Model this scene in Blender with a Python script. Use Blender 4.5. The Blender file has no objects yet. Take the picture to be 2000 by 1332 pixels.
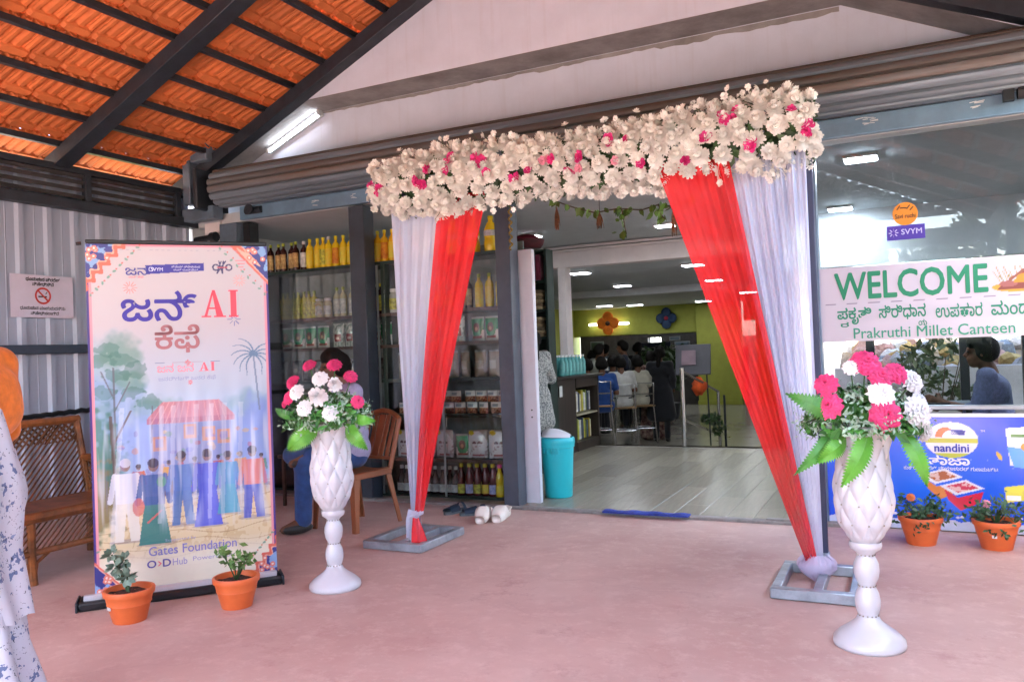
import bpy, math, random
import numpy as np
from mathutils import Vector, Matrix

random.seed(7)
rng = np.random.default_rng(11)
scn = bpy.context.scene
COL = scn.collection
PI = math.pi

# ------------------------------------------------------------------ camera
CAM = bpy.data.cameras.new("camera")
cam = bpy.data.objects.new("camera", CAM)
COL.objects.link(cam)
yaw, pitch, roll = math.radians(25.907), math.radians(0.7575), math.radians(-2.1043)
r0 = Vector((math.cos(yaw), math.sin(yaw), 0)); f0 = Vector((-math.sin(yaw), math.cos(yaw), 0)); u0 = Vector((0, 0, 1))
fw = f0 * math.cos(pitch) + u0 * math.sin(pitch)
up = u0 * math.cos(pitch) - f0 * math.sin(pitch)
rt = r0 * math.cos(roll) + up * math.sin(roll)
up2 = up * math.cos(roll) - r0 * math.sin(roll)
cam.matrix_world = Matrix(((rt.x, up2.x, -fw.x, 0), (rt.y, up2.y, -fw.y, 0), (rt.z, up2.z, -fw.z, 1.3), (0, 0, 0, 1)))
CAM.sensor_width = 36.0
CAM.sensor_fit = 'HORIZONTAL'
CAM.lens = 36.0 * 1578.4 / 2000.0
CAM.clip_start = 0.05
CAM.clip_end = 2000
scn.camera = cam

# ------------------------------------------------------------------ world, sun, exposure
SUN_EL, SUN_AZ = math.radians(54), math.radians(168)      # high sun behind the photographer; it stays off the porch floor in view
sun_dir = Vector((math.sin(SUN_AZ) * math.cos(SUN_EL), math.cos(SUN_AZ) * math.cos(SUN_EL), math.sin(SUN_EL)))
world = bpy.data.worlds.new("World"); scn.world = world; world.use_nodes = True
wn = world.node_tree
sky = wn.nodes.new('ShaderNodeTexSky'); sky.sky_type = 'NISHITA'; sky.sun_disc = False
sky.sun_elevation = SUN_EL; sky.sun_rotation = SUN_AZ
sky.air_density = 1.0; sky.dust_density = 1.8; sky.ozone_density = 1.0
wn.links.new(sky.outputs[0], wn.nodes['Background'].inputs[0])
wn.nodes['Background'].inputs[1].default_value = 0.15
SL = bpy.data.lights.new("sun", 'SUN'); SL.energy = 4.2; SL.angle = math.radians(0.5); SL.color = (1, .97, .93)
so = bpy.data.objects.new("sun", SL); COL.objects.link(so)
so.rotation_euler = (-sun_dir).to_track_quat('-Z', 'Y').to_euler()
scn.view_settings.view_transform = 'Standard'; scn.view_settings.look = 'None'
scn.view_settings.gamma = 1.0; scn.view_settings.use_curve_mapping = False
scn.view_settings.exposure = 4.05
cy = scn.cycles
cy.use_denoising = True
try: cy.denoiser = 'OPENIMAGEDENOISE'
except Exception: pass
cy.max_bounces = 10; cy.diffuse_bounces = 5; cy.glossy_bounces = 4; cy.transmission_bounces = 6; cy.transparent_max_bounces = 16
cy.sample_clamp_indirect = 6.0; cy.caustics_reflective = False; cy.caustics_refractive = False
cy.use_adaptive_sampling = True; cy.adaptive_threshold = 0.015

# ------------------------------------------------------------------ helpers
def lin(c):
    if isinstance(c, str):
        c = c.lstrip('#'); c = [int(c[i:i + 2], 16) / 255 for i in (0, 2, 4)]
    return tuple(x / 12.92 if x <= .04045 else ((x + .055) / 1.055) ** 2.4 for x in c)

MATS = {}
def mat(name, col, rough=.6, metal=0., var=.12, vscale=6., bump=.0, bscale=40., spec=.5, alpha=1., trans=0., emit=None, estr=0., attr=False, col2=None, sheen=0, coat=0., stretch=None, dirt=0., rand=0.):
    """procedural principled material: base colour modulated by noise, fine bump, optional grime patches"""
    if name in MATS: return MATS[name]
    m = bpy.data.materials.new(name); m.use_nodes = True; MATS[name] = m
    nt = m.node_tree; N = nt.nodes; L = nt.links; b = N['Principled BSDF']
    if isinstance(col, str): col = lin(col)
    tc = N.new('ShaderNodeTexCoord'); src = tc.outputs['Object']
    if stretch:
        mp = N.new('ShaderNodeMapping'); mp.inputs['Scale'].default_value = stretch; L.new(src, mp.inputs[0]); src = mp.outputs[0]
    out = None
    if attr:
        a = N.new('ShaderNodeVertexColor'); a.layer_name = 'Col'; out = a.outputs[0]
    if var > 0 or col2 is not None:
        no = N.new('ShaderNodeTexNoise'); no.inputs['Scale'].default_value = vscale; no.inputs['Detail'].default_value = 6; no.inputs['Roughness'].default_value = .65
        L.new(src, no.inputs['Vector'])
        mx = N.new('ShaderNodeMixRGB')
        if attr:
            mx.blend_type = 'MULTIPLY'; mx.inputs[0].default_value = 1
            cr = N.new('ShaderNodeValToRGB'); cr.color_ramp.elements[0].position = .3; cr.color_ramp.elements[1].position = .7
            cr.color_ramp.elements[0].color = (1 - var, 1 - var, 1 - var, 1); cr.color_ramp.elements[1].color = (1, 1, 1, 1)
            L.new(no.outputs[0], cr.inputs[0]); L.new(out, mx.inputs[1]); L.new(cr.outputs[0], mx.inputs[2])
        else:
            c2 = col2 if col2 is not None else tuple(x * (1 - var * 1.6) for x in col)
            if isinstance(c2, str): c2 = lin(c2)
            cr = N.new('ShaderNodeValToRGB'); cr.color_ramp.elements[0].position = .36; cr.color_ramp.elements[1].position = .64
            L.new(no.outputs[0], cr.inputs[0]); L.new(cr.outputs[0], mx.inputs[0])
            mx.inputs[1].default_value = (*c2, 1); mx.inputs[2].default_value = (*[min(1, x * (1 + var * .4)) for x in col], 1)
        out = mx.outputs[0]
    if rand > 0 and out is not None:
        oi = N.new('ShaderNodeObjectInfo'); mr = N.new('ShaderNodeMapRange'); mr.inputs['To Min'].default_value = 1 - rand; mr.inputs['To Max'].default_value = 1 + rand * .3
        L.new(oi.outputs['Random'], mr.inputs['Value']); mm = N.new('ShaderNodeMixRGB'); mm.blend_type = 'MULTIPLY'; mm.inputs[0].default_value = 1
        L.new(out, mm.inputs[1]); L.new(mr.outputs[0], mm.inputs[2]); out = mm.outputs[0]
    if dirt > 0:
        n3 = N.new('ShaderNodeTexNoise'); n3.inputs['Scale'].default_value = 2.3; n3.inputs['Detail'].default_value = 8; n3.inputs['Roughness'].default_value = .7
        L.new(src, n3.inputs['Vector'])
        c3 = N.new('ShaderNodeValToRGB'); c3.color_ramp.elements[0].position = .48; c3.color_ramp.elements[1].position = .72
        L.new(n3.outputs[0], c3.inputs[0])
        ml = N.new('ShaderNodeMath'); ml.operation = 'MULTIPLY'; ml.inputs[1].default_value = dirt; L.new(c3.outputs[0], ml.inputs[0])
        m3 = N.new('ShaderNodeMixRGB'); m3.inputs[2].default_value = (*lin('#6b5a4a'), 1); L.new(ml.outputs[0], m3.inputs[0]); L.new(out, m3.inputs[1]); out = m3.outputs[0]
    if out is not None: L.new(out, b.inputs['Base Color'])
    else: b.inputs['Base Color'].default_value = (*col, 1)
    b.inputs['Roughness'].default_value = rough; b.inputs['Metallic'].default_value = metal
    b.inputs['Specular IOR Level'].default_value = spec
    if coat: b.inputs['Coat Weight'].default_value = coat; b.inputs['Coat Roughness'].default_value = .12
    if sheen: b.inputs['Sheen Weight'].default_value = sheen
    if alpha < 1: b.inputs['Alpha'].default_value = alpha
    if trans > 0: b.inputs['Transmission Weight'].default_value = trans
    if emit is not None:
        b.inputs['Emission Color'].default_value = (*(lin(emit) if isinstance(emit, str) else emit), 1); b.inputs['Emission Strength'].default_value = estr
    if bump > 0:
        n2 = N.new('ShaderNodeTexNoise'); n2.inputs['Scale'].default_value = bscale; n2.inputs['Detail'].default_value = 4
        L.new(src, n2.inputs['Vector'])
        bp = N.new('ShaderNodeBump'); bp.inputs['Strength'].default_value = bump; bp.inputs['Distance'].default_value = .02
        L.new(n2.outputs[0], bp.inputs['Height']); L.new(bp.outputs[0], b.inputs['Normal'])
    return m

def thin(name, col, transp=.2, transl=.35, rough=.8, pleat=0):
    """sheer cloth: diffuse + translucent + a share of plain transparency"""
    if name in MATS: return MATS[name]
    m = bpy.data.materials.new(name); m.use_nodes = True; MATS[name] = m
    nt = m.node_tree; N = nt.nodes; L = nt.links; N.remove(N['Principled BSDF'])
    if isinstance(col, str): col = lin(col)
    d = N.new('ShaderNodeBsdfDiffuse'); t = N.new('ShaderNodeBsdfTranslucent'); tr = N.new('ShaderNodeBsdfTransparent')
    g = N.new('ShaderNodeBsdfGlossy'); g.inputs['Roughness'].default_value = .45
    no = N.new('ShaderNodeTexNoise'); no.inputs['Scale'].default_value = 9; tc = N.new('ShaderNodeTexCoord'); L.new(tc.outputs['Object'], no.inputs['Vector'])
    mx = N.new('ShaderNodeMixRGB'); mx.inputs[1].default_value = (*[x * .88 for x in col], 1); mx.inputs[2].default_value = (*col, 1)
    L.new(no.outputs[0], mx.inputs[0])
    for s in (d, t): L.new(mx.outputs[0], s.inputs[0])
    g.inputs[0].default_value = (*[min(1, x + .1) for x in col], 1)
    a = N.new('ShaderNodeMixShader'); a.inputs[0].default_value = transl; L.new(d.outputs[0], a.inputs[1]); L.new(t.outputs[0], a.inputs[2])
    c = N.new('ShaderNodeMixShader'); c.inputs[0].default_value = .06; L.new(a.outputs[0], c.inputs[1]); L.new(g.outputs[0], c.inputs[2])
    b = N.new('ShaderNodeMixShader'); b.inputs[0].default_value = transp; L.new(c.outputs[0], b.inputs[1]); L.new(tr.outputs[0], b.inputs[2])
    L.new(b.outputs[0], N['Material Output'].inputs[0])
    return m

def glass(name, tint=(1, 1, 1), refl=1.0, rough=.0):
    """thin pane: see-through with Fresnel reflection (no refraction offset)"""
    if name in MATS: return MATS[name]
    m = bpy.data.materials.new(name); m.use_nodes = True; MATS[name] = m
    nt = m.node_tree; N = nt.nodes; L = nt.links; N.remove(N['Principled BSDF'])
    tr = N.new('ShaderNodeBsdfTransparent'); tr.inputs[0].default_value = (*tint, 1)
    g = N.new('ShaderNodeBsdfGlossy'); g.inputs['Roughness'].default_value = rough
    fr = N.new('ShaderNodeFresnel'); fr.inputs['IOR'].default_value = 1.52
    mu = N.new('ShaderNodeMath'); mu.operation = 'MULTIPLY'; mu.inputs[1].default_value = refl; mu.use_clamp = True
    L.new(fr.outputs[0], mu.inputs[0])
    mx = N.new('ShaderNodeMixShader'); L.new(mu.outputs[0], mx.inputs[0]); L.new(tr.outputs[0], mx.inputs[1]); L.new(g.outputs[0], mx.inputs[2])
    L.new(mx.outputs[0], N['Material Output'].inputs[0])
    return m

class MB:
    """collects shapes into one mesh"""
    def __init__(s): s.v = []; s.f = []; s.mi = []; s.cur = 0; s.smooth = []; s.sm = False
    def add(s, vs, fs):
        o = len(s.v); s.v += [tuple(map(float, p)) for p in vs]
        s.f += [tuple(i + o for i in f) for f in fs]; s.mi += [s.cur] * len(fs); s.smooth += [s.sm] * len(fs); return s
    def box(s, c, d, R=None, bev=0.):
        hx, hy, hz = d[0] / 2, d[1] / 2, d[2] / 2
        bev = min(bev, hx * .9, hy * .9, hz * .9)
        if bev <= 0:
            vs = [(x, y, z) for x in (-hx, hx) for y in (-hy, hy) for z in (-hz, hz)]
            fs = [(0, 1, 3, 2), (4, 6, 7, 5), (0, 4, 5, 1), (2, 3, 7, 6), (0, 2, 6, 4), (1, 5, 7, 3)]
        else:
            vs = []; ids = {}
            for x in (-1, 1):
                for y in (-1, 1):
                    for z in (-1, 1):
                        for a in range(3):
                            p = [x * (hx - bev), y * (hy - bev), z * (hz - bev)]; p[a] = (x * hx, y * hy, z * hz)[a]
                            ids[(x, y, z, a)] = len(vs); vs.append(p)
            fs = []
            for a in range(3):
                b, c2 = (a + 1) % 3, (a + 2) % 3
                for sg in (-1, 1):
                    q = []
                    for sb, sc in ((-1, -1), (1, -1), (1, 1), (-1, 1)):
                        k = [0, 0, 0]; k[a] = sg; k[b] = sb; k[c2] = sc; q.append(ids[(*k, a)])
                    fs.append(tuple(q if sg > 0 else q[::-1]))
                # edges parallel to axis a
                for sb in (-1, 1):
                    for sc in (-1, 1):
                        def kk(sa, ax):
                            k = [0, 0, 0]; k[a] = sa; k[b] = sb; k[c2] = sc; return ids[(*k, ax)]
                        q = (kk(-1, b), kk(1, b), kk(1, c2), kk(-1, c2))
                        fs.append(q if sb * sc < 0 else q[::-1])
            for x in (-1, 1):
                for y in (-1, 1):
                    for z in (-1, 1):
                        t = (ids[(x, y, z, 0)], ids[(x, y, z, 1)], ids[(x, y, z, 2)]); fs.append(t if x * y * z > 0 else t[::-1])
        M = R if R is not None else Matrix.Identity(3)
        cc = Vector(c)
        return s.add([M @ Vector(p) + cc for p in vs], fs)
    def bar(s, p0, p1, w, h, bev=0., upv=(0, 0, 1)):
        p0, p1 = Vector(p0), Vector(p1); d = p1 - p0; L = d.length; x = d.normalized()
        u = Vector(upv)
        if abs(u.dot(x)) > .95: u = Vector((0, 1, 0))
        y = u.cross(x).normalized(); z = x.cross(y)
        return s.box((p0 + p1) / 2, (L, w, h), Matrix((x, y, z)).transposed(), bev)
    def tube(s, pts, r, n=8, cap=True, flat=1., closed=False):
        pts = [Vector(p) for p in pts]; k = len(pts)
        rs = r if hasattr(r, '__len__') else [r] * k
        t0 = (pts[1] - pts[0]).normalized(); u = t0.orthogonal().normalized(); vs = []; fs = []
        for i, p in enumerate(pts):
            a = pts[max(i - 1, 0)]; b = pts[min(i + 1, k - 1)]
            if closed: a = pts[(i - 1) % k]; b = pts[(i + 1) % k]
            t = (b - a).normalized(); u = (u - t * u.dot(t))
            u = u.normalized() if u.length > 1e-6 else t.orthogonal().normalized()
            w = t.cross(u)
            for j in range(n):
                an = 2 * PI * j / n; vs.append(p + (u * math.cos(an) + w * math.sin(an) * flat) * rs[i])
        kk = k if closed else k - 1
        for i in range(kk):
            for j in range(n):
                i2 = (i + 1) % k
                fs.append((i * n + j, i * n + (j + 1) % n, i2 * n + (j + 1) % n, i2 * n + j))
        if cap and not closed: fs += [tuple(range(n))[::-1], tuple((k - 1) * n + j for j in range(n))]
        return s.add(vs, fs)
    def cyl(s, p0, p1, r0, r1=None, n=16): return s.tube([p0, p1], [r0, r0 if r1 is None else r1], n)
    def lathe(s, prof, n=24, c=(0, 0, 0), fn=None, cap=True):
        vs = []; fs = []; k = len(prof)
        for i, (r, z) in enumerate(prof):
            for j in range(n):
                a = 2 * PI * j / n; rr = r + (fn(a, i / (k - 1), r, z) if fn else 0)
                vs.append((c[0] + rr * math.cos(a), c[1] + rr * math.sin(a), c[2] + z))
        for i in range(k - 1):
            for j in range(n): fs.append((i * n + j, i * n + (j + 1) % n, (i + 1) * n + (j + 1) % n, (i + 1) * n + j))
        if cap: fs += [tuple(range(n))[::-1], tuple((k - 1) * n + j for j in range(n))]
        return s.add(vs, fs)
    def grid(s, fn, nu, nv):
        vs = [fn(i / nu, j / nv) for i in range(nu + 1) for j in range(nv + 1)]
        fs = [(i * (nv + 1) + j, (i + 1) * (nv + 1) + j, (i + 1) * (nv + 1) + j + 1, i * (nv + 1) + j + 1) for i in range(nu) for j in range(nv)]
        return s.add(vs, fs)
    def prism(s, poly, y0, y1, flip=False):
        """polygon in x-z extruded along y"""
        n = len(poly); vs = [(p[0], y0, p[1]) for p in poly] + [(p[0], y1, p[1]) for p in poly]
        fs = [tuple(range(n)), tuple(range(n, 2 * n))[::-1]] + [(i, n + i, n + (i + 1) % n, (i + 1) % n) for i in range(n)]
        return s.add(vs, fs)
    def ball(s, c, r, n=10, m=7):
        rr = r if hasattr(r, '__len__') else (r, r, r); c = Vector(c); vs = [c + Vector((0, 0, -rr[2]))]; fs = []
        for i in range(1, m):
            t = PI * i / m - PI / 2
            for j in range(n): vs.append(c + Vector((rr[0] * math.cos(t) * math.cos(2 * PI * j / n), rr[1] * math.cos(t) * math.sin(2 * PI * j / n), rr[2] * math.sin(t))))
        vs.append(c + Vector((0, 0, rr[2])))
        for j in range(n): fs.append((0, 1 + (j + 1) % n, 1 + j))
        for i in range(m - 2):
            for j in range(n): fs.append((1 + i * n + j, 1 + i * n + (j + 1) % n, 1 + (i + 1) * n + (j + 1) % n, 1 + (i + 1) * n + j))
        e = len(vs) - 1; o = 1 + (m - 2) * n
        for j in range(n): fs.append((o + j, o + (j + 1) % n, e))
        return s.add(vs, fs)
    def disc(s, c, r, n=24, nrm='y', rz=None):
        vs = []; rz = rz or r
        for j in range(n):
            a = 2 * PI * j / n
            vs.append((c[0] + r * math.cos(a), c[1], c[2] + rz * math.sin(a)) if nrm == 'y' else (c[0] + r * math.cos(a), c[1] + rz * math.sin(a), c[2]))
        return s.add(vs, [tuple(range(n))])
    def mesh(s, name, mats, smooth=None):
        me = bpy.data.meshes.new(name); me.from_pydata(s.v, [], s.f)
        for m in (mats if isinstance(mats, (list, tuple)) else [mats]): me.materials.append(m)
        if any(s.mi): me.polygons.foreach_set('material_index', s.mi)
        sm = s.smooth if smooth is None else [bool(smooth)] * len(s.f)
        me.polygons.foreach_set('use_smooth', sm); me.validate(); me.update()
        if smooth == 'auto':
            try: me.set_sharp_from_angle(angle=math.radians(40))
            except Exception: pass
        return me

def put(name, me, parent=None, loc=(0, 0, 0), rz=0., R=None, scale=None):
    o = bpy.data.objects.new(name, me); COL.objects.link(o)
    if parent is not None: o.parent = parent
    if R is not None: o.matrix_basis = Matrix.Translation(loc) @ R.to_4x4()
    else:
        o.location = loc; o.rotation_euler = (0, 0, rz)
    if scale is not None: o.scale = scale if hasattr(scale, '__len__') else (scale,) * 3
    return o

def obj(name, mb, m, parent=None, loc=(0, 0, 0), rz=0., smooth='auto', **k):
    return put(name, mb.mesh(name, m, smooth), parent, loc, rz, **k)

def tag(o, label=None, cat=None, group=None, kind=None):
    if label: o['label'] = label
    if cat: o['category'] = cat
    if group: o['group'] = group
    if kind: o['kind'] = kind
    return o

def thing(name, label, cat, loc=(0, 0, 0), rz=0., group=None):
    o = bpy.data.objects.new(name, None); COL.objects.link(o); o.location = loc; o.rotation_euler = (0, 0, rz); o.empty_display_size = .1
    return tag(o, label, cat, group)

def struct(name, mb, m, smooth='auto', **k):
    return tag(obj(name, mb, m, smooth=smooth, **k), kind='structure')

def copy_tree(o, parent=None):
    c = o.copy(); COL.objects.link(c)
    if parent is not None: c.parent = parent
    for ch in list(o.children): copy_tree(ch, c)
    return c

ORD = "first second third fourth fifth sixth seventh eighth ninth tenth eleventh twelfth thirteenth fourteenth fifteenth sixteenth seventeenth eighteenth nineteenth twentieth".split()

# ------------------------------------------------------------------ lettering (made early while the scene is empty)
_TXT = {}
def text_mesh(body, bold=0., res=3, m=None):
    key = (body, bold, m.name)
    if key in _TXT: return _TXT[key]
    c = bpy.data.curves.new("lettering", 'FONT'); c.body = body; c.resolution_u = res; c.fill_mode = 'FRONT'
    o = bpy.data.objects.new("lettering", c); COL.objects.link(o)
    dg = bpy.context.evaluated_depsgraph_get(); dg.update()
    me = bpy.data.meshes.new_from_object(o.evaluated_get(dg)); bpy.data.objects.remove(o); bpy.data.curves.remove(c)
    n = len(me.vertices); co = np.empty(n * 3); me.vertices.foreach_get('co', co); co = co.reshape(-1, 3)
    lo, hi = co.min(0), co.max(0)
    co = (co - lo) / np.maximum(hi - lo, 1e-6)
    co = np.c_[co[:, 0], np.zeros(n), co[:, 1]]
    if bold > 0:      # heavier strokes: the outline repeated a little to each side, each copy a hair in front of the last
        F = [tuple(p.vertices) for p in me.polygons]; V = []; FF = []; asp = (hi[0] - lo[0]) / max(hi[1] - lo[1], 1e-6)
        for i, (dx, dz) in enumerate(((-1, 0), (1, 0), (0, 1), (0, -1), (.7, .7), (-.7, -.7))):
            V += [(p[0] + dx * bold / asp, -.00025 * i, p[2] + dz * bold) for p in co]; FF += [tuple(j + i * n for j in f) for f in F]
        bpy.data.meshes.remove(me); me = bpy.data.meshes.new("lettering"); me.from_pydata(V, [], FF)
    else: me.vertices.foreach_set('co', co.ravel())
    me.materials.clear(); me.materials.append(m); me.update()
    _TXT[key] = me; return me

def lettering(body, x0, z0, w, h, m, parent, y=-.003, bold=0., R=None, skew=0.):
    """text filling the box x0..x0+w, z0..z0+h on the parent's front (-y) face"""
    me = text_mesh(body, bold, 3, m)
    o = bpy.data.objects.new("lettering", me); COL.objects.link(o); o.parent = parent
    o.location = (x0, y, z0); o.scale = (w, 1, h); o.rotation_euler = (0, -skew, 0)
    return o

# ------------------------------------------------------------------ flat print as a colour raster
class Raster:
    def __init__(s, w, h, nx, ny, bg):
        s.w, s.h, s.nx, s.ny = w, h, nx, ny
        s.X, s.Z = np.meshgrid(np.linspace(0, w, nx), np.linspace(0, h, ny), indexing='ij')
        s.a = np.empty((nx, ny, 3)); s.a[:] = lin(bg)
    def put(s, mask, col, al=1.):
        if isinstance(col, str): col = lin(col)
        m = (np.clip(mask, 0, 1) * al)[..., None]; s.a = s.a * (1 - m) + np.array(col) * m; return s
    def rect(s, x0, z0, x1, z1, col, al=1.): return s.put(((s.X >= x0) & (s.X <= x1) & (s.Z >= z0) & (s.Z <= z1)).astype(float), col, al)
    def ell(s, x, z, rx, rz, col, al=1., soft=0., rot=0.):
        dx, dz = s.X - x, s.Z - z; c, n = math.cos(rot), math.sin(rot)
        d = np.sqrt(((dx * c + dz * n) / rx) ** 2 + ((-dx * n + dz * c) / rz) ** 2)
        return s.put(np.clip((1 - d) / max(soft, 1e-3), 0, 1) if soft else (d <= 1).astype(float), col, al)
    def ring(s, x, z, r0, r1, col, al=1.):
        d = np.hypot(s.X - x, s.Z - z); return s.put(((d >= r0) & (d <= r1)).astype(float), col, al)
    def poly(s, pts, col, al=1.):
        ins = np.zeros_like(s.X, bool); n = len(pts)
        for i in range(n):
            (x1, z1), (x2, z2) = pts[i], pts[(i + 1) % n]
            if abs(z2 - z1) < 1e-12: continue
            c = ((s.Z >= min(z1, z2)) & (s.Z < max(z1, z2))) & (s.X < (x2 - x1) * (s.Z - z1) / (z2 - z1) + x1); ins ^= c
        return s.put(ins.astype(float), col, al)
    def line(s, x0, z0, x1, z1, wd, col, al=1.):
        dx, dz = x1 - x0, z1 - z0; L = dx * dx + dz * dz + 1e-12
        t = np.clip(((s.X - x0) * dx + (s.Z - z0) * dz) / L, 0, 1)
        return s.put((np.hypot(s.X - x0 - t * dx, s.Z - z0 - t * dz) <= wd / 2).astype(float), col, al)
    def noise(s, sx, sz, seed=0, oct=3):
        r = np.random.default_rng(seed); out = np.zeros_like(s.X); amp = 1.; tot = 0
        for o in range(oct):
            gx, gz = max(2, int(sx * 2 ** o) + 2), max(2, int(sz * 2 ** o) + 2); g = r.random((gx, gz))
            u = s.X / s.w * (gx - 1.001); v = s.Z / s.h * (gz - 1.001); i = u.astype(int); j = v.astype(int); fu = u - i; fv = v - j
            fu = fu * fu * (3 - 2 * fu); fv = fv * fv * (3 - 2 * fv)
            out += amp * (g[i, j] * (1 - fu) * (1 - fv) + g[i + 1, j] * fu * (1 - fv) + g[i, j + 1] * (1 - fu) * fv + g[i + 1, j + 1] * fu * fv); tot += amp; amp *= .5
        return out / tot
    def mesh(s, name, m, disp=None):
        nx, ny = s.nx, s.ny
        Y = np.zeros_like(s.X) if disp is None else disp
        co = np.stack([s.X, Y, s.Z], -1).reshape(-1, 3)
        idx = np.arange(nx * ny).reshape(nx, ny)
        q = np.stack([idx[:-1, :-1], idx[1:, :-1], idx[1:, 1:], idx[:-1, 1:]], -1).reshape(-1, 4)
        me = bpy.data.meshes.new(name); me.vertices.add(len(co)); me.vertices.foreach_set('co', co.ravel())
        me.loops.add(q.size); me.loops.foreach_set('vertex_index', q.ravel().astype(np.int32))
        me.polygons.add(len(q)); me.polygons.foreach_set('loop_start', np.arange(0, q.size, 4, dtype=np.int32))
        me.polygons.foreach_set('use_smooth', np.ones(len(q), bool)); me.update(calc_edges=True)
        ca = me.color_attributes.new('Col', 'FLOAT_COLOR', 'POINT')
        ca.data.foreach_set('color', np.c_[s.a.reshape(-1, 3), np.ones(len(co))].astype(np.float32).ravel())
        me.materials.append(m); return me

# ------------------------------------------------------------------ smooth bodies: distance field -> surface nets
def capd(P, a, b, ra, rb, sq=None):
    a = np.array(a, float); b = np.array(b, float); ab = b - a; L = ab @ ab + 1e-12
    t = np.clip(((P - a) @ ab) / L, 0, 1); q = P - a - t[..., None] * ab
    if sq is not None:   # squash: (axis, factor) thins the section along an axis
        ax, k = sq; ax = np.array(ax, float); ax = ax / np.linalg.norm(ax); q = q + (q @ ax)[..., None] * ax * (1 / k - 1)
    return np.sqrt((q * q).sum(-1)) - (ra + (rb - ra) * t)

def sdf_mesh(name, prims, m, res=.012, k=.018, clip=None):
    """prims: (a, b, ra, rb[, squash]) joined smoothly into one closed surface"""
    lo = np.min([np.minimum(np.array(p[0]) - max(p[2], p[3]) * 1.3, np.array(p[1]) - max(p[2], p[3]) * 1.3) for p in prims], 0) - 2.5 * res - k
    hi = np.max([np.maximum(np.array(p[0]) + max(p[2], p[3]) * 1.3, np.array(p[1]) + max(p[2], p[3]) * 1.3) for p in prims], 0) + 2.5 * res + k
    n = np.ceil((hi - lo) / res).astype(int) + 1
    ax = [lo[i] + res * np.arange(n[i]) for i in range(3)]
    D = np.full(tuple(n), 1e3)
    for p in prims:
        pad = max(p[2], p[3]) * 1.3 + 4 * k + 3 * res
        l = np.minimum(p[0], p[1]) - pad; h = np.maximum(p[0], p[1]) + pad
        sl = [slice(max(0, int((l[i] - lo[i]) / res)), min(n[i], int((h[i] - lo[i]) / res) + 2)) for i in range(3)]
        G = np.stack(np.meshgrid(*[ax[i][sl[i]] for i in range(3)], indexing='ij'), -1)
        d = capd(G, p[0], p[1], p[2], p[3], p[4] if len(p) > 4 else None)
        o = D[tuple(sl)]; hh = np.clip(.5 + .5 * (o - d) / k, 0, 1)
        D[tuple(sl)] = o * (1 - hh) + d * hh - k * hh * (1 - hh)
    if clip is not None:
        G = np.stack(np.meshgrid(*ax, indexing='ij'), -1); D = np.maximum(D, clip(G))
    S = D < 0
    c = np.zeros(tuple(n - 1), int)
    for i in (0, 1):
        for j in (0, 1):
            for l in (0, 1): c += S[i:n[0] - 1 + i, j:n[1] - 1 + j, l:n[2] - 1 + l]
    act = (c > 0) & (c < 8); cells = np.argwhere(act); idx = np.full(act.shape, -1); idx[act] = np.arange(len(cells))
    acc = np.zeros((len(cells), 3)); cnt = np.zeros(len(cells))
    cor = [(i, j, l) for i in (0, 1) for j in (0, 1) for l in (0, 1)]
    for u in cor:
        for a in range(3):
            if u[a]: continue
            w = list(u); w[a] = 1
            du = D[tuple((cells + u).T)]; dw = D[tuple((cells + w).T)]; x = (du < 0) != (dw < 0)
            t = np.where(x, du / np.where(x, du - dw, 1), 0); p = np.array(u, float)[None] + t[:, None] * (np.array(w) - np.array(u))
            acc[x] += p[x]; cnt[x] += 1
    V = lo + res * (cells + acc / cnt[:, None]); F = []
    for a in range(3):
        b, d2 = (a + 1) % 3, (a + 2) % 3
        s0 = [slice(None)] * 3; s1 = [slice(None)] * 3; s0[a] = slice(0, n[a] - 1); s1[a] = slice(1, n[a])
        x = S[tuple(s0)] != S[tuple(s1)]; e = np.argwhere(x); e = e[(e[:, b] > 0) & (e[:, d2] > 0) & (e[:, b] < n[b] - 1) & (e[:, d2] < n[d2] - 1)]
        eb = np.eye(3, dtype=int)[b]; ed = np.eye(3, dtype=int)[d2]
        q = np.stack([idx[tuple((e - eb - ed).T)], idx[tuple((e - ed).T)], idx[tuple(e.T)], idx[tuple((e - eb).T)]], -1)
        fl = ~S[tuple(e.T)]; q[fl] = q[fl][:, ::-1]; F.append(q)
    F = np.concatenate(F); F = F[(F >= 0).all(1)]
    me = bpy.data.meshes.new(name); me.from_pydata(V.tolist(), [], F.tolist())
    me.polygons.foreach_set('use_smooth', np.ones(len(me.polygons), bool)); me.materials.append(m); me.update()
    return me
# ================================================================== setting
M_STEEL = mat('dark_steel_paint', '#2a3038', .5, var=.2, vscale=9, bump=.1)
M_GREY = mat('blue_grey_steel', '#66788a', .42, var=.18, vscale=5, bump=.06, dirt=.25)
M_POST = mat('slate_post_paint', '#4a5360', .45, var=.15, vscale=5, bump=.06, dirt=.15)
M_WHITE = mat('white_wall_paint', '#e6dcdc', .8, var=.06, vscale=3, bump=.08, bscale=60, dirt=.06)
M_CEIL = mat('ceiling_paint', '#c4c8cb', .85, var=.04)

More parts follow.
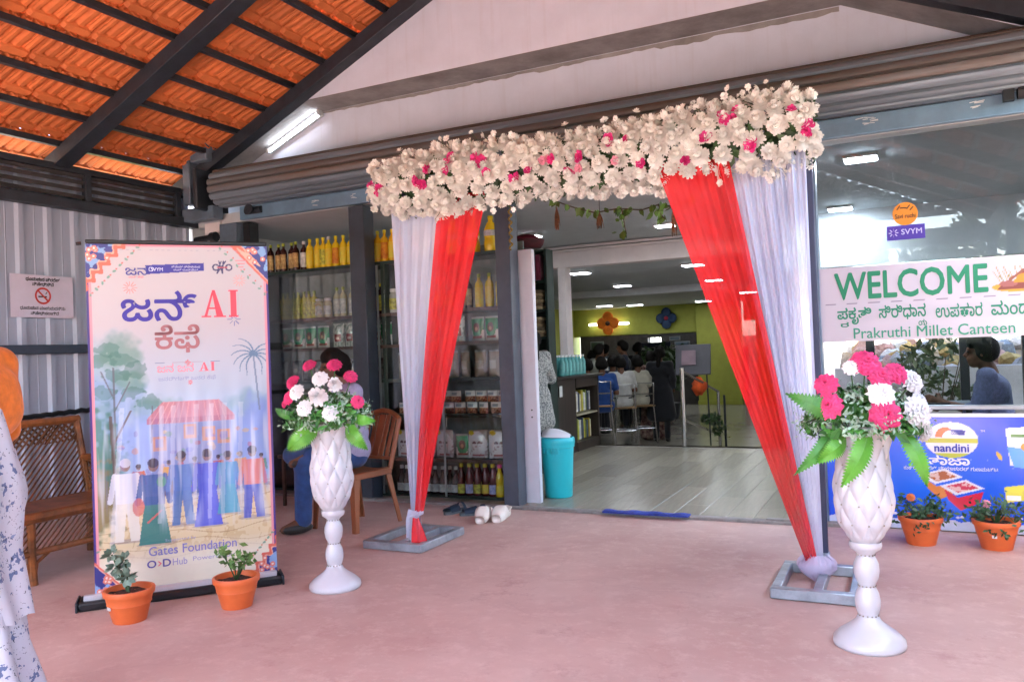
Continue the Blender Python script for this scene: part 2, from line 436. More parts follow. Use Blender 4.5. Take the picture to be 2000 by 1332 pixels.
# ground and porch floor
def floor_mat():
    m = mat('red_oxide_floor', (.40, .205, .185), .62, var=0, bump=.05, bscale=14)
    N = m.node_tree.nodes; L = m.node_tree.links; b = N['Principled BSDF']; tc = N.new('ShaderNodeTexCoord')
    def noise(sc, de=8, ro=.6):
        n = N.new('ShaderNodeTexNoise'); n.inputs['Scale'].default_value = sc; n.inputs['Detail'].default_value = de; n.inputs['Roughness'].default_value = ro; L.new(tc.outputs['Object'], n.inputs[0]); return n.outputs[0]
    def ramp(x, a, c):
        r = N.new('ShaderNodeValToRGB'); r.color_ramp.elements[0].position = a; r.color_ramp.elements[1].position = c; L.new(x, r.inputs[0]); return r.outputs[0]
    def mix(f, a, c, k=1.):
        x = N.new('ShaderNodeMixRGB')
        if k < 1:
            q = N.new('ShaderNodeMath'); q.operation = 'MULTIPLY'; q.inputs[1].default_value = k; L.new(f, q.inputs[0]); f = q.outputs[0]
        L.new(f, x.inputs[0])
        for i, y in ((1, a), (2, c)):
            if isinstance(y, tuple): x.inputs[i].default_value = (*y, 1)
            else: L.new(y, x.inputs[i])
        return x.outputs[0]
    c = mix(ramp(noise(.9), .35, .65), (.46, .285, .25), (.60, .42, .37))
    c = mix(ramp(noise(7.5, 12, .78), .5, .70), c, (.68, .51, .46), .7)
    c = mix(ramp(noise(2.1, 12, .8), .56, .66), c, (.40, .225, .20), .65)
    c = mix(ramp(noise(26, 6, .7), .6, .75), c, (.70, .55, .53), .45)
    c = mix(ramp(noise(60, 4, .6), .66, .74), c, (.25, .15, .145), .45)
    v = N.new('ShaderNodeTexVoronoi'); v.feature = 'DISTANCE_TO_EDGE'; v.inputs['Scale'].default_value = .55
    dn = N.new('ShaderNodeTexNoise'); dn.inputs['Scale'].default_value = 2.2; dn.inputs['Detail'].default_value = 9; L.new(tc.outputs['Object'], dn.inputs[0])
    dm = N.new('ShaderNodeMixRGB'); dm.inputs[0].default_value = .35; L.new(tc.outputs['Object'], dm.inputs[1]); L.new(dn.outputs['Color'], dm.inputs[2]); L.new(dm.outputs[0], v.inputs['Vector'])
    ck = N.new('ShaderNodeMath'); ck.operation = 'LESS_THAN'; ck.inputs[1].default_value = .0018; L.new(v.outputs['Distance'], ck.inputs[0])
    c = mix(ck.outputs[0], c, (.30, .19, .18), .10)
    mp = N.new('ShaderNodeMapping'); mp.inputs['Scale'].default_value = (3, 26, 1); mp.inputs['Rotation'].default_value = (0, 0, .5); L.new(tc.outputs['Object'], mp.inputs[0])
    sn = N.new('ShaderNodeTexNoise'); sn.inputs['Scale'].default_value = 1.6; sn.inputs['Detail'].default_value = 7; sn.inputs['Roughness'].default_value = .75; L.new(mp.outputs[0], sn.inputs[0])
    c = mix(ramp(sn.outputs[0], .64, .74), c, (.72, .57, .53), .35)
    L.new(c, b.inputs['Base Color'])
    rr = N.new('ShaderNodeMapRange'); rr.inputs['To Min'].default_value = .42; rr.inputs['To Max'].default_value = .8; L.new(noise(4), rr.inputs[0]); L.new(rr.outputs[0], b.inputs['Roughness'])
    return m
M_FLOOR = floor_mat()
M_EARTH = mat('dry_earth', (.30, .24, .18), .9, var=.25, vscale=.6, bump=.3)
g = MB(); g.grid(lambda u, v: (-300 + 600 * u, -300 + 600 * v, -.45 + (.12 * math.sin(u * 97) * math.sin(v * 83) if abs(u - .5) > .06 or abs(v - .5) > .06 else 0)), 60, 60)
struct('ground', g, M_EARTH, smooth=True)
q = MB(); q.box((-2, -9.4, -.436), (22, 9.8, .02)); struct('bounce_slab', q, mat('bounce_concrete', (.58, .57, .55), .9, var=.2, vscale=1.5, bump=.15))  # unseen pale slab added to bounce sunlight into the porch
b = MB(); b.box((-2.6, .78, -.22), (8.2, 10.64, .44)); struct('porch_floor', b, M_FLOOR)
b = MB(); b.box((-3.5, 6.04, .008), (5.5, .08, .03), bev=.006); b.box((-.7, 6.055, .012), (.5, .06, .04), bev=.006); struct('threshold_strip', b, mat('cement_kerb', '#8d8783', .8, var=.2, vscale=12, bump=.2))

# interior floors
M_PLANK = mat('vinyl_plank', (.33, .30, .235), .26, var=.08, vscale=4, stretch=(9, 1, 1), bump=.02, rand=.18)
b = MB(); b.box((-1.6, 8.2, -.215), (9.8, 4.2, .43)); zf = struct('shop_floor', b, mat('floor_joint', (.2, .18, .15), .5))
pm = []
for L in (1.2, .8, .4):
    q = MB(); q.box((0, L / 2, 0), (.197, L - .003, .012), bev=.0015); pm.append((L, q.mesh('plank', M_PLANK)))
k = 0
for i in range(27):
    y = 6.1; x = -4.25 + .2 * i
    first = (1.2, .4, .8)[i % 3]
    while y < 10.28:
        L = min((q for q in pm if q[0] <= min(first, 10.31 - y) + 1e-3), key=lambda q: -q[0], default=None)
        if L is None: break
        o = put('plank', L[1], zf, (x + .1, y, .008)); y += L[0]; first = 1.2; k += 1
M_TILEFL = mat('polished_floor_tile', (.33, .31, .26), .2, var=.1, vscale=2)
b = MB(); b.add([(-8.6, 10.3, .014), (-1.2, 10.3, .014), (-1.2, 12.7, -.3), (-8.6, 12.7, -.3)], [(0, 1, 2, 3)]); struct('ramp', b, M_TILEFL)
b = MB(); b.box((-4.9, 17.6, -.36), (7.4, 9.8, .12)); struct('hall_floor', b, M_TILEFL)

# interior ceilings, beams, walls
b = MB(); b.box((-1.35, 8.2, 2.75), (10.5, 4.2, .1)); struct('shop_ceiling', b, M_CEIL)
b = MB(); b.box((-4.95, 16.2, 2.47), (7.6, 12.0, .1)); struct('hall_ceiling', b, M_CEIL)
b = MB(); b.box((-4.9, 10.25, 2.53), (7.4, .2, .24), bev=.006); b.box((-4.9, 10.12, 2.672), (7.4, .06, .03)); b.box((-4.9, 10.10, 2.625), (7.4, .04, .025)); struct('ceiling_beam', b, M_WHITE)
b = MB(); b.box((-4.9, 15.0, 2.36), (7.4, .3, .14), bev=.006); struct('ceiling_beam', b, mat('beam_paint', '#d5d8da', .8, var=.05))
b = MB(); b.box((-4.15, 10.25, 1.2), (.115, .2, 2.42), bev=.008); b.box((-4.72, 11.6, 1.0), (.10, .2, 2.8), bev=.006); tag(obj('white_column', b, M_WHITE), 'slim white column at the end of the shop counter', 'column')
M_LIME = mat('lime_wall_paint', (.34, .36, .055), .7, var=.06)
M_DARKW = mat('dark_wall_cladding', (.035, .03, .028), .6, var=.3)
b = MB(); b.box((-6.6, 21.95, 2.05), (5.4, .2, .82)); struct('hall_back_wall', b, M_LIME)
b = MB(); b.box((-7.42, 21.95, .68), (2.0, .2, 1.96)); b.box((-4.96, 21.95, .68), (2.16, .2, 1.96)); b.box((-6.23, 21.95, .2), (.38, .2, 1.0)); b.box((-6.23, 21.95, 1.6), (.42, .2, .1)); struct('hall_back_wall', b, M_DARKW)
b = MB(); b.box((-4.44, 21.8, 1.02), (1.14, .36, 2.7), bev=.01); b.box((-4.44, 21.6, -.24), (1.16, .05, .1)); tag(obj('lime_pillar', b, M_LIME), 'wide lime green pillar at the far end of the hall', 'pillar')
b = MB(); b.box((-1.25, 16.1, 1.1), (.1, 11.6, 2.9)); struct('hall_side_wall', b, M_WHITE)
b = MB(); b.box((-8.65, 14.2, 1.1), (.1, 16.2, 2.9)); struct('hall_side_wall', b, M_LIME)
b = MB(); b.box((-2.5, 21.95, 2.2), (2.6, .2, .6)); b.box((-2.3, 21.95, .8), (2.4, .2, 2.2)); struct('hall_back_wall', b, M_LIME)
b = MB(); b.box((-6.65, 8.2, 1.2), (.1, 4.2, 3.2)); struct('shop_side_wall', b, M_CEIL)
b = MB(); b.box((-7.7, 10.25, 1.2), (1.9, .12, 3.2)); struct('hall_front_wall', b, M_CEIL)
b = MB(); b.box((-3.2, 23.6, 1.0), (3.2, .2, 3.0)); tag(obj('boundary_wall', b, mat('opening_dimmer', '#64645f', .9, var=.2)), 'grey panel added beyond the far hall opening to dim it', 'wall')  # grey panel added outside to tone down the bright hall opening
# small black door leaf right of pillar
b = MB(); b.box((-3.79, 21.9, .45), (.12, .1, 1.5)); tag(obj('red_door_leaf', b, mat('red_door', (.3, .03, .03), .5)), 'narrow red door leaf beside the lime green pillar', 'door')

# right-hand room: rear window wall with dark posts
M_BLACKP = mat('black_post_paint', '#12151b', .5, var=.2)
b = MB(); b.box((1.0, 9.6, .16), (4.4, .12, .74)); struct('room_back_wall', b, mat('grey_interior_wall', '#8d8a86', .8, var=.08))
b = MB(); b.box((1.0, 9.6, 2.4), (4.4, .12, .6)); struct('room_back_wall', b, M_CEIL)
wp = MB(); wp.box((0, 0, 1.29), (.085, .1, 1.50), bev=.004); wpm = wp.mesh('window_post', M_BLACKP, 'auto')
for i, x in enumerate((-.34, .545, 1.1, 2.2)):
    w = put('window_post', wpm, None, (x, 9.58, 0)); tag(w, ['black post at the shop rear opening beside the bouquet', 'black post at the rear opening, in front of the rubble', 'black post at the rear opening, behind the seated man in blue', 'black post at the far end of the rear opening'][i], 'post', 'posts of the rear opening')
b = MB(); b.box((3.4, 7.9, 1.3), (.12, 3.6, 2.9)); struct('room_side_wall', b, M_CEIL)
b = MB(); b.box((4.0, 6.12, 1.6), (4.0, .14, 3.6)); struct('facade_wall', b, M_WHITE)

# building roof slabs (keep the sun out); rear one added to shade yard wall and rubble
b = MB(); b.box((-.1, 8.3, 2.95), (13.0, 3.7, .22)); b.box((-4.95, 16.3, 2.95), (7.8, 12.2, .22)); b.box((2.8, 11.4, 2.6), (7.4, 2.6, .15)); struct('roof_slab', b, mat('cement_slab', '#8a8782', .9, var=.2))

# gable wall over the shutter
M_CEM = mat('bare_cement', '#9b9896', .9, var=.2, vscale=3, bump=.2, dirt=.1)
def gable_mat():
    m = mat('gable_paint', '#d6dcea', .85, var=.05, vscale=2, bump=.06, bscale=50)
    N = m.node_tree.nodes; L = m.node_tree.links; b = N['Principled BSDF']; src = b.inputs['Base Color'].links[0].from_socket
    tc = N.new('ShaderNodeTexCoord'); mp = N.new('ShaderNodeMapping'); mp.inputs['Scale'].default_value = (7, 7, .35); L.new(tc.outputs['Object'], mp.inputs[0])
    n = N.new('ShaderNodeTexNoise'); n.inputs['Scale'].default_value = 3; n.inputs['Detail'].default_value = 6; L.new(mp.outputs[0], n.inputs[0])
    r = N.new('ShaderNodeValToRGB'); r.color_ramp.elements[0].position = .55; r.color_ramp.elements[1].position = .8; L.new(n.outputs[0], r.inputs[0])
    q = N.new('ShaderNodeMath'); q.operation = 'MULTIPLY'; q.inputs[1].default_value = .16; L.new(r.outputs[0], q.inputs[0])
    x = N.new('ShaderNodeMixRGB'); x.inputs[2].default_value = (*lin('#a89c96'), 1); L.new(q.outputs[0], x.inputs[0]); L.new(src, x.inputs[1]); L.new(x.outputs[0], b.inputs['Base Color'])
    return m
M_GABLE = gable_mat()
b = MB(); b.box((-1.5, 6.45, 3.35), (12.0, .1, 1.05)); struct('gable_wall', b, M_GABLE)
RL = lambda x: .45 * x + 5.98        # left rafter underside
RR = lambda x: 3.58 - .45 * x        # right rafter underside
b = MB(); b.prism([(-6.75, .448 * -6.75 + 6.07), (-5.19, 3.745), (-.33, 3.75), (1.2, 3.593 - .477 * 1.2), (1.4, RR(1.4) + .17), (-2.67, RL(-2.67) + .2), (-6.75, RL(-6.75) + .2)], 6.03, 6.40)
up_w = struct('gable_wall', b, [M_GABLE, M_CEM]); up_w.data.polygons.foreach_set('material_index', [1 if abs(p.normal.y) < .3 else 0 for p in up_w.data.polygons])
# cement smeared down onto the paint below the ledge: a ragged thin coat
pts = [(x, 3.742) for x in (-.34, -5.1)]; xs = np.linspace(-5.1, -.34, 90); nz = rng.random(90); lo = []
for i, x in enumerate(xs): lo.append((x, 3.74 - (.012 + .05 * (i / 90) * (.35 + .65 * nz[i // 4 * 4]) + .01 * nz[i])))
b = MB(); top = [(x, 3.742) for x in xs]
b.add([(p[0], 6.396, p[1]) for p in top] + [(p[0], 6.396, p[1]) for p in lo], [(i, i + 1, 90 + i + 1, 90 + i) for i in range(89)])
struct('cement_patch', b, M_CEM)

# porch roof: rafters, purlins, clay tiles
M_TILE = mat('clay_tile', (.68, .185, .05), .75, var=.10, vscale=5, bump=.06, bscale=60, rand=.25)
roof = struct('porch_roof', MB().box((-2.67, 1.95, RL(-2.67) + .30), (.25, 8.4, .06), bev=.01), M_TILE)
yA, yB = -2.2, 6.06
slope = math.atan(.45); cs, sn = math.cos(slope), math.sin(slope)
for i, (a, c) in enumerate(((5.9, .13), (4.535, .155), (3.16, .15), (1.8, .15), (.4, .15), (-1.0, .15), (-2.0, .15))):
    for sd in (-1, 1):
        f = RL if sd < 0 else RR; xe = -6.78 if sd < 0 else 1.4
        q = MB(); yy = a + c / 2 if i < 2 else a
        P0 = Vector((xe, yy, f(xe))); P1 = Vector((-2.67, yy, f(-2.67))); n = Vector((sn * sd, 0, cs)) * .06
        q.bar(P0 + n, P1 + n, c, .12, .004); obj('rafter', q, M_STEEL, roof)
PX = [-6.71, -6.35, -5.99, -5.62, -5.25, -4.88, -4.5, -4.14, -3.77, -3.4, -3.03]
PXS = [p * .963 for p in PX]
for x in PXS:
    q = MB(); q.bar((x, yA, RL(x) + .15), (x, yB, RL(x) + .15), .05, .05, .003); obj('purlin', q, M_STEEL, roof)
    xr = -5.34 - x
    q = MB(); q.bar((xr, yA, RR(xr) + .15), (xr, yB, RR(xr) + .15), .05, .05, .003); obj('purlin', q, M_STEEL, roof)
def tile_mb(mb, org, ux, vy, nn, W=.25, Ln=.43):
    """clay tile seen from below: ridged pan with a lobed nib strip; ux up the slope, vy across, nn outward"""
    nv = 24
    def P(u, v, w): return org + ux * u + vy * v + nn * w
    def h(v): 
        t = v / W * 3; f = t % 1; return -.016 + (.034 if f > .8 or f < .12 else .010 if f < .3 else .0)
    vs = []; fs = []
    for j in range(nv + 1):
        v = W * 1.07 * j / nv
        for u, lift in ((0, .042), (Ln, .0)):
            vs.append(P(u, v, h(v) + lift))
    for j in range(nv): fs.append((2 * j, 2 * j + 1, 2 * j + 3, 2 * j + 2))
    o = len(vs)
    for j in (0, nv // 2, nv):
        v = W * 1.07 * j / nv
        for u, lift in ((0, .042), (Ln, 0)): vs.append(P(u, v, h(v) + lift + .02))
    fs += [(o, o + 2, o + 3, o + 1), (o + 2, o + 4, o + 5, o + 3), (0, nv, 2 * nv, o + 4, o + 2, o) if False else (0, 2 * nv, o + 4, o + 2, o)]
    mb.add(vs, fs)
    # nib lobe just above the purlin
    lob = []; n = 10
    for lay, (w, s) in enumerate(((.004, 1.), (-.020, .80))):
        for i in range(n):
            a = 2 * PI * i / n; e = .5
            lob.append(P(.085 + .042 * s * math.copysign(abs(math.cos(a)) ** e, math.cos(a)), W / 2 + W * .49 * s * math.copysign(abs(math.sin(a)) ** e, math.sin(a)), w + .02))
    mb.add(lob, [tuple(range(n, 2 * n))[::-1]] + [(i, (i + 1) % n, n + (i + 1) % n, n + i) for i in range(n)])
proto = MB(); tile_mb(proto, Vector((0, 0, 0)), Vector((cs, 0, sn)), Vector((0, 1, 0)), Vector((-sn, 0, cs))); tile_me = proto.mesh('tile', M_TILE, 'auto')
stuff = MB(); pitch_x = (PXS[-1] - PXS[0]) / 10; rows = [PXS[0] - pitch_x] + PXS
ncol = int((yB - yA) / .25)
for r_, x in enumerate(rows):
    for c in range(ncol + 1):
        y = yB - .25 * (c + 1); p = Vector((x - .01, y, RL(x) + .178))
        if y > 2.6: put('tile', tile_me, roof, p)
        else: tile_mb(stuff, p, Vector((cs, 0, sn)), Vector((0, 1, 0)), Vector((-sn, 0, cs)))
        xr = -5.34 - x
        tile_mb(stuff, Vector((xr + .01, y, RR(xr) + .178)), Vector((-cs, 0, sn)), Vector((0, 1, 0)), Vector((sn, 0, cs)))
tag(obj('tile', stuff, M_TILE, roof), kind='stuff')

# left wall of ribbed metal sheets with a louvre band
M_SHEET = mat('ribbed_metal_sheet', '#abb4c8', .45, metal=.05, var=.08, vscale=2, stretch=(1, 1, .3), bump=.03, dirt=.05)
def sheet_mesh(L):
    q = MB(); prof = []
    for k in range(4):
        o = k * .25; prof += [(o, 0), (o + .085, 0), (o + .092, .004), (o + .1, 0), (o + .17, 0), (o + .19, .028), (o + .232, .028)]
    prof.append((1.0, 0)); vs = []; n = len(prof)
    for z in (-.42, 3.02): vs += [(p[1], p[0], z) for p in prof]
    q.add(vs, [(i, i + 1, n + i + 1, n + i) for i in range(n - 1)]); return q.mesh('metal_sheet', M_SHEET, False)
wallL = struct('porch_side_wall', MB().box((-6.56, .8, 2.735), (.10, 10.6, .09), bev=.004), M_STEEL)
sm = sheet_mesh(1)
for i in range(11): put('metal_sheet', sm, wallL, (-6.63, 5.06 - i + .015, 0))
for z, hh, m in ((3.045, .06, M_STEEL), (1.465, .075, mat('navy_girt_paint', '#3a4658', .5, var=.15))):
    q = MB(); q.box((-6.56, .8, z), (.07, 10.6, hh), bev=.004); obj('girt', q, m, wallL)
for y in (5.86, 4.86, 3.86, 2.86): 
    q = MB(); q.box((-6.545, y, 2.9), (.06, .06, .24), bev=.003); obj('louvre_post', q, M_STEEL, wallL)
lm = MB().box((0, 0, 0), (.018, .94, .034), Matrix.Rotation(.5, 3, 'Y'), bev=.002).mesh('louvre_slat', mat('louvre_paint', '#3d3a39', .5, var=.2))
for y in (5.36, 4.36, 3.36):
    for z in (2.815, 2.88, 2.945, 3.0): put('louvre_slat', lm, wallL, (-6.55, y, z))
q = MB(); q.tube([(-6.53, y, .905 + .03 * (y - 4.2) + .006 * math.sin(y * 60)) for y in np.linspace(3.6, 5.7, 40)], .022, 8)
tag(obj('hand_rail', q, M_BLACKP), 'black twisted rail along the ribbed metal side wall', 'rail')

# facade steelwork
def steel_post(x0, x1, y0, y1, z0, z1, m, label, name='steel_post'):
    q = MB(); q.box(((x0 + x1) / 2, (y0 + y1) / 2, (z0 + z1) / 2), (x1 - x0, y1 - y0, z1 - z0), bev=.006)
    return tag(obj(name, q, m), label, 'post')
steel_post(-6.39, -6.18, 6.06, 6.3, 0, 2.72, M_WHITE, 'white corner column beside the metal side wall', 'corner_column')
steel_post(-6.177, -5.945, 6.05, 6.2, 0, 2.69, M_GREY, 'blue grey steel post next to the white corner column')
steel_post(-5.93, -5.84, 6.12, 6.25, 0, 2.69, M_BLACKP, 'thin black post at the end of the bottle shelves')
steel_post(-4.565, -4.395, 6.04, 6.2, 0, 2.69, mat('post_paint_dark', '#39424d', .45, var=.15, bump=.05), 'dark slate post behind the seated man dividing the shelves')
steel_post(-3.062, -2.925, 6.04, 6.2, 0, 2.69, M_POST, 'slate grey post between the bottle shelves and the doorway')
steel_post(-.60, -.525, 6.06, 6.2, 0, 2.69, M_GREY, 'blue grey post between doorway and welcome window')
hb = struct('header_beam', MB().box((-2.2, 6.1, 2.772), (7.4, .1, .135), bev=.006), mat('header_beam_paint', '#6f8fa8', .45, var=.14, vscale=4, bump=.05, dirt=.22))
chalk = MB(); 
for (x, z) in ((-5.0, 2.77), (-4.55, 2.79), (-.25, 2.79), (-.18, 2.78), (.42, 2.80)):
    for j in range(5): 
        a = rng.random(2) * .06; chalk.bar((x + a[0], 6.0475, z - .03 + a[1]), (x + a[0] + .03 + .03 * rng.random(), 6.0475, z - .03 + a[1] + .02 * (rng.random() - .5)), .001, .006)
tag(obj('chalk_mark', chalk, mat('chalk', '#d8dde0', .9, var=.1), hb), kind='stuff')
# rolled shutter
sh = thing('rolling_shutter', 'dusty rolled up steel shutter above the shop front', 'shutter', (-2.4, 6.0, 3.03))
M_SHUT = mat('dusty_shutter', '#6f7276', .55, metal=.2, var=.22, vscale=2.0, stretch=(.35, 5, 5), bump=.1, bscale=20, col2='#6d5c4e', rand=.3, dirt=.3)
nsl = 15
sq = MB(); Lh = 3.68
vs = []; fs = []
da = 2 * PI / nsl
for e in (-Lh, Lh):
    for j in range(7):
        t = j / 6; a = da * (t - .5); r = .178 + .016 * math.sin(PI * t) ** .6 - (.012 if j in (0, 6) else 0)
        vs.append((e, r * math.cos(a), r * math.sin(a)))
sq.add(vs, [(j, j + 1, 8 + j, 7 + j) for j in range(6)]); slm = sq.mesh('slat', M_SHUT, 'auto')
M_SH2 = mat('clean_shutter', '#7f8d98', .4, metal=.25, var=.2, vscale=2.0, stretch=(.35, 5, 5), bump=.1, bscale=20, rand=.2, dirt=.2)
M_SH3 = mat('grimy_shutter', '#5a5049', .7, var=.25, vscale=2.0, stretch=(.35, 5, 5), bump=.15, bscale=20, rand=.2)
for k in range(nsl):
    o = put('slat', slm, sh); o.rotation_euler = (k * da, 0, 0); dg_ = math.degrees(k * da)
    if dg_ > 196 or k == 6: o.material_slots[0].link = 'OBJECT'; o.material_slots[0].material = M_SH2
    elif k in (5,): o.material_slots[0].link = 'OBJECT'; o.material_slots[0].material = M_SH3
q = MB(); q.cyl((-Lh, 0, 0), (Lh, 0, 0), .165, n=24); obj('core_tube', q, M_STEEL, sh)
q = MB(); q.box((-3.80, -.02, -.02), (.05, .42, .40), bev=.01); obj('end_plate', q, M_STEEL, sh)
q = MB(); q.box((-3.99, -.06, .1), (.10, .2, .5), bev=.01); obj('bracket', q, M_GREY, sh)
q = MB(); q.box((-3.80, -.1, .38), (.22, .16, .24), bev=.01); obj('bracket', q, M_GREY, sh)
q = MB(); q.box((-4.1, -.02, -.235), (.78, .14, .13), bev=.008); obj('bracket', q, M_GREY, sh)
q = MB(); q.cyl((-3.32, -.0, -.245), (-3.32, -.02, -.245), .05, n=14); q.cyl((-3.4, .04, -.25), (-3.2, .04, -.25), .035, n=10); obj('bearing', q, M_STEEL, sh)
q = MB(); q.cyl((3.1, 0, -.21), (3.25, 0, -.21), .045, n=12); q.box((3.05, -.01, -.21), (.06, .05, .1)); obj('bearing', q, M_BLACKP, sh)
# pipe stub with black cap by the corner column
q = MB(); q.cyl((-6.45, 6.0, 2.55), (-6.22, 6.0, 2.56), .03, n=12); q.cyl((-6.23, 6.0, 2.56), (-6.17, 6.0, 2.56), .05, n=14); tag(obj('camera_housing', q, M_BLACKP), 'small black pipe fitting on the white corner column', 'fitting')

# tube light along the gable slope
tl = thing('tube_light', 'lit white tube light mounted along the gable slope', 'light', (-5.42, 6.36, 3.53))
A, B = Vector((-.33, -.03, -.10)), Vector((.33, -.03, .185))
q = MB(); q.bar(A + Vector((-.02, .03, 0)), B + Vector((.02, .03, 0)), .03, .05, .005); obj('batten', q, M_CEIL, tl)
q = MB(); q.tube([A, B], .015, 10); obj('tube', q, mat('tube_glow', '#ffffff', .5, var=0, emit='#eef4ff', estr=1.2), tl)
q = MB(); q.box(A, (.03, .05, .05)); obj('end_cap', q, M_CEIL, tl); q = MB(); q.box(B, (.03, .05, .05)); obj('end_cap', q, M_CEIL, tl)

# window glass of the shop front and its lower print panel
M_GLASS = glass('shop_glass', (.76, .79, .80), .8)
wnd = thing('shop_window', 'large glass shop window carrying the welcome sign', 'window', (.7, 6.1, 0))
q = MB(); q.box((0, .012, 1.75), (2.44, .008, 1.84)); obj('pane', q, M_GLASS, wnd, smooth=False)
q = MB(); q.box((0, .0, .825), (2.46, .06, .028), bev=.003); obj('sill', q, mat('aluminium', '#9aa0a6', .35, metal=.6, var=.08), wnd)
q = MB(); q.box((0, .02, .81 - .42), (2.46, .03, .78)); obj('backing_board', q, mat('board_grey', '#9fa3a8', .7), wnd)

# outside, behind the rear opening: whitewashed wall, rubble heap, shrub
M_WW = mat('whitewash', '#cfcdd2', .9, var=.12, vscale=2, bump=.2, dirt=.15)
b = MB(); b.box((2.4, 12.2, .22), (6.6, .16, 1.36), bev=.01); tag(obj('yard_wall', b, M_WW), 'low whitewashed yard wall seen through the shop window', 'wall')
heap = thing('rubble_heap', 'heap of pale rubble stones behind the low white wall', 'rubble', (2.3, 14.0, -.45))
STC = [mat('stone_' + n, c, .9, var=.2, vscale=5, bump=.4, bscale=12) for n, c in (('buff', '#b9a587'), ('grey', '#a9a7a6'), ('pink', '#b58f83'), ('white', '#cfcbc6'), ('ochre', '#b79a5f'), ('slate', '#7d858f'))]
stm = []
for k in range(6):
    q = MB(); q.ball((0, 0, 0), 1, 7, 5); rr = np.random.default_rng(k); q.v = [tuple(np.array(p) * (1 + .35 * (rr.random() - .5)) * np.array((1.2, .9, .8))) for p in q.v]; stm.append(q.mesh('stone', STC[k], False))
q = MB(); q.grid(lambda u, v: (-3.2 + 6.4 * u, -1.6 + 5 * v, 1.1 + 1.6 * v), 8, 6); tag(obj('rubble_core', q, mat('rubble_earth', '#8a7a66', .95, var=.3), heap), kind='stuff')
for i in range(260):
    u, v = rng.random(2); s = .09 + .11 * rng.random()
    o = put('stone', stm[i % 6], heap, (-3.1 + 5.2 * u, -1.6 + 2.6 * v, 1.12 + .85 * v + .05 * rng.random())); o.rotation_euler = tuple(rng.random(3) * 6); o.scale = (s, s, s)

# ------------------------------------------------------------------ vegetation
M_LEAF = mat('leaf_green', (.05, .11, .025), .55, var=.45, vscale=1.2, rand=.2)
M_LEAF2 = mat('leaf_olive', (.09, .13, .03), .55, var=.4, vscale=1.5)
M_BARK = mat('bark', '#5a4a3c', .9, var=.3, bump=.5)
def leaf_cloud(mb, blobs, n, size, r):
    for i in range(n):
        c, rad = blobs[r.integers(len(blobs))]
        d = r.normal(size=3); d /= np.linalg.norm(d); p = np.array(c) + d * np.array(rad) * (.55 + .5 * r.random() ** .5)
        a = r.normal(size=3); a /= np.linalg.norm(a); bb = np.cross(a, d); bb /= np.linalg.norm(bb) + 1e-9; s = size * (.6 + .8 * r.random())
        mb.add([p - a * s, p + bb * s * .45, p + a * s, p - bb * s * .45], [(0, 1, 2, 3)])
def tree(label, loc, h, spread, seed, n=1800, m=None, group='trees beyond the yard', leaf=.22):
    r = np.random.default_rng(seed); t = thing('tree', label, 'tree', loc, 0, group)
    q = MB(); q.tube([(0, 0, 0), (.1, 0, h * .25), (.0, .1, h * .5), (.1, 0, h * .85)], [.16, .13, .1, .03], 8)
    for k in range(6):
        a = r.random() * 6.28; z = h * (.35 + .07 * k); q.tube([(0, 0, z), (math.cos(a) * spread * .4, math.sin(a) * spread * .4, z + h * .12), (math.cos(a) * spread * .75, math.sin(a) * spread * .75, z + h * .2)], [.07, .045, .02], 6)
    obj('trunk', q, M_BARK, t)
    bl = []
    for k in range(9):
        a = r.random() * 6.28; rr = spread * (.2 + .6 * r.random()); s = spread * (.25 + .25 * r.random()); bl.append(((math.cos(a) * rr, math.sin(a) * rr, h * (.55 + .4 * r.random())), (s, s, s * .75)))
    q = MB(); leaf_cloud(q, bl, n, leaf, r); obj('crown', q, m or M_LEAF, t, smooth=False)
    return t
TR = [((-1.9, -15.5, -.45), 5.2, 2.4, 'bushy tree behind the porch, mirrored in the shop window', None), ((4.2, -17, -.45), 6.5, 3.0, 'tall tree across the yard behind the photographer', M_LEAF2), ((-7.5, -16, -.45), 6, 2.6, 'round tree across the yard by the side wall', None),
      ((1.2, -20, -.45), 5.0, 2.6, 'low spreading tree across the yard', M_LEAF), ((8.5, -12, -.45), 6.5, 2.8, 'tree to the open side of the yard', M_LEAF2), ((2.8, 18.5, -.45), 4.2, 1.8, 'small tree behind the rubble heap', M_LEAF2)]
for i, (l, h, sp, lb, m) in enumerate(TR): tree(lb, l, h, sp, 40 + i, m=m)
sb = thing('shrub', 'loose green shrub in front of the whitewashed yard wall', 'shrub', (.32, 11.4, -.45)); r = np.random.default_rng(5)
q = MB()
for k in range(9): 
    a = r.random() * 6.28; q.tube([(0, 0, 0), (.12 * math.cos(a), .12 * math.sin(a), .7), (.35 * math.cos(a), .3 * math.sin(a), 1.25 + .3 * r.random())], [.015, .01, .004], 5)
obj('stem', q, M_BARK, sb)
q = MB(); leaf_cloud(q, [((.3 * math.cos(k), .25 * math.sin(k * 1.7), 1.0 + .12 * k), (.2, .2, .2)) for k in range(6)], 420, .06, r); obj('foliage', q, mat('shrub_leaf', (.14, .19, .08), .6, var=.4), sb, smooth=False)
q = MB(); q.box((0, -9.5, .1), (26, .2, 1.1), bev=.02); tag(obj('boundary_wall', q, M_WW), 'low pale boundary wall across the yard behind the camera', 'wall')
hg = thing('added_hedge', 'tall unseen hedging added to block light from the open side', 'added_hedge', (1.98, 1.4, -.45)); r = np.random.default_rng(21)  # unseen greenery added to hold back strong light from the side
q = MB(); q.box((0, 0, 1.45), (.7, 8.6, 2.8), bev=.2); obj('core', q, mat('added_hedge_core', (.02, .04, .012), .9, var=.4), hg)
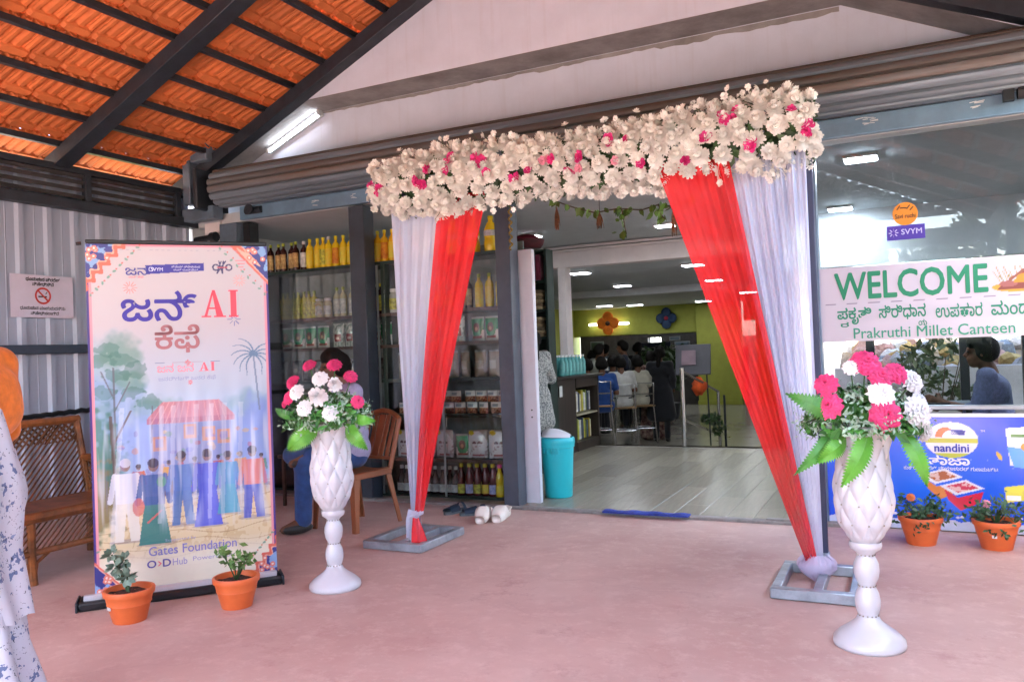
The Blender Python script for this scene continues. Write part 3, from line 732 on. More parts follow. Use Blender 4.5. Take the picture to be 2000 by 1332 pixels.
q = MB(); leaf_cloud(q, [((.1 * (r.random() - .5), -4.2 + 8.4 * r.random(), .3 + 2.5 * r.random()), (.45, .4, .35)) for k in range(60)], 5200, .085, r); obj('foliage', q, M_LEAF2, hg, smooth=False)
lh = thing('added_hedge', 'low hedging added behind the porch to darken the window reflection', 'added_hedge', (-2, -5.2, -.45)); r = np.random.default_rng(22)  # greenery added to hide sunlit ground from the window reflection
q = MB(); q.box((0, 0, .85), (15, .7, 1.7), bev=.15); obj('core', q, mat('added_hedge_core', (.02, .04, .012), .9, var=.4), lh)
q = MB(); leaf_cloud(q, [((-7.5 + 15 * r.random(), .1 * (r.random() - .5), .2 + 1.6 * r.random()), (.4, .45, .3)) for k in range(70)], 5200, .085, r); obj('foliage', q, M_LEAF, lh, smooth=False)
# porch open-end gable: tie beam and posts
q = MB(); q.box((-2.65, -2.1, 2.86), (8.0, .12, .26), bev=.005); gl = thing('gable_louvre', 'dark louvred gable screen over the open end of the porch', 'screen', (-2.65, -2.12, 3.2))
for k in range(23):
    zz = .02 + .07 * k; w = 2 * min((RL(-2.67) - 3.2 - zz) / .45, 4.0)
    if w > .3: o_ = MB(); o_.box((0, 0, zz), (w, .015, .085), Matrix.Rotation(.5, 3, 'X'), bev=.002); obj('louvre_slat', o_, M_STEEL, gl)
tag(obj('tie_beam', q, M_STEEL), 'dark steel tie beam across the open end of the porch', 'beam')
pp = MB(); pp.box((0, 0, 1.45), (.12, .12, 2.9), bev=.006); ppm = pp.mesh('porch_post', M_STEEL, 'auto')
for i, (x, y, lb) in enumerate(((-6.45, -2.1, 'dark porch post at the open end by the metal wall'), (-2.65, -2.1, 'dark porch post in the middle of the open end'), (1.25, -2.1, 'dark porch post at the outer corner of the open end'), (1.25, .4, 'dark porch post under the open eave'))):
    tag(put('porch_post', ppm, None, (x, y, 0)), lb, 'post', 'porch posts')
q = MB(); q.box((1.25, 1.95, 2.965), (.1, 8.2, .1), bev=.005); tag(obj('eave_beam', q, M_STEEL), 'dark steel eave beam along the open side of the porch', 'beam')
# ================================================================== arch, drapes, garland
M_TUBE = mat('galvanised_tube', '#a9b3bd', .38, metal=.55, var=.2, vscale=8, bump=.06)
arch = thing('welcome_arch', 'steel pipe entrance arch standing on two rectangular floor frames', 'arch', (-1.8, 4.74, 0))
AX, AY = -1.8, 4.74
def base_frame(x0, x1, y0, y1, px, py):
    q = MB(); t = .05; z = .03
    for y in (y0, y1): q.box(((x0 + x1) / 2 - AX, y - AY, z), (x1 - x0, t, .055), bev=.005)
    for x in (x0 + t / 2, x1 - t / 2): q.box((x - AX, (y0 + y1) / 2 - AY, z), (t, y1 - y0 - t - .004, .055), bev=.005)
    q.box((px - AX, (y0 + y1) / 2 - AY, z - .002), (.05, y1 - y0 - t - .004, .05), bev=.005)
    obj('base_frame', q, M_TUBE, arch)
    q = MB(); q.box((px - AX, py - AY, .095), (.055, .055, .1), bev=.004); obj('socket', q, M_TUBE, arch)
    q = MB(); q.box((px - AX, py - AY, 1.36), (.042, .042, 2.45), bev=.004); obj('pole', q, mat('arch_pole_paint', '#2c3350', .45, var=.1), arch)
base_frame(-3.37, -2.90, 4.52, 5.05, -3.10, 4.76)
base_frame(-.665, -.245, 4.28, 4.80, -.440, 4.715)
q = MB(); q.box((0, 0, 2.5), (2.8, .05, .05), bev=.004); obj('top_beam', q, M_TUBE, arch)

M_SHEER = thin('white_sheer', (.74, .78, .98), .24, .22)
M_RED = thin('red_sheer', (.95, .035, .045), .18, .30)
def drape(name, label, m, tl, tr, bl, br, ztop, zbot, y, ph, npl=5, amp=.026, tail=None, sag=.0):
    """gathered cloth falling from a wide top to a tied bottom, with pleats converging"""
    q = MB(); nu, nv = 110, 60; r = np.random.default_rng(ph); fr = r.random(6) * 6.28; am = .5 + r.random(6)
    def f(u, v):
        xl = tl + (bl - tl) * v; xr = tr + (br - tr) * v
        s = u + .018 * math.sin(v * 5 + fr[1])
        w = math.sin(2 * PI * npl * s + fr[0] + 1.2 * math.sin(4 * s + fr[2])) * am[0] + .38 * math.sin(2 * PI * npl * 2.3 * s + fr[3] + 2 * v) * am[1] + .45 * math.sin(2 * PI * npl * .47 * s + fr[4] + v * 2)
        k = amp * (1 - .62 * v) * (.55 + .45 * math.sin(v * 3.2 + 3 * u + fr[5]))
        return (xl + (xr - xl) * u + .006 * math.sin(v * 9 + fr[2]) * (1 - abs(2 * u - 1)), y + k * w - .02 * math.sin(PI * v), ztop + (zbot - ztop) * v + .0)
    q.grid(f, nu, nv)
    t = tag(obj(name, q, m, smooth=True), label, 'drape', 'sheer drapes of the entrance arch'); return t
def tail(parent, name, m, c, pts, w0, w1, seed):
    q = MB(); r = np.random.default_rng(seed); fr = r.random(3) * 6
    P = [Vector(p) for p in pts]
    def f(u, v):
        i = min(int(v * (len(P) - 1)), len(P) - 2); tt = v * (len(P) - 1) - i; p = P[i].lerp(P[i + 1], tt); w = w0 + (w1 - w0) * v
        a = (u - .5) * 4.4
        return (p.x + w * math.sin(a) * (1 + .2 * math.sin(9 * u + fr[0])), p.y - w * .6 * math.cos(a) + .25 * w * math.sin(14 * u + fr[1] + 3 * v), p.z + .18 * w * math.sin(11 * u + fr[2]))
    q.grid(f, 40, 12); return obj(name, q, m, parent, smooth=True)
d = drape('white_drape', 'white sheer drape beside the seated man, tied near the bottle shelves', M_SHEER, -3.185, -2.775, -3.115, -3.045, 2.36, .22, 4.72, 1)
tail(d, 'knot', M_SHEER, None, [(-3.08, 4.70, .24), (-3.08, 4.68, .17), (-3.07, 4.67, .09), (-3.08, 4.68, .03)], .035, .05, 3)
tail(d, 'bow', M_SHEER, None, [(-3.07, 4.66, .2), (-2.99, 4.64, .23), (-2.97, 4.63, .25)], .03, .012, 4)
d = drape('red_drape', 'red sheer drape beside the bottle shelves, slanting to its tie', M_RED, -2.79, -2.42, -3.07, -3.0, 2.36, .22, 4.69, 2)
tail(d, 'tail', M_RED, None, [(-3.03, 4.64, .2), (-3.0, 4.61, .12), (-2.97, 4.59, .03)], .02, .05, 5)
d = drape('red_drape', 'red sheer drape on the doorway side nearest the welcome window', M_RED, -1.27, -.85, -.52, -.462, 2.36, .1, 4.61, 6, npl=6)
d = drape('white_drape', 'white sheer drape against the welcome window, tied with tulle', M_SHEER, -.88, -.445, -.50, -.440, 2.36, .1, 4.65, 7, npl=6, amp=.03)
q = MB(); r = np.random.default_rng(9)
for k in range(15):
    a = k * .42; q.grid(lambda u, v, a=a, k=k: (-.475 + (.02 + .075 * math.sin(PI * (.15 + .85 * v)) ) * math.cos(a + u * 1.1) * (1 + .12 * math.sin(8 * u + k)), 4.655 + (.02 + .06 * math.sin(PI * (.15 + .85 * v))) * math.sin(a + u * 1.1), .135 - .125 * v + .012 * math.sin(7 * u + k)), 6, 8)
obj('tulle_puff', q, thin('tulle', (.80, .74, .92), .3, .4), d, smooth=True)

# ---- flowers
def mum(seed, rings=((1.0, 14, -.25), (1.0, 14, .15), (.90, 13, .55), (.72, 11, .86), (.52, 9, 1.10), (.32, 6, 1.25), (.14, 4, 1.32))):
    q = MB(); r = np.random.default_rng(seed)
    for (rad, n, z) in rings:
        for i in range(n):
            a = 2 * PI * (i + r.random() * .5) / n; w = 2.2 / n * rad + .05; L = rad * (.9 + .2 * r.random())
            c, s_ = math.cos(a), math.sin(a)
            def P(u, v, h): return (c * u - s_ * v, s_ * u + c * v, h)
            h0 = z * .55 - .12; 
            q.add([P(.08, -w * .3, h0), P(.08, w * .3, h0), P(L * .65, -w, h0 + .12 + z * .2), P(L * .65, w, h0 + .12 + z * .2), P(L, -w * .45, h0 + z * .62 + .08), P(L, w * .45, h0 + z * .62 + .08)], [(0, 2, 3, 1), (2, 4, 5, 3)])
    return q
def pom(seed):
    q = mum(seed); q.ball((0, 0, .82), (.42, .42, .26), 9, 5); return q
def carnation(seed):
    q = MB(); r = np.random.default_rng(seed)
    for k, (rad, h, ph) in enumerate(((1., .0, 0), (.92, .22, 1), (.76, .42, 2), (.56, .58, 3), (.32, .7, 4))):
        n = 40
        def f(u, v):
            a = 2 * PI * u; ru = 1 + .10 * math.sin(11 * a + ph) + .05 * math.sin(23 * a + ph * 2)
            return (rad * ru * (.15 + .85 * v) * math.cos(a), rad * ru * (.15 + .85 * v) * math.sin(a), h - .35 + .5 * v ** .6 - .28 * v * v + (.10 * v) * math.sin(17 * a + ph * 3))
        q.grid(f, n, 4)
    return q
def rose(seed):
    q = MB()
    for k in range(9):
        rad = .25 + .085 * k; a0 = k * 2.4; h = .62 - .06 * k
        q.grid(lambda u, v: ((rad * (.55 + .5 * v ** 1.5)) * math.cos(a0 + (u - .5) * 2.5), (rad * (.55 + .5 * v ** 1.5)) * math.sin(a0 + (u - .5) * 2.5), -.3 + (h + .3) * v - .22 * max(0, v - .75) * 4 * (k / 9) + .05 * math.sin(u * 9)), 7, 4)
    return q
M_CREAM = mat('cream_petals', (.90, .885, .835), .7, var=.06, vscale=2, rand=.14)
M_MAG = mat('magenta_petals', (.75, .03, .24), .6, var=.2, vscale=3, rand=.2)
M_LPINK = mat('pale_pink_petals', (.80, .32, .42), .6, var=.2, vscale=3)
M_HOT = mat('hot_pink_petals', (.88, .055, .22), .6, var=.18, vscale=2, rand=.12)
M_WPET = mat('white_petals', (.84, .82, .82), .65, var=.05, vscale=2)
M_GLEAF = mat('garland_leaf', (.045, .10, .03), .5, var=.4, vscale=3)
def aim(nrm, spin, s):
    n = Vector(nrm).normalized(); u = n.orthogonal().normalized(); w = n.cross(u); R = Matrix((u, w, n)).transposed() @ Matrix.Rotation(spin, 3, 'Z')
    return R @ Matrix.Diagonal((s, s, s))
mums = [pom(k).mesh('flower', M_CREAM, True) for k in range(4)]
orch = [mum(20 + k, ((1.0, 5, .3), (.6, 4, .7))).mesh('flower', M_MAG, True) for k in range(2)]
orchp = mum(31, ((1.0, 6, .3), (.6, 5, .7))).mesh('flower', M_LPINK, True)
gar = thing('flower_garland', 'thick white and magenta flower garland across the top of the arch', 'garland', (-1.85, 4.74, 2.47))
r = np.random.default_rng(77)
placed = []
def g_point(u, th):
    """u along the bundle, th round its front half; bundle is a sagging slab"""
    x = -1.40 + 2.86 * u; hh = (.165 + .02 * u + .022 * math.sin(u * 9)) * min(1, .62 + 5 * u, .70 + 5 * (1 - u)); zc = -.03 + .028 * u + .018 * math.sin(u * 5 + 1)
    return Vector((x, -.16 * math.cos(th) , zc + hh * math.sin(th))), Vector((.12 * (r.random() - .5), -math.cos(th) * 1.2 - .15, math.sin(th) * .7))
tries = 0
while len(placed) < 285 and tries < 24000:
    tries += 1; u, th = r.random(), (r.random() - .5) * 2.9; p, n = g_point(u, th); s = .042 + .016 * r.random()
    if all((p - a).length > .72 * (s + b) for a, b in placed):
        placed.append((p, s))
        p = p + n.normalized() * (.03 * r.random()) 
        put('flower', mums[r.integers(4)], gar, p, R=aim(n + Vector(r.normal(size=3) * .28), r.random() * 6, s))
pink = [(735, 385), (850, 350), (1000, 300), (985, 290), (925, 305), (1212, 327), (1300, 240), (1265, 245), (1140, 300), (1320, 335), (1400, 315), (1480, 205), (1560, 210), (1580, 285), (1500, 300), (1432, 262), (1190, 352), (1075, 362), (1018, 328), (745, 402), (856, 375), (1272, 318), (1462, 208), (1205, 290), (1150, 295), (880, 318), (930, 275), (1100, 330)]
for k, (px, py) in enumerate(pink):
    u = .015 + (px - 735) / (1600 - 735); u = min(.99, u * 1.0 if u < .5 else u); u = 1 - (1 - u) ** .93
    zc = 366 - (px - 735) * .135; dz = (zc - py) / 330; p, n = g_point(min(.985, u), max(-1.2, min(1.2, dz * 3.2)))
    for j in range(3):
        put('flower', orch[j % 2] if k not in (5, 8, 21) else orchp, gar, p + Vector((.04 * (r.random() - .5), -.045, .06 * (r.random() - .5))), R=aim(n + Vector(r.normal(size=3) * .5), r.random() * 6, .026 + .014 * r.random())) if len([c for c in ()]) == 0 and j < (2 if k % 3 else 1) else None
q = MB(); r2 = np.random.default_rng(5)
for k in range(1100):
    p, n = g_point(r2.random(), (r2.random() - .5) * 3.4); p = Vector((p.x, p.y * (.65 + .4 * r2.random()), p.z * (.8 + .3 * r2.random())))
    a = Vector(r2.normal(size=3)).normalized(); b_ = a.cross(n).normalized(); s = .035 + .03 * r2.random(); q.add([p - a * s, p + b_ * s * .4, p + a * s, p - b_ * s * .4], [(0, 1, 2, 3)])
tag(obj('foliage', q, M_GLEAF, gar, smooth=False), kind='stuff')
q = MB(); q.box((.02, .05, -.01), (2.76, .1, .24)); obj('foam_backing', q, M_GLEAF, gar)
# loose blossoms on thin stems that stick out above and below
q = MB(); q2 = MB(); bl = mum(3, ((1., 7, .3), (.6, 5, .7)))
def blossom(p, s):
    R = aim(Vector(r2.normal(size=3)) + Vector((0, -1, .2)), r2.random() * 6, s); q.add([R @ Vector(v) + p for v in bl.v], bl.f)
for k in range(150):
    u = r2.random(); sgn = 1 if r2.random() < .62 else -1; p, n = g_point(u, sgn * 1.25); tip = p + Vector((.06 * (r2.random() - .5), -.08 * r2.random(), sgn * (.02 + .075 * r2.random() ** 2)))
    q2.tube([p, (p + tip) / 2 + Vector((.01, 0, 0)), tip], .002, 4); blossom(tip, .016 + .014 * r2.random())
for k in range(40):
    e = -1 if k % 2 else 1; p = Vector((e * (1.42 + .05 * r2.random()), -.15 * r2.random(), (r2.random() - .5) * .4)); blossom(p, .02 + .015 * r2.random())
tag(obj('blossom', q, M_CREAM, gar, smooth=True), kind='stuff'); tag(obj('stem', q2, M_GLEAF, gar), kind='stuff')

# ================================================================== vases and bouquets
PROF = [(.0, 0), (.142, 0), (.146, .012), (.143, .03), (.118, .055), (.075, .085), (.052, .105), (.045, .12), (.038, .128), (.044, .14), (.05, .165), (.051, .19), (.046, .22), (.036, .243), (.033, .252), (.036, .262), (.047, .285), (.052, .315), (.05, .345), (.04, .368), (.034, .38), (.038, .392), (.062, .41), (.066, .425), (.063, .44)]
def body_r(z):
    pts = [(.44, .058), (.47, .076), (.52, .099), (.57, .112), (.62, .117), (.67, .115), (.73, .107), (.79, .101), (.84, .107), (.89, .122), (.935, .145)]
    for (a, ra), (b_, rb) in zip(pts, pts[1:]):
        if z <= b_: t = (z - a) / (b_ - a); t = t * t * (3 - 2 * t) * .4 + t * .6; return ra + (rb - ra) * t
    return pts[-1][1]
M_CERAM = mat('white_resin', (.60, .60, .64), .32, var=.03, vscale=4, bump=.02, coat=.3)
M_GOLD = mat('vase_gilt', '#a9a294', .35, metal=.6, var=.3, vscale=30)
def vase(label, loc, rz):
    t = thing('pedestal_vase', label, 'vase', loc, rz, 'white quilted pedestal vases')
    q = MB(); q.lathe(PROF, 40, cap=False); obj('pedestal', q, M_CERAM, t, smooth=True)
    NT = 9; RW = 6
    q = MB(); n = 144; k = 100; z0, z1 = .438, .935; prof = [(body_r(z0 + (z1 - z0) * i / k), z0 + (z1 - z0) * i / k) for i in range(k + 1)]
    def quilt(a, tt, rr, z):
        u = a * NT / (2 * PI) + tt * RW / 2; w = a * NT / (2 * PI) - tt * RW / 2
        d = abs(math.sin(PI * u)) * abs(math.sin(PI * w)); fade = min(1, tt * 8) * min(1, (1 - tt) * 12); return fade * (.0125 * d ** .55 - .004)
    q.lathe(prof, n, fn=quilt, cap=False)
    q.lathe([(.145, .935), (.141, .937), (.12, .90), (.09, .82), (0, .8)], 40, cap=False)
    obj('bowl', q, M_CERAM, t, smooth=True)
    q = MB()
    for i in range(2 * RW):
        tt = i / RW / 1.0 * 1.0
        for j in range(NT):
            for (uu, ww) in (((j), None),):
                pass
    for i in range(1, RW):
        tt = i / RW; z = z0 + (z1 - z0) * tt
        for j in range(NT):
            a = 2 * PI * (j + (.5 if i % 2 == 1 and RW % 2 == 0 else 0) * 1.0) / NT + 0
            # studs sit where both quilt seams cross
            a = 2 * PI * (j + (tt * RW / 2) % 1) / NT; rr = body_r(z) - .002
            q.ball((rr * math.cos(a), rr * math.sin(a), z), .0042, 6, 4)
    for z, rr in ((.128, .04), (.252, .035), (.384, .036)):
        for j in range(14): a = 2 * PI * j / 14; q.ball((rr * math.cos(a), rr * math.sin(a), z), .0040, 5, 4)
    for j in range(40): a = 2 * PI * j / 40; q.ball((.141 * math.cos(a), .141 * math.sin(a), .922), .004, 5, 4)
    tag(obj('stud', q, M_GOLD, t), kind='stuff'); return t
vase('white quilted pedestal vase standing in front of the seated man', (-2.965, 3.69, 0), .3)
vase('white quilted pedestal vase standing nearest the camera, before the blue poster', (-.185, 3.755, 0), 1.1)

M_FERN = mat('fern_plastic', (.14, .46, .05), .45, var=.25, vscale=5)
M_FERN2 = mat('fern_deep', (.08, .32, .05), .45, var=.3, vscale=5)
M_DUST = mat('dusty_miller', (.42, .60, .44), .6, var=.3, vscale=6)
M_BLEAF = mat('bouquet_leaf', (.05, .19, .035), .45, var=.4, vscale=4)
carn = [carnation(1).mesh('flower', M_HOT, True), carnation(2).mesh('flower', M_HOT, True)]
wros = [mum(61, ((1.0, 9, .0), (.98, 9, .35), (.86, 8, .75), (.66, 7, 1.05), (.44, 5, 1.25), (.22, 4, 1.35))).mesh('flower', M_WPET, True), carnation(4).mesh('flower', M_WPET, True)]
def frond(p0, p1, w, droop=.03, n=18, serr=.45, side=(0, -1, 0)):
    q = MB(); p0, p1 = Vector(p0), Vector(p1); ax = (p1 - p0).normalized(); sd = ax.cross(Vector(side)).normalized(); up_ = sd.cross(ax)
    mid = []; 
    for i in range(n + 1):
        t = i / n; mid.append(p0.lerp(p1, t) + up_ * droop * math.sin(PI * t) * 1.6)
    vs = []; fs = []
    for i in range(n):
        t = (i + .5) / n; ww = w * math.sin(PI * min(1, .12 + .88 * t) ** .8) ** .8
        for s in (-1, 1):
            a, b_ = mid[i], mid[i + 1]; tip = (a + b_) / 2 + sd * s * ww + ax * (serr * w) + up_ * (-.15 * ww)
            o = len(vs); vs += [a - (b_ - a) * .6, b_ + (b_ - a) * 1.4, tip]; fs.append((o, o + 1, o + 2) if s > 0 else (o, o + 2, o + 1))
    q.add(vs, fs); q.tube(mid, .0025, 4); return q
def bouquet(label, loc, k, fl, ferns, seed, nl):
    """fl: (dx, dz, radius, kind) as seen from the front; the view direction is (-sin, cos) of the camera heading"""
    t = thing('bouquet', label, 'bouquet', loc, math.radians(20), 'artificial bouquets in the vases'); r = np.random.default_rng(seed)
    for (dx, dz, rad, kd) in fl:
        dy = -math.sqrt(max(.0, .205 ** 2 - dx * dx * .75 - max(0, dz - .02) ** 2 * .5)) * .95 - .01
        n = Vector((dx * 2.2, dy * 2 - .45, (dz - .0) * 1.8 + .12)); m = carn[r.integers(2)] if kd == 'p' else wros[1 if kd == 'w' else 0]
        put('flower', m, t, (dx, dy, dz), R=aim(n, r.random() * 6, rad))
        q = MB(); q.tube([(dx, dy + .01, dz - rad * .2), (dx * .5, dy * .4, dz * .4 - .05), (0, 0, -.16)], .003, 5); obj('stem', q, M_BLEAF, t)
    for (a, b_, w, m) in ferns: obj('frond', frond(a, b_, w), m, t, smooth=False)
    for m, num, s, sc in ((M_BLEAF, nl, .034, 1.), (M_DUST, int(nl * .75), .013, 1.1), (M_FERN2, nl // 2, .024, 1.05)):
        q = MB()
        for i in range(num):
            d = r.normal(size=3); d /= np.linalg.norm(d); d[2] = abs(d[2]) * .9 - .25; p = d * np.array((.245, .225, .215)) * sc * (.72 + .3 * r.random())
            for j in range(1 if s > .02 else 5):
                pp = p + r.normal(size=3) * (.0 if s > .02 else .016); a = r.normal(size=3); a /= np.linalg.norm(a); bb = np.cross(a, d); bb /= np.linalg.norm(bb) + 1e-9; ss = s * (.6 + .8 * r.random())
                q.add([pp - a * ss, pp + bb * ss * .42 + d * ss * .2, pp + a * ss, pp - bb * ss * .42 + d * ss * .2], [(0, 1, 2, 3)])
        tag(obj('foliage' if m is not M_DUST else 'filler_spray', q, m, t, smooth=False), kind='stuff')
    return t
kR = .00222
flR = [((x - 1692) * kR, (830 - y) * kR - .06, rd * kR, c) for x, y, rd, c in [(1688, 692, 27, 'p'), (1708, 718, 22, 'p'), (1741, 713, 22, 'p'), (1618, 730, 22, 'p'), (1617, 769, 25, 'p'), (1709, 787, 30, 'p'), (1705, 749, 25, 'w'), (1776, 730, 24, 'w'), (1778, 786, 30, 'w'), (1806, 826, 22, 'w'), (1662, 700, 16, 'w'), (1800, 770, 18, 'w')]]
kL = .00293
flL = [((520 + x / 3.504 - 642) * kL, (838 - 680 - y / 3.504) * kL - .04, rd / 3.504 * kL, c) for x, y, rd, c in [(300, 148, 50, 'p'), (180, 258, 54, 'p'), (188, 358, 50, 'p'), (118, 405, 30, 'p'), (490, 150, 52, 'p'), (607, 230, 48, 'p'), (665, 400, 46, 'p'), (430, 235, 56, 'w'), (533, 285, 48, 'r'), (262, 320, 56, 'w'), (435, 357, 62, 'r'), (333, 425, 56, 'w'), (510, 465, 54, 'w')]]
bouquet('full bouquet of hot pink and white flowers nearest the camera', (-.185, 3.755, .955), 1, flR, [((-.10, -.12, .02), (-.31, -.10, .12), .05, M_FERN2), ((-.14, -.10, -.03), (-.30, -.12, -.20), .035, M_FERN2), ((-.10, -.13, -.05), (-.22, -.15, -.15), .045, M_FERN), ((-.02, -.17, -.03), (-.13, -.17, -.24), .05, M_FERN), ((.12, -.14, -.03), (.20, -.15, -.25), .042, M_FERN), ((.10, -.05, .05), (.25, -.02, .0), .03, M_FERN2)], 3, 330)
bouquet('bouquet of pink and white flowers in front of the seated man', (-2.965, 3.69, .965), 1, flL, [((-.02, -.16, -.04), (-.175, -.17, -.155), .06, M_FERN), ((.14, -.14, -.03), (.25, -.15, -.16), .05, M_FERN), ((.16, -.1, .0), (.28, -.08, -.02), .035, M_FERN), ((-.14, -.08, .0), (-.29, -.06, .06), .03, M_FERN2)], 4, 330)

# ================================================================== roll-up banner
ban = thing('rollup_banner', 'tall printed roll-up banner with a village scene, beside the sofa', 'banner', (-4.007, 2.858, 0), math.atan2(.74847, .66317))
q = MB(); q.box((.52, .06, .026), (1.06, .16, .05), bev=.012); obj('base', q, mat('black_plastic', '#15171c', .4, var=.1), ban)
for x in (-.012, 1.052):
    q = MB(); q.box((x, .06, .027), (.012, .165, .056), bev=.004); obj('end_cap', q, M_STEEL, ban)
q = MB(); q.box((.52, .02, .062), (1.0, .03, .036), bev=.005); obj('clamp_rail', q, mat('silver_rail', '#c8ccd2', .3, metal=.5, var=.05), ban)
q = MB(); q.box((.55, .05, 1.985), (.95, .022, .022), bev=.004); obj('top_rail', q, M_BLACKP, ban)
q = MB(); q.cyl((.55, .10, .05), (.55, .07, 1.98), .012, n=10); obj('support_pole', q, M_STEEL, ban)
q = MB(); q.cyl((.055, .05, 1.975), (.03, .05, 1.972), .009, n=8); obj('hook', q, M_BLACKP, ban)
W, H = .95, 1.90
R_ = Raster(W, H, 285, 570, '#cdc1c6')
z = R_.Z; x = R_.X
n1 = R_.noise(5, 9, 1); n2 = R_.noise(14, 26, 2); n3 = R_.noise(40, 6, 3, 2); n4 = R_.noise(30, 60, 5, 2)
R_.put(np.clip((1.45 - z) / .5, 0, 1), '#b9d0ea', .85)
R_.put(np.clip((1.1 - z) / .35, 0, 1), '#a9c2ea', .7)
# trees at the sides, washes
for (cx, cz, rx, rz, c, a) in ((.06, 1.18, .20, .26, '#9fb6c8', .8), (.1, 1.02, .24, .2, '#8fa9d6', .7), (.14, 1.3, .13, .11, '#7fa093', .8), (.2, 1.15, .1, .08, '#6f9a86', .7), (.33, .99, .16, .09, '#7fa79f', .7), (.80, .98, .2, .1, '#8fb0c4', .7), (.9, .92, .14, .14, '#8d9fe0', .7), (.07, .72, .13, .3, '#5f8f7a', .7), (.85, .78, .22, .22, '#8fa3ea', .65), (.45, .82, .5, .2, '#9db4ee', .65)):
    R_.put(np.clip((1 - np.hypot((x - cx) / rx, (z - cz) / rz)) * 2.2 + (n2 - .5) * 2.0, 0, 1), c, a)
for (cx, cz) in ((.10, 1.32), (.16, 1.27), (.06, 1.26), (.13, 1.18), (.22, 1.2), (.19, 1.08), (.08, 1.08), (.30, 1.03)):
    R_.put((np.hypot((x - cx) / .075, (z - cz) / .05) + (n4 - .5) * 1.4 < .8).astype(float), '#4f7f74', .55)
for a_ in ((.12, .78, .12, 1.22), (.12, .98, .2, 1.14), (.12, 1.05, .06, 1.2), (.30, .8, .31, 1.0)): R_.line(*a_, .008, '#6d6a72', .8)
# palm
R_.line(.88, .95, .855, 1.27, .010, '#7f8da6', .9)
for k in range(11):
    a = -.6 + k * .44; p = (.855, 1.27)
    for s in range(7): R_.line(p[0], p[1], p[0] + .021 * math.cos(a), p[1] + .021 * math.sin(a), .010 - .001 * s, '#6b86a4', .85); p = (p[0] + .019 * math.cos(a), p[1] + .019 * math.sin(a)); a += (-.22 if math.cos(a) > 0 else .22)
# stall with red awning
R_.poly([(.28, .93), (.36, 1.02), (.66, 1.02), (.74, .93)], '#d67a86', .8); R_.rect(.28, .90, .74, .93, '#c55a6a', .75)
for k in range(12): R_.line(.30 + k * .036, .90, .37 + k * .026, 1.02, .006, '#e9a7ac', .6)
R_.rect(.30, .62, .72, .90, '#8a86b8', .6)
for (cx, cz) in ((.34, .80), (.60, .84), (.50, .86), (.68, .82)): R_.rect(cx - .035, cz - .05, cx + .035, cz + .03, '#e0934a', .75); R_.rect(cx - .02, cz - .03, cx + .02, cz + .015, '#7d8cd0', .7)
# paved yard
R_.put(np.clip((.56 - z + (n1 - .5) * .1) / .12, 0, 1), '#ecd2a6', .95)
R_.put(((n4 > .62) & (z < .52)).astype(float), '#cfa878', .5)
for k in range(9): R_.put((np.abs(z - (.12 + .055 * k) - .02 * np.sin(x * (9 + k) + k)) < .0022).astype(float), '#b08a62', .7)
for k in range(26): 
    xx = rng.random() * W; zz = .12 + .4 * rng.random(); R_.line(xx, zz, xx + .015, zz + .04, .003, '#b08a62', .6)
R_.put(np.clip((.24 - z) / .1, 0, 1), '#f4ead8', .9)
# figures
def fig(cx, z0, h, top, bot, skirt, hair='#3a3040'):
    R_.ell(cx + .01, z0, h * .22, .012, '#8f7f8f', .5)
    w = h * .15
    if skirt: R_.poly([(cx - w * 1.15, z0), (cx + w * 1.15, z0), (cx + w * .6, z0 + h * .55), (cx - w * .6, z0 + h * .55)], bot, .95)
    else:
        R_.poly([(cx - w * .9, z0), (cx - w * .25, z0), (cx + w * .1, z0 + h * .5), (cx - w * .75, z0 + h * .5)], bot, .9); R_.poly([(cx + w * .25, z0), (cx + w * 1.0, z0), (cx + w * .75, z0 + h * .5), (cx - w * .1, z0 + h * .5)], bot, .9)
    R_.poly([(cx - w * .75, z0 + h * .45), (cx + w * .75, z0 + h * .45), (cx + w * .8, z0 + h * .8), (cx - w * .8, z0 + h * .8)], top, .95)
    R_.line(cx - w * .8, z0 + h * .78, cx - w * 1.15, z0 + h * .48, w * .4, top, .9); R_.line(cx + w * .8, z0 + h * .78, cx + w * 1.1, z0 + h * .48, w * .4, top, .9)
    R_.ell(cx, z0 + h * .9, h * .055, h * .07, '#8f6a5e', .95); R_.ell(cx, z0 + h * .93, h * .06, h * .055, hair, .95)
for (cx, z0, h_, c1, c2) in ((.23, .47, .22, '#c86a4a', '#5a4a7a'), (.385, .50, .20, '#d8a04a', '#6a4a3a'), (.52, .50, .21, '#8a5aa8', '#4a5a8a'), (.645, .52, .19, '#c8584a', '#3a4a8a'), (.765, .50, .22, '#e0a868', '#5a6ab0'), (.88, .52, .18, '#6aa07a', '#4a5a9a')): fig(cx, z0, h_, c1, c2, False)
for k in range(60):
    xx, zz = .08 + .8 * rng.random(), .50 + .36 * rng.random(); R_.ell(xx, zz, .008 + .012 * rng.random(), .006 + .012 * rng.random(), ('#e0934a', '#c85a5a', '#5a6ac8', '#6a9a7a', '#e8c070', '#8a7ac0')[k % 6], .55)
R_.put(np.clip((1 - np.hypot((x - .05) / .13, (z - .62) / .42)) * 2.4 + (n4 - .5) * 2.4, 0, 1), '#3f7a62', .8); R_.put(np.clip((1 - np.hypot((x - .06) / .1, (z - .5) / .2)) * 2.4 + (n4 - .5) * 3, 0, 1), '#a8783a', .5)
R_.line(.12, .45, .10, .95, .018, '#6a5248', .85); R_.line(.11, .8, .2, .98, .010, '#6a5248', .85)
fig(.165, .27, .46, '#e9e6ee', '#efe6dc', False, '#cfcad6'); fig(.305, .24, .48, '#3f5f9e', '#2f7f7d', True); fig(.45, .33, .42, '#5b7fc0', '#4a78b8', False)
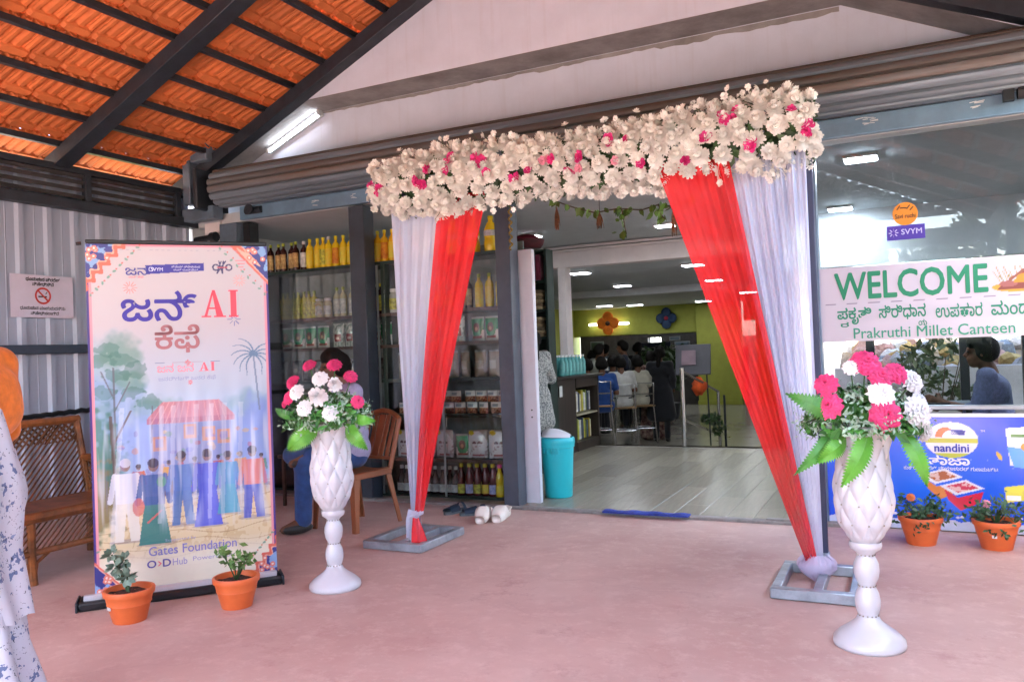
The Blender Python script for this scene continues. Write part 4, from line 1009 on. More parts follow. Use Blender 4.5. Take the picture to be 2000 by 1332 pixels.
fig(.585, .31, .44, '#5a63d6', '#5a66dc', True); fig(.695, .37, .36, '#5fa0d0', '#58a8c8', True); fig(.83, .33, .42, '#e88a86', '#4a5fc8', False)
R_.line(.27, .36, .34, .42, .01, '#d46a6a', .9); R_.ell(.345, .58, .025, .03, '#4f9f6a', .8); R_.ell(.225, .45, .03, .05, '#d8706a', .8)
# light and dark reflection streaks of the wrinkled sheet, painted over the middle
R_.put(np.clip((n3 - .5) * 3.2, 0, 1) * np.clip((z - .28) / .1, 0, 1) * np.clip((1.08 - z) / .25, 0, 1), '#e8ecff', .6)
R_.put(np.clip((n3 - .5) * -3.0, 0, 1) * np.clip((z - .40) / .1, 0, 1) * np.clip((1.0 - z) / .25, 0, 1), '#7f8fe2', .38)
for k, xx in enumerate((.14, .34, .40, .52, .60, .67, .76)): R_.poly([(xx - .02 - .05 * (k == 0), .16 if k == 0 else .35), (xx + .0 - .05 * (k == 0), .16 if k == 0 else .35), (xx + .03, 1.0), (xx + .005, 1.0)], '#f0f2ff', .28)
# borders and corners
for (a, b_) in ((0, .012), (W - .012, W)): R_.rect(a, 0, b_, H, '#4b3a86'); 
for (a, b_) in ((.012, .024), (W - .024, W - .012)): R_.rect(a, 0, b_, H, '#ee9aa6')
R_.rect(0, H - .012, W, H, '#e78a9c')
for sx in (0, 1):
    for sz in (0, 1):
        cx, cz = sx * W, sz * H; dd = (np.abs(x - cx) + np.abs(z - cz) * .82); wob = .018 * np.sin((x + z) * 75) ; sc = 1 if sz else .8
        R_.put((dd + wob < .20 * sc).astype(float), '#e8705e'); R_.put((dd + wob < .165 * sc).astype(float), '#f5b7a2'); R_.put((dd + wob < .15 * sc).astype(float), '#43418c')
        R_.put(((dd < .14 * sc) & (n4 > .58)).astype(float), '#8fb0e0')
        for k in range(7):
            u_, v_ = rng.random(2) * .1 * sc; p = (cx + (1 - 2 * sx) * (u_ + .01), cz + (1 - 2 * sz) * (v_ + .01)); R_.ell(p[0], p[1], .014, .014, '#f08c7a'); R_.ell(p[0], p[1], .006, .006, '#ffe9e0')
        for k in range(9): 
            u_ = k / 8 * .24 * sc; p = (cx + (1 - 2 * sx) * (u_ + .02), cz + (1 - 2 * sz) * (.25 * sc - u_ * 1.1 + .03)); R_.ell(p[0], p[1], .010, .006, '#5f9f8a', .8, rot=rng.random() * 3); R_.ell(p[0] + .01, p[1] + .012, .005, .005, '#e0604e', .8)
# burst marks
def burst(cx, cz, rr, c, n=10):
    for k in range(n): a = 2 * PI * k / n; R_.line(cx + rr * .35 * math.cos(a), cz + rr * .35 * math.sin(a), cx + rr * math.cos(a), cz + rr * math.sin(a), .0045, c)
burst(.215, 1.66, .034, '#e98f86', 12); burst(.79, 1.70, .034, '#eba59c', 12); burst(.755, 1.475, .034, '#4a5fa8', 8)
# logo strip
R_.poly([(.30, 1.735), (.60, 1.755), (.60, 1.80), (.30, 1.785)], '#3b2f9c'); R_.ring(.325, 1.763, .009, .013, '#cfd0f0')
for k in range(4): a = k * PI / 2; R_.line(.70 - .03 * (k % 2), 1.74, .70 + .012 * (k - 1.5), 1.81, .007, '#3d3566')
for sx in (-1, 1): R_.ring(.70 + sx * .035, 1.775, .012, .02, '#3d3566')
R_.line(.675, 1.775, .725, 1.775, .007, '#c85060')
for k in range(4): R_.line(.775 + .008 * k, 1.815 - .018 * k, .83 - .008 * k, 1.815 - .018 * k, .006, '#ee8f96')
for k in range(22): R_.rect(.14 + .03 * k, 1.868, .155 + .03 * k, 1.872, '#9a96b0', .6 if k % 5 else 0)
# fine rules
R_.rect(.33, 1.238, .38, 1.241, '#7f86a8'); R_.rect(.42, 1.238, .58, 1.241, '#b58f9c', .6); R_.rect(.62, 1.238, .67, 1.241, '#7f86a8'); burst(.50, 1.237, .014, '#e0888e', 8); burst(.51, 1.125, .012, '#e0888e', 8)
M_PRINT = mat('banner_print', (1, 1, 1), .33, attr=True, var=0, spec=.4)
disp = .006 * np.sin(x * 55 + 1.5 * np.sin(z * 3)) * np.clip((1.25 - z) / .6, 0, 1) * R_.noise(6, 3, 9) * np.clip((z - .30) / .15, 0, 1)
R_.a = R_.a * np.array((.74, .78, .77))
bp = put('printed_sheet', R_.mesh('printed_sheet', M_PRINT, disp), ban, (.075, .028, .07)); bp.matrix_basis = Matrix.Translation((.075, .012, .07)) @ Matrix.Shear('XY', 4, (0, 0)) if False else bp.matrix_basis
def ink(c): return mat('ink_' + c.strip('#'), c, .5, var=.04)
BX, BZ = .06, .06
B_ = lambda s, x0, z0, w, h, c, bold=0.: lettering(s, x0, z0, w, h, ink(c), ban, .0262, bold)
B_("ಜನ್", .245, 1.545, .385, .165, '#35268f', .02)
B_("ಕೆಫೆ", .41, 1.365, .23, .155, '#a2686c', .014)
sf = MB()   # serif capitals A I
SERIF = ([(0, 0), (.26, 0), (.26, .05), (0, .05)], [(.33, 0), (.66, 0), (.66, .05), (.33, .05)], [(.08, .05), (.155, .05), (.335, .93), (.285, .93)], [(.40, .05), (.585, .05), (.37, 1), (.29, 1)], [(.2, .30), (.46, .30), (.45, .36), (.21, .36)], [(.74, 0), (1, 0), (1, .05), (.74, .05)], [(.74, .95), (1, .95), (1, 1), (.74, 1)], [(.79, .05), (.95, .05), (.95, .95), (.79, .95)])
def serif(mb, part, x0, z0, w, h):
    A = lambda u, v: (x0 + u * w, .0262, z0 + v * h)
    for pl in part:
        mb.add([A(*p) for p in pl], [tuple(range(len(pl)))])
for (a_, c_, d_, e_, col) in ((.655, 1.56, .20, .155, '#f0485a'), (.632, 1.255, .085, .05, '#ee6a78')):
    for part in (SERIF[:5], SERIF[5:]): sf = MB(); serif(sf, part, a_, c_, d_, e_); obj('lettering', sf, ink(col), ban, smooth=False)
B_("ಜನ", .415, 1.255, .085, .05, '#e98a98'); B_("ಜನ", .52, 1.255, .085, .05, '#e98a98')
B_("ಜನರಿಗಾಗಿ ಜನರ ಕೆಫೆ", .42, 1.205, .30, .026, '#8d93b5')
B_("ಜನ", .27, 1.80, .11, .055, '#3a3a8c', .01); B_("ಜನ್ ಕೆಫೆ", .285, 1.782, .075, .014, '#e0606a')
B_("SVYM", .40, 1.822, .06, .02, '#d8d8f4'); B_("ಸ್ವಾಮಿ ವಿವೇಕಾನಂದ", .505, 1.842, .15, .012, '#d8d8f4'); B_("ಯೂತ್ ಮೂವ್ಮೆಂಟ್", .515, 1.825, .13, .011, '#d8d8f4')
B_("Gates Foundation", .345, .245, .46, .05, '#7a78b8', .012)
B_("O", .335, .18, .045, .04, '#5a5298', .03); B_("›", .388, .186, .02, .026, '#e0707a', .02); B_("D", .415, .18, .04, .04, '#5a5298', .03); B_("Hub", .465, .18, .075, .038, '#8a86bc'); B_("Powered by", .57, .184, .22, .032, '#9a94bc'); B_("Supported by", .43, .312, .16, .018, '#8d93b5')
# ================================================================== shelves with bottles and packets
M_SHELF = mat('green_black_shelf', '#22362f', .5, var=.3, vscale=6)
M_EDGE = mat('shelf_edge_wood', '#5d4338', .6, var=.3, vscale=10)
SX0, SX1, SY0, SY1 = -5.83, -3.08, 6.26, 6.64
shelf = thing('display_shelf', 'dark glazed display shelf full of bottles and packets behind the posts', 'shelf', ((SX0 + SX1) / 2, 6.45, 0))
cx_ = (SX0 + SX1) / 2
q = MB(); q.box((0, .2, 1.15), (SX1 - SX0, .02, 2.3)); obj('back_panel', q, mat('shelf_back', '#868b89', .7, var=.2), shelf)
for x in (SX0, SX1):
    q = MB(); q.box((x - cx_, 0, 1.1), (.035, .38, 2.2), bev=.003); obj('side_panel', q, M_SHELF, shelf)
for x in (-4.36,):
    q = MB(); q.box((x - cx_, -.01, 1.1), (.05, .36, 2.17), bev=.003); obj('divider', q, M_SHELF, shelf)
LEV = {'top': 2.185, 'second': 1.70, 'third': 1.405, 'fourth': 1.085, 'fifth': .76, 'sixth': .36, 'bottom': .035}
for nme, zz in LEV.items():
    q = MB(); q.box((0, 0, zz - .013), (SX1 - SX0 - .04, .37, .024), bev=.002); o = obj('shelf_board', q, M_SHELF, shelf)
    q = MB(); q.box((0, -.189, zz - .013), (SX1 - SX0 - .04, .004, .03)); obj('edge_strip', q, M_EDGE if nme in ('second', 'third', 'sixth') else M_SHELF, o)
for x0, x1 in ((-5.81, -4.39), (-4.33, -3.72), (-3.71, -3.10)):
    q = MB(); q.box(((x0 + x1) / 2 - cx_, -.215, 1.09), (x1 - x0, .005, 2.12)); p_ = obj('glass_door', q, glass('cabinet_glass', (.97, .99, .98), .9), shelf, smooth=False)
    q = MB(); q.box((x1 - cx_ - .012, -.222, 1.09), (.02, .006, 2.12)); obj('door_edge', q, mat('aluminium_edge', '#aab4b4', .3, metal=.5, var=.1), p_)

def bottle_mesh(kind):
    q = MB()
    if kind == 'oil': pr = [(0, 0), (.033, 0), (.036, .008), (.036, .19), (.03, .215), (.014, .235), (.013, .262)]; cap = (.016, .258, .288)
    elif kind == 'squat': pr = [(0, 0), (.034, 0), (.037, .01), (.036, .09), (.033, .11), (.036, .135), (.035, .17), (.016, .225), (.015, .255)]; cap = (.019, .25, .282)
    elif kind == 'jar': pr = [(0, 0), (.042, 0), (.045, .01), (.045, .15), (.036, .165), (.034, .175)]; cap = (.038, .172, .2)
    elif kind == 'flask': pr = [(0, 0), (.04, 0), (.043, .008), (.043, .11), (.03, .15), (.014, .18), (.014, .22)]; cap = (.018, .215, .245)
    elif kind == 'jug': pr = [(0, 0), (.055, 0), (.062, .012), (.062, .09), (.056, .12), (.062, .15), (.06, .2), (.04, .25), (.02, .275), (.02, .29)]; cap = (.025, .285, .32)
    q.lathe(pr, 14); c = MB(); c.lathe([(0, cap[1]), (cap[0], cap[1]), (cap[0], cap[2] - .004), (cap[0] * .9, cap[2]), (0, cap[2])], 12)
    lb = MB(); r_ = pr[2][0] + .0012; z0, z1 = {'oil': (.03, .175), 'squat': (.02, .1), 'jar': (.03, .12), 'flask': (.015, .085), 'jug': (.14, .19)}[kind]; n = 9
    lb.add([(r_ * math.cos(-PI / 2 + (i / n - .5) * 2.6), r_ * math.sin(-PI / 2 + (i / n - .5) * 2.6), z) for z in (z0, z1) for i in range(n + 1)], [(i, i + 1, n + 2 + i, n + 1 + i) for i in range(n)])
    return q, c, lb
BOT = {}
def colm(name, c, rough=.35, **k): return mat(name, c, rough, var=k.pop('var', .1), vscale=k.pop('vscale', 12), **k)
LIQ = {'yellow': colm('yellow_oil', (.80, .58, .02), .15), 'amber': colm('amber_oil', (.78, .46, .02), .15), 'lime': colm('lime_oil', (.58, .54, .06), .2), 'pale': colm('pale_syrup', (.55, .5, .32), .2), 'dark': colm('dark_syrup', (.035, .012, .012), .15), 'plum': colm('plum_syrup', (.12, .015, .02), .15), 'clear': colm('clear_plastic', (.45, .47, .42), .15)}
CAPM = {'yellow': colm('yellow_cap', (.75, .62, .02)), 'white': colm('white_cap', (.75, .75, .75)), 'pink': colm('pink_cap', (.7, .05, .25)), 'green': colm('green_cap', (.35, .42, .05)), 'black': colm('black_cap', (.02, .02, .02))}
def label_mat(name, a, b_, sc=30):
    return mat(name, a, .6, var=0, col2=b_, vscale=sc)
LAB = {'tan': label_mat('tan_label', '#c9ae74', '#8d6a3a', 26), 'gold': label_mat('gold_label', '#e0b818', '#d8d048', 22), 'orange': label_mat('orange_label', '#e0a020', '#c05a10', 24), 'white': label_mat('white_label', '#dcdcd6', '#9fa5ad', 24), 'lemon': label_mat('lemon_label', '#d8d84a', '#7d7a20', 30), 'blue': label_mat('blue_label', '#c8cce8', '#7a86c8', 26)}
def bottle(kind, liq, cap, lab, x, y, z, label, group, s=1.):
    if kind not in BOT:
        a, c, l = bottle_mesh(kind); BOT[kind] = (a.mesh('body', LIQ['yellow'], True), c.mesh('cap', CAPM['yellow'], 'auto'), l.mesh('label_band', LAB['tan'], True))
    t = thing('bottle', label, 'bottle', (x, y, z), 0, group); t.scale = (s, s, s)
    for nm, me, m in (('body', BOT[kind][0], LIQ[liq]), ('cap', BOT[kind][1], CAPM[cap]), ('label_band', BOT[kind][2], LAB[lab])):
        if m is None: continue
        o = put(nm, me, t); o.material_slots[0].link = 'OBJECT'; o.material_slots[0].material = m
def brow(items, x0, x1, shelf_n, y, what, group, kind, liq, cap, lab, s=1., ref='from the sofa end'):
    for i in range(items):
        x = x0 + (x1 - x0) * i / max(1, items - 1)
        bottle(kind, liq if isinstance(liq, str) else liq[i % len(liq)], cap if isinstance(cap, str) else cap[i % len(cap)], lab if isinstance(lab, str) else lab[i % len(lab)], x + .004 * rng.normal(), y + .01 * rng.normal(), LEV[shelf_n] + .001, f"{ORD[i]} {what} {ref}, {shelf_n} shelf", group, s)
# top shelf
brow(5, -5.77, -5.43, 'top', 6.34, 'brown bottle with tan label', 'tan labelled bottles on the top shelf', 'oil', 'dark', 'green', 'tan')
bottle('oil', 'dark', 'white', 'white', -5.355, 6.35, 2.186, 'single dark bottle with white cap between tan and yellow ones, top shelf', 'tan labelled bottles on the top shelf')
brow(7, -5.27, -4.78, 'top', 6.34, 'yellow oil bottle before the dark post', 'yellow oil bottles on the top shelf', 'oil', 'yellow', ['yellow', 'yellow', 'yellow', 'white', 'yellow'], ['gold', 'gold', 'lemon', 'gold', 'orange'], 1.05)
brow(9, -4.56, -3.84, 'top', 6.34, 'amber oil bottle right after the dark post', 'amber oil bottles on the top shelf', 'oil', 'amber', 'yellow', ['orange', 'gold'], 1.06)
brow(3, -3.64, -3.26, 'top', 6.36, 'large yellow oil jug beside the red drape', 'oil jugs on the top shelf', 'jug', 'yellow', 'yellow', 'white')
# second shelf
brow(7, -5.66, -5.25, 'second', 6.36, 'lime yellow bottle', 'lime yellow bottles on the second shelf', 'oil', 'lime', 'green', 'lemon', .95)
brow(2, -5.17, -5.06, 'second', 6.34, 'pale jar with white lid', 'white lidded jars on the second shelf', 'jar', 'pale', 'white', 'white', .95)
brow(4, -4.98, -4.72, 'second', 6.36, 'pale bottle with white label', 'white labelled bottles on the second shelf', 'oil', 'pale', 'green', 'white', 1.)
brow(2, -4.51, -4.43, 'second', 6.35, 'dark bottle just after the dark post', 'dark bottles on the second shelf', 'oil', 'dark', ['white', 'yellow'], ['tan', 'lemon'])
brow(6, -4.30, -3.70, 'second', 6.36, 'green labelled jar behind the drapes', 'green jars on the second shelf', 'jar', 'clear', 'white', 'lemon', 1.15)
brow(1, -3.50, -3.50, 'second', 6.35, 'dark bottle beside the yellow ones', 'bottles by the doorway post', 'oil', 'dark', 'black', 'tan')
brow(3, -3.40, -3.18, 'second', 6.35, 'yellow bottle nearest the doorway post', 'bottles by the doorway post', 'oil', 'yellow', 'green', 'gold', 1.05)
# bottom shelf
brow(9, -4.28, -3.70, 'bottom', 6.36, 'small dark bottle with white cap and label', 'dark bottles on the bottom shelf', 'flask', 'dark', 'white', 'white')
brow(5, -3.62, -3.32, 'bottom', 6.33, 'plum bottle with yellow cap, front row', 'yellow capped bottles on the bottom shelf', 'squat', 'plum', 'yellow', ['lemon', 'blue', 'lemon', 'gold', 'blue'])
brow(5, -3.59, -3.29, 'bottom', 6.44, 'plum bottle with yellow cap, back row', 'yellow capped bottles on the bottom shelf', 'squat', 'plum', 'yellow', 'gold', 1.06)
brow(2, -3.24, -3.15, 'bottom', 6.33, 'yellow juice bottle with pink cap', 'pink capped bottles on the bottom shelf', 'squat', 'yellow', 'pink', 'gold')
brow(3, -4.9, -4.66, 'bottom', 6.36, 'yellow bottle behind the plastic chair', 'yellow bottles behind the chair', 'oil', 'yellow', 'yellow', 'gold', .9)

M_POUCH = mat('pouch_print', (1, 1, 1), .22, attr=True, var=0, coat=.35)
def pouch_mesh(name, w, h, d, paint, seed):
    R = Raster(w, h, 25, 33, '#d8d8d4'); paint(R, w, h); u = R.X / w; v = R.Z / h
    bul = d / 2 * (np.sin(PI * np.clip(u, 0, 1)) ** .6) * (np.sin(PI * np.clip(v * 1.0, 0, 1)) ** .5); wr = .004 * (R.noise(4, 5, seed) - .5)
    me = R.mesh(name, M_POUCH, -bul + wr); 
    import bmesh
    bm = bmesh.new(); bm.from_mesh(me); g2 = bmesh.ops.duplicate(bm, geom=bm.verts[:] + bm.edges[:] + bm.faces[:])
    nv = [e for e in g2['geom'] if isinstance(e, bmesh.types.BMVert)]
    for vv in nv: vv.co.y = -vv.co.y
    bmesh.ops.reverse_faces(bm, faces=[e for e in g2['geom'] if isinstance(e, bmesh.types.BMFace)]); bmesh.ops.remove_doubles(bm, verts=bm.verts[:], dist=1e-5)
    bm.to_mesh(me); bm.free(); return me
def p_green(R, w, h):
    R.rect(0, h * .45, w, h, '#239058'); R.ell(w / 2, h * .45, w * .38, h * .3, '#239058'); R.ell(w * .5, h * .55, w * .24, h * .2, '#6b4a3a'); R.ell(w * .5, h * .5, w * .1, h * .08, '#c9a67c'); R.rect(w * .15, h * .1, w * .85, h * .2, '#8d3a34'); R.rect(0, h * .93, w, h, '#c8d0cc')
def p_red(R, w, h):
    R.put(np.ones_like(R.X), '#cfd8d2'); R.put((R.noise(7, 8, 3) > .55).astype(float), '#7f9488', .8); R.rect(w * .2, h * .22, w * .75, h * .55, '#8c2f30'); R.rect(w * .3, h * .32, w * .6, h * .42, '#d8c0b8')
def p_brown(R, w, h):
    R.put(np.ones_like(R.X), '#8f8375'); R.put((R.noise(9, 12, 5) > .5).astype(float), '#8f8575', .8); R.rect(w * .2, h * .3, w * .8, h * .6, '#a9a398'); R.rect(0, h * .92, w, h, '#9aa39f')
def p_snack(R, w, h):
    R.put(np.ones_like(R.X), '#d5d8d4'); R.rect(0, 0, w, h * .5, '#b88d6c'); R.put(((R.noise(10, 8, 7) > .52) & (R.Z < h * .5)).astype(float), '#7a3f34', .9); R.rect(w * .15, h * .62, w * .7, h * .86, '#8fa0a4')
def p_white(R, w, h):
    R.put(np.ones_like(R.X), '#aaa29c'); R.ell(w * .42, h * .34, w * .62, h * .62, '#dfe0e6'); R.ell(w * .2, h * .9, w * .14, h * .09, '#d8c030'); R.ell(w * .38, h * .55, w * .12, h * .05, '#5a3a44'); R.ell(w * .64, h * .55, w * .12, h * .05, '#5a3a44'); R.put(((R.noise(8, 8, 11) > .6) & (R.Z < h * .45)).astype(float), '#a58d92', .8); R.rect(w * .25, h * .08, w * .8, h * .15, '#a8606a')
def p_dark(R, w, h):
    R.put(np.ones_like(R.X), '#2d2c2c'); R.put((R.noise(6, 8, 9) > .55).astype(float), '#5c5550', .7); R.ell(w * .5, h * .5, w * .2, h * .12, '#8d8a84')
PM = {k: pouch_mesh('pouch', w, h, d, f, i) for i, (k, w, h, d, f) in enumerate((('green', .135, .215, .06, p_green), ('red', .125, .23, .06, p_red), ('brown', .105, .24, .07, p_brown), ('snack', .105, .10, .05, p_snack), ('white', .19, .25, .08, p_white), ('dark', .11, .2, .06, p_dark)))}
def prow(kind, n, x0, x1, sh, what, group, y=6.36, dz=0., ref='from the sofa end'):
    for i in range(n):
        o = put('packet', PM[kind], None, (x0 + (x1 - x0) * i / max(1, n - 1) + .004 * rng.normal() , y + .008 * rng.normal(), LEV[sh] + .002 + dz), .12 * rng.normal()); tag(o, f"{ORD[i]} {what} {ref}, {sh} shelf", 'packet', group)
prow('green', 4, -5.69, -5.22, 'third', 'green and white packet', 'green packets on the third shelf')
prow('red', 4, -5.04, -4.56, 'third', 'pale packet with red label', 'red labelled packets on the third shelf')
prow('green', 1, -4.46, -4.46, 'third', 'green packet just after the dark post', 'green packets on the third shelf')
prow('red', 5, -4.28, -3.68, 'third', 'red labelled packet behind the drapes', 'red labelled packets on the third shelf')
prow('green', 3, -3.50, -3.20, 'third', 'green packet nearest the doorway post', 'green packets on the third shelf')
prow('dark', 9, -5.72, -4.56, 'fourth', 'dark packet behind the seated man', 'dark packets on the fourth shelf')
prow('brown', 9, -4.28, -3.19, 'fourth', 'brown grain packet', 'brown packets on the fourth shelf', ref='from the dark post')
prow('snack', 10, -4.30, -3.19, 'fifth', 'small snack packet, lower layer', 'snack packets on the fifth shelf', ref='from the dark post')
prow('snack', 8, -4.1, -3.24, 'fifth', 'small snack packet, upper layer', 'snack packets on the fifth shelf', dz=.102, y=6.38, ref='from the dark post')
prow('dark', 8, -5.72, -4.6, 'fifth', 'dark packet low behind the seated man', 'dark packets on the fifth shelf')
prow('white', 3, -4.32, -3.9, 'sixth', 'white rice packet behind the drapes', 'white packets on the sixth shelf', ref='from the dark post')
prow('green', 1, -3.70, -3.70, 'sixth', 'green packet beside the white rice packets', 'white packets on the sixth shelf', ref='by the red drape')
prow('white', 3, -3.56, -3.15, 'sixth', 'white rice packet near the doorway post', 'white packets on the sixth shelf', ref='from the red drape')
prow('dark', 8, -5.72, -4.6, 'sixth', 'dark packet near the floor behind the chair', 'dark packets on the sixth shelf')
# maroon basket on top of shelf and one by the doorway
def basket(label, loc, s):
    t = thing('basket', label, 'basket', loc); t.scale = (s, s, s)
    q = MB(); q.lathe([(.0, 0), (.2, 0), (.24, .05), (.26, .12), (.25, .12), (.22, .03), (0, .02)], 24, fn=lambda a, tt, rr, z: .006 * math.sin(a * 24) if .1 < tt < .8 else 0); obj('bowl', q, mat('maroon_basket', '#5a1220', .6, var=.3, vscale=20), t)
    q = MB(); q.ball((0, 0, .12), (.2, .2, .09), 14, 8); obj('cover', q, mat('maroon_cloth', '#7a1030', .8, var=.2), t, smooth=True)
basket('maroon basket on the cabinet behind the yellow bottles', (-4.92, 6.60, 2.2), .72)
basket('maroon basket on top of the cloth rack past the doorway post', (-3.86, 8.42, 2.47), .8)

# bead string on the doorway post
q = MB()
for k in range(46): q.ball((-2.905 + .012 * math.sin(k * 1.1), 6.03 + .012 * math.cos(k * 1.1), 2.62 - .0105 * k), .0095, 6, 4)
tag(obj('bead_string', q, mat('gold_beads', '#9a7a2a', .4, metal=.4, var=.3, vscale=60)), 'gold bead string hanging down the doorway post', 'beads')
# white board standing at the doorway
wb = thing('white_board', 'tall narrow white board leaning upright beside the doorway post', 'board', (-2.885, 6.27, 0))
q = MB(); q.box((0, 0, 1.085), (.135, .06, 2.16), bev=.006); obj('panel', q, mat('white_laminate', '#dddce6', .5, var=.04), wb)
q = MB(); q.box((-.072, .0, 1.085), (.012, .07, 2.16)); obj('edge_strip', q, mat('teal_edge', '#2d5a5c', .5), wb)
for zz in (.80, .74): 
    q = MB(); q.cyl((.02, -.033, zz), (.02, -.037, zz), .007, n=10); obj('screw', q, M_STEEL, wb)
# bin
bn = thing('dustbin', 'turquoise plastic dustbin with a white swing lid by the doorway', 'bin', (-2.79, 6.58, .016))
M_TEAL = mat('turquoise_plastic', (.03, .60, .68), .35, var=.06, vscale=3)
q = MB(); q.lathe([(0, 0), (.115, 0), (.12, .008), (.142, .43), (.152, .435), (.153, .465), (.14, .468), (.13, .40), (0, .02)], 32); obj('tub', q, M_TEAL, bn)
q = MB(); q.lathe([(.154, .46), (.157, .475), (.154, .51), (.145, .52), (.14, .5)], 32); obj('collar', q, M_TEAL, bn)
q = MB(); q.grid(lambda u, v: (.135 * (2 * u - 1), .12 * (2 * v - 1) * math.sqrt(max(.02, 1 - (2 * u - 1) ** 2 * .95)), .515 + .10 * (1 - (2 * u - 1) ** 2 * .5) * (1 - (2 * v - 1) ** 2 * .85) * (1 - .5 * u)), 14, 12); obj('lid', q, mat('white_lid', '#e6e8f0', .35, var=.04), bn, smooth=True)
for k in range(5):
    q = MB(); q.box((.1 * math.sin(.35 * k - .7), -.138 - .006 * math.cos(.35 * k), .41), (.014, .02, .05), bev=.003); obj('rib', q, M_TEAL, bn)
# mat at the threshold
q = MB(); q.grid(lambda u, v: (-2.17 + .68 * u, 5.945 + .09 * v, .038 + .004 * math.sin(u * 23) + .003 * math.sin(v * 9 + u * 11)), 30, 4); q.box((-1.83, 5.99, .03), (.67, .085, .01)); tag(obj('door_mat', q, mat('blue_mat', (.04, .07, .42), .85, var=.25, vscale=40, bump=.3, bscale=200), smooth=False), 'narrow blue mat strip lying across the doorway threshold', 'mat')

# hanging vine and dried tassels inside the doorway
vn = thing('hanging_vine', 'green leafy vine strung across the doorway behind the garland', 'vine', (-2.0, 6.4, 2.45))
pth = [(-.72, 0, .16), (-.5, 0, .06), (-.3, .02, -.01), (-.08, 0, .0), (.1, .03, -.03), (.24, 0, -.01), (.42, 0, -.04), (.62, 0, .06)]
q = MB(); q.tube(pth, .006, 5); q.tube([(-.06, 0, 0), (-.05, .02, -.1), (-.03, 0, -.22)], .005, 5); q.tube([(.25, 0, 0), (.27, 0, -.09), (.30, 0, -.13)], .005, 5); obj('stem', q, M_BARK, vn)
r = np.random.default_rng(12); lmb = MB(); lmb.add([(0, 0, 0), (.022, .004, -.012), (.026, .002, -.035), (0, -.004, -.07), (-.026, .002, -.035), (-.022, .004, -.012)], [(0, 1, 2, 3), (0, 3, 4, 5)]); lme = lmb.mesh('leaf', mat('vine_leaf', (.13, .24, .03), .5, var=.3, vscale=9, rand=.5)); 
for k in range(70):
    if k < 44: t_ = r.random() * 6.99; i = int(t_); p = Vector(pth[i]).lerp(Vector(pth[i + 1]), t_ - i)
    elif k < 60: p = Vector((-.055 + .02 * r.normal(), 0, -.24 * r.random()))
    else: p = Vector((.27 + .02 * r.normal(), 0, -.13 * r.random()))
    o = put('leaf', lme, vn, p + Vector((.01 * r.normal(), .03 * r.normal(), .01))); o.rotation_euler = (r.normal() * .5, r.normal() * .5, r.random() * 6); s = .7 + .7 * r.random(); o.scale = (s, s, s)
M_DRY = mat('dried_grass', '#8a5a3a', .9, var=.4, vscale=40)
for i, (x, z0, z1, w, lb) in enumerate(((-2.63, 2.52, 2.32, .025, 'long dried grass tassel hanging near the doorway post'), (-2.245, 2.43, 2.29, .034, 'short bulbous dried tassel hanging in the middle of the vine'), (-1.62, 2.42, 2.17, .026, 'dried grass tassel hanging beside the red drape'))):
    t = thing('dried_tassel', lb, 'tassel', (x, 6.38, z0), 0, 'dried tassels in the doorway')
    q = MB(); q.tube([(0, 0, .22), (0, 0, 0)], .003, 5); obj('string', q, M_BARK, t)
    q = MB()
    for k in range(26):
        a = r.random() * 6.28; rr = w * math.sqrt(r.random()); L = (z0 - z1) * (.7 + .3 * r.random()); q.tube([(0, 0, 0), (rr * .7 * math.cos(a), rr * .7 * math.sin(a), -L * .5), (rr * math.cos(a), rr * math.sin(a), -L)], [.003, .005, .002], 4)
    tag(obj('straw', q, M_DRY, t), kind='stuff')

# ================================================================== signs
def ink2(c): return mat('ink_' + c.strip('#'), c, .5, var=.04)
ws = thing('welcome_sign', 'white canteen sign with green welcome lettering on the shop window', 'sign', (-.537, 6.088, 1.285))
R_ = Raster(1.50, .517, 220, 90, '#d2c9cf')
for k in range(11): R_.ell(.08 + .138 * k, .262, .035, .004, '#6f5f74', .9)
R_.rect(0, .2585, 1.5, .2605, '#b8b0ba', .6)
fx = 1.10
for k in range(14): R_.line(fx + .03 + .012 * k, .31, fx - .03 + .016 * k + .01 * math.sin(k * 3), .42 + .03 * math.sin(k * 2.1), .006, ('#d9a45a', '#b8923a', '#8a8a3a')[k % 3], .9)
R_.ell(fx + .13, .315, .17, .035, '#d9a23c'); R_.poly([(fx - .01, .30), (fx + .2, .30), (fx + .22, .335), (fx + .02, .345)], '#8a4438'); R_.ell(fx + .05, .335, .05, .02, '#a8625a')
R_.poly([(fx + .08, .34), (fx + .26, .34), (fx + .24, .43), (fx + .16, .45), (fx + .11, .40)], '#d8902a'); R_.poly([(fx + .12, .40), (fx + .2, .46), (fx + .25, .43), (fx + .2, .38)], '#a02c28'); R_.ell(fx + .185, .475, .028, .03, '#9a5a44'); R_.ell(fx + .19, .49, .032, .024, '#2a1a1c'); R_.line(fx + .14, .42, fx + .06, .36, .016, '#9a5a44')
q = MB(); q.box((.75, .006, .2585), (1.50, .008, .517), bev=.001); obj('board', q, mat('sign_vinyl', '#ded4da', .4, var=.02), ws)
put('printed_sheet', R_.mesh('printed_sheet', mat('sign_print', (1, 1, 1), .35, attr=True, var=0)), ws, (0, .0, 0))
G1 = ink2('#1f8f63')
lettering("WELCOME", .111, .292, .925, .182, G1, ws, -.002, .03)
G2 = ink2('#2c8f6c')
for wd, x0, w, z0, h in (("ಪಕೃತಿ", .121, .215, .118, .115), ("ಸಿರಿಧಾನ", .385, .285, .138, .10), ("ಉಪಹಾರ", .73, .27, .138, .088), ("ಮಂದಿರ", 1.05, .30, .138, .092)): lettering(wd, x0, z0, w, h, G2, ws, -.002, .02)
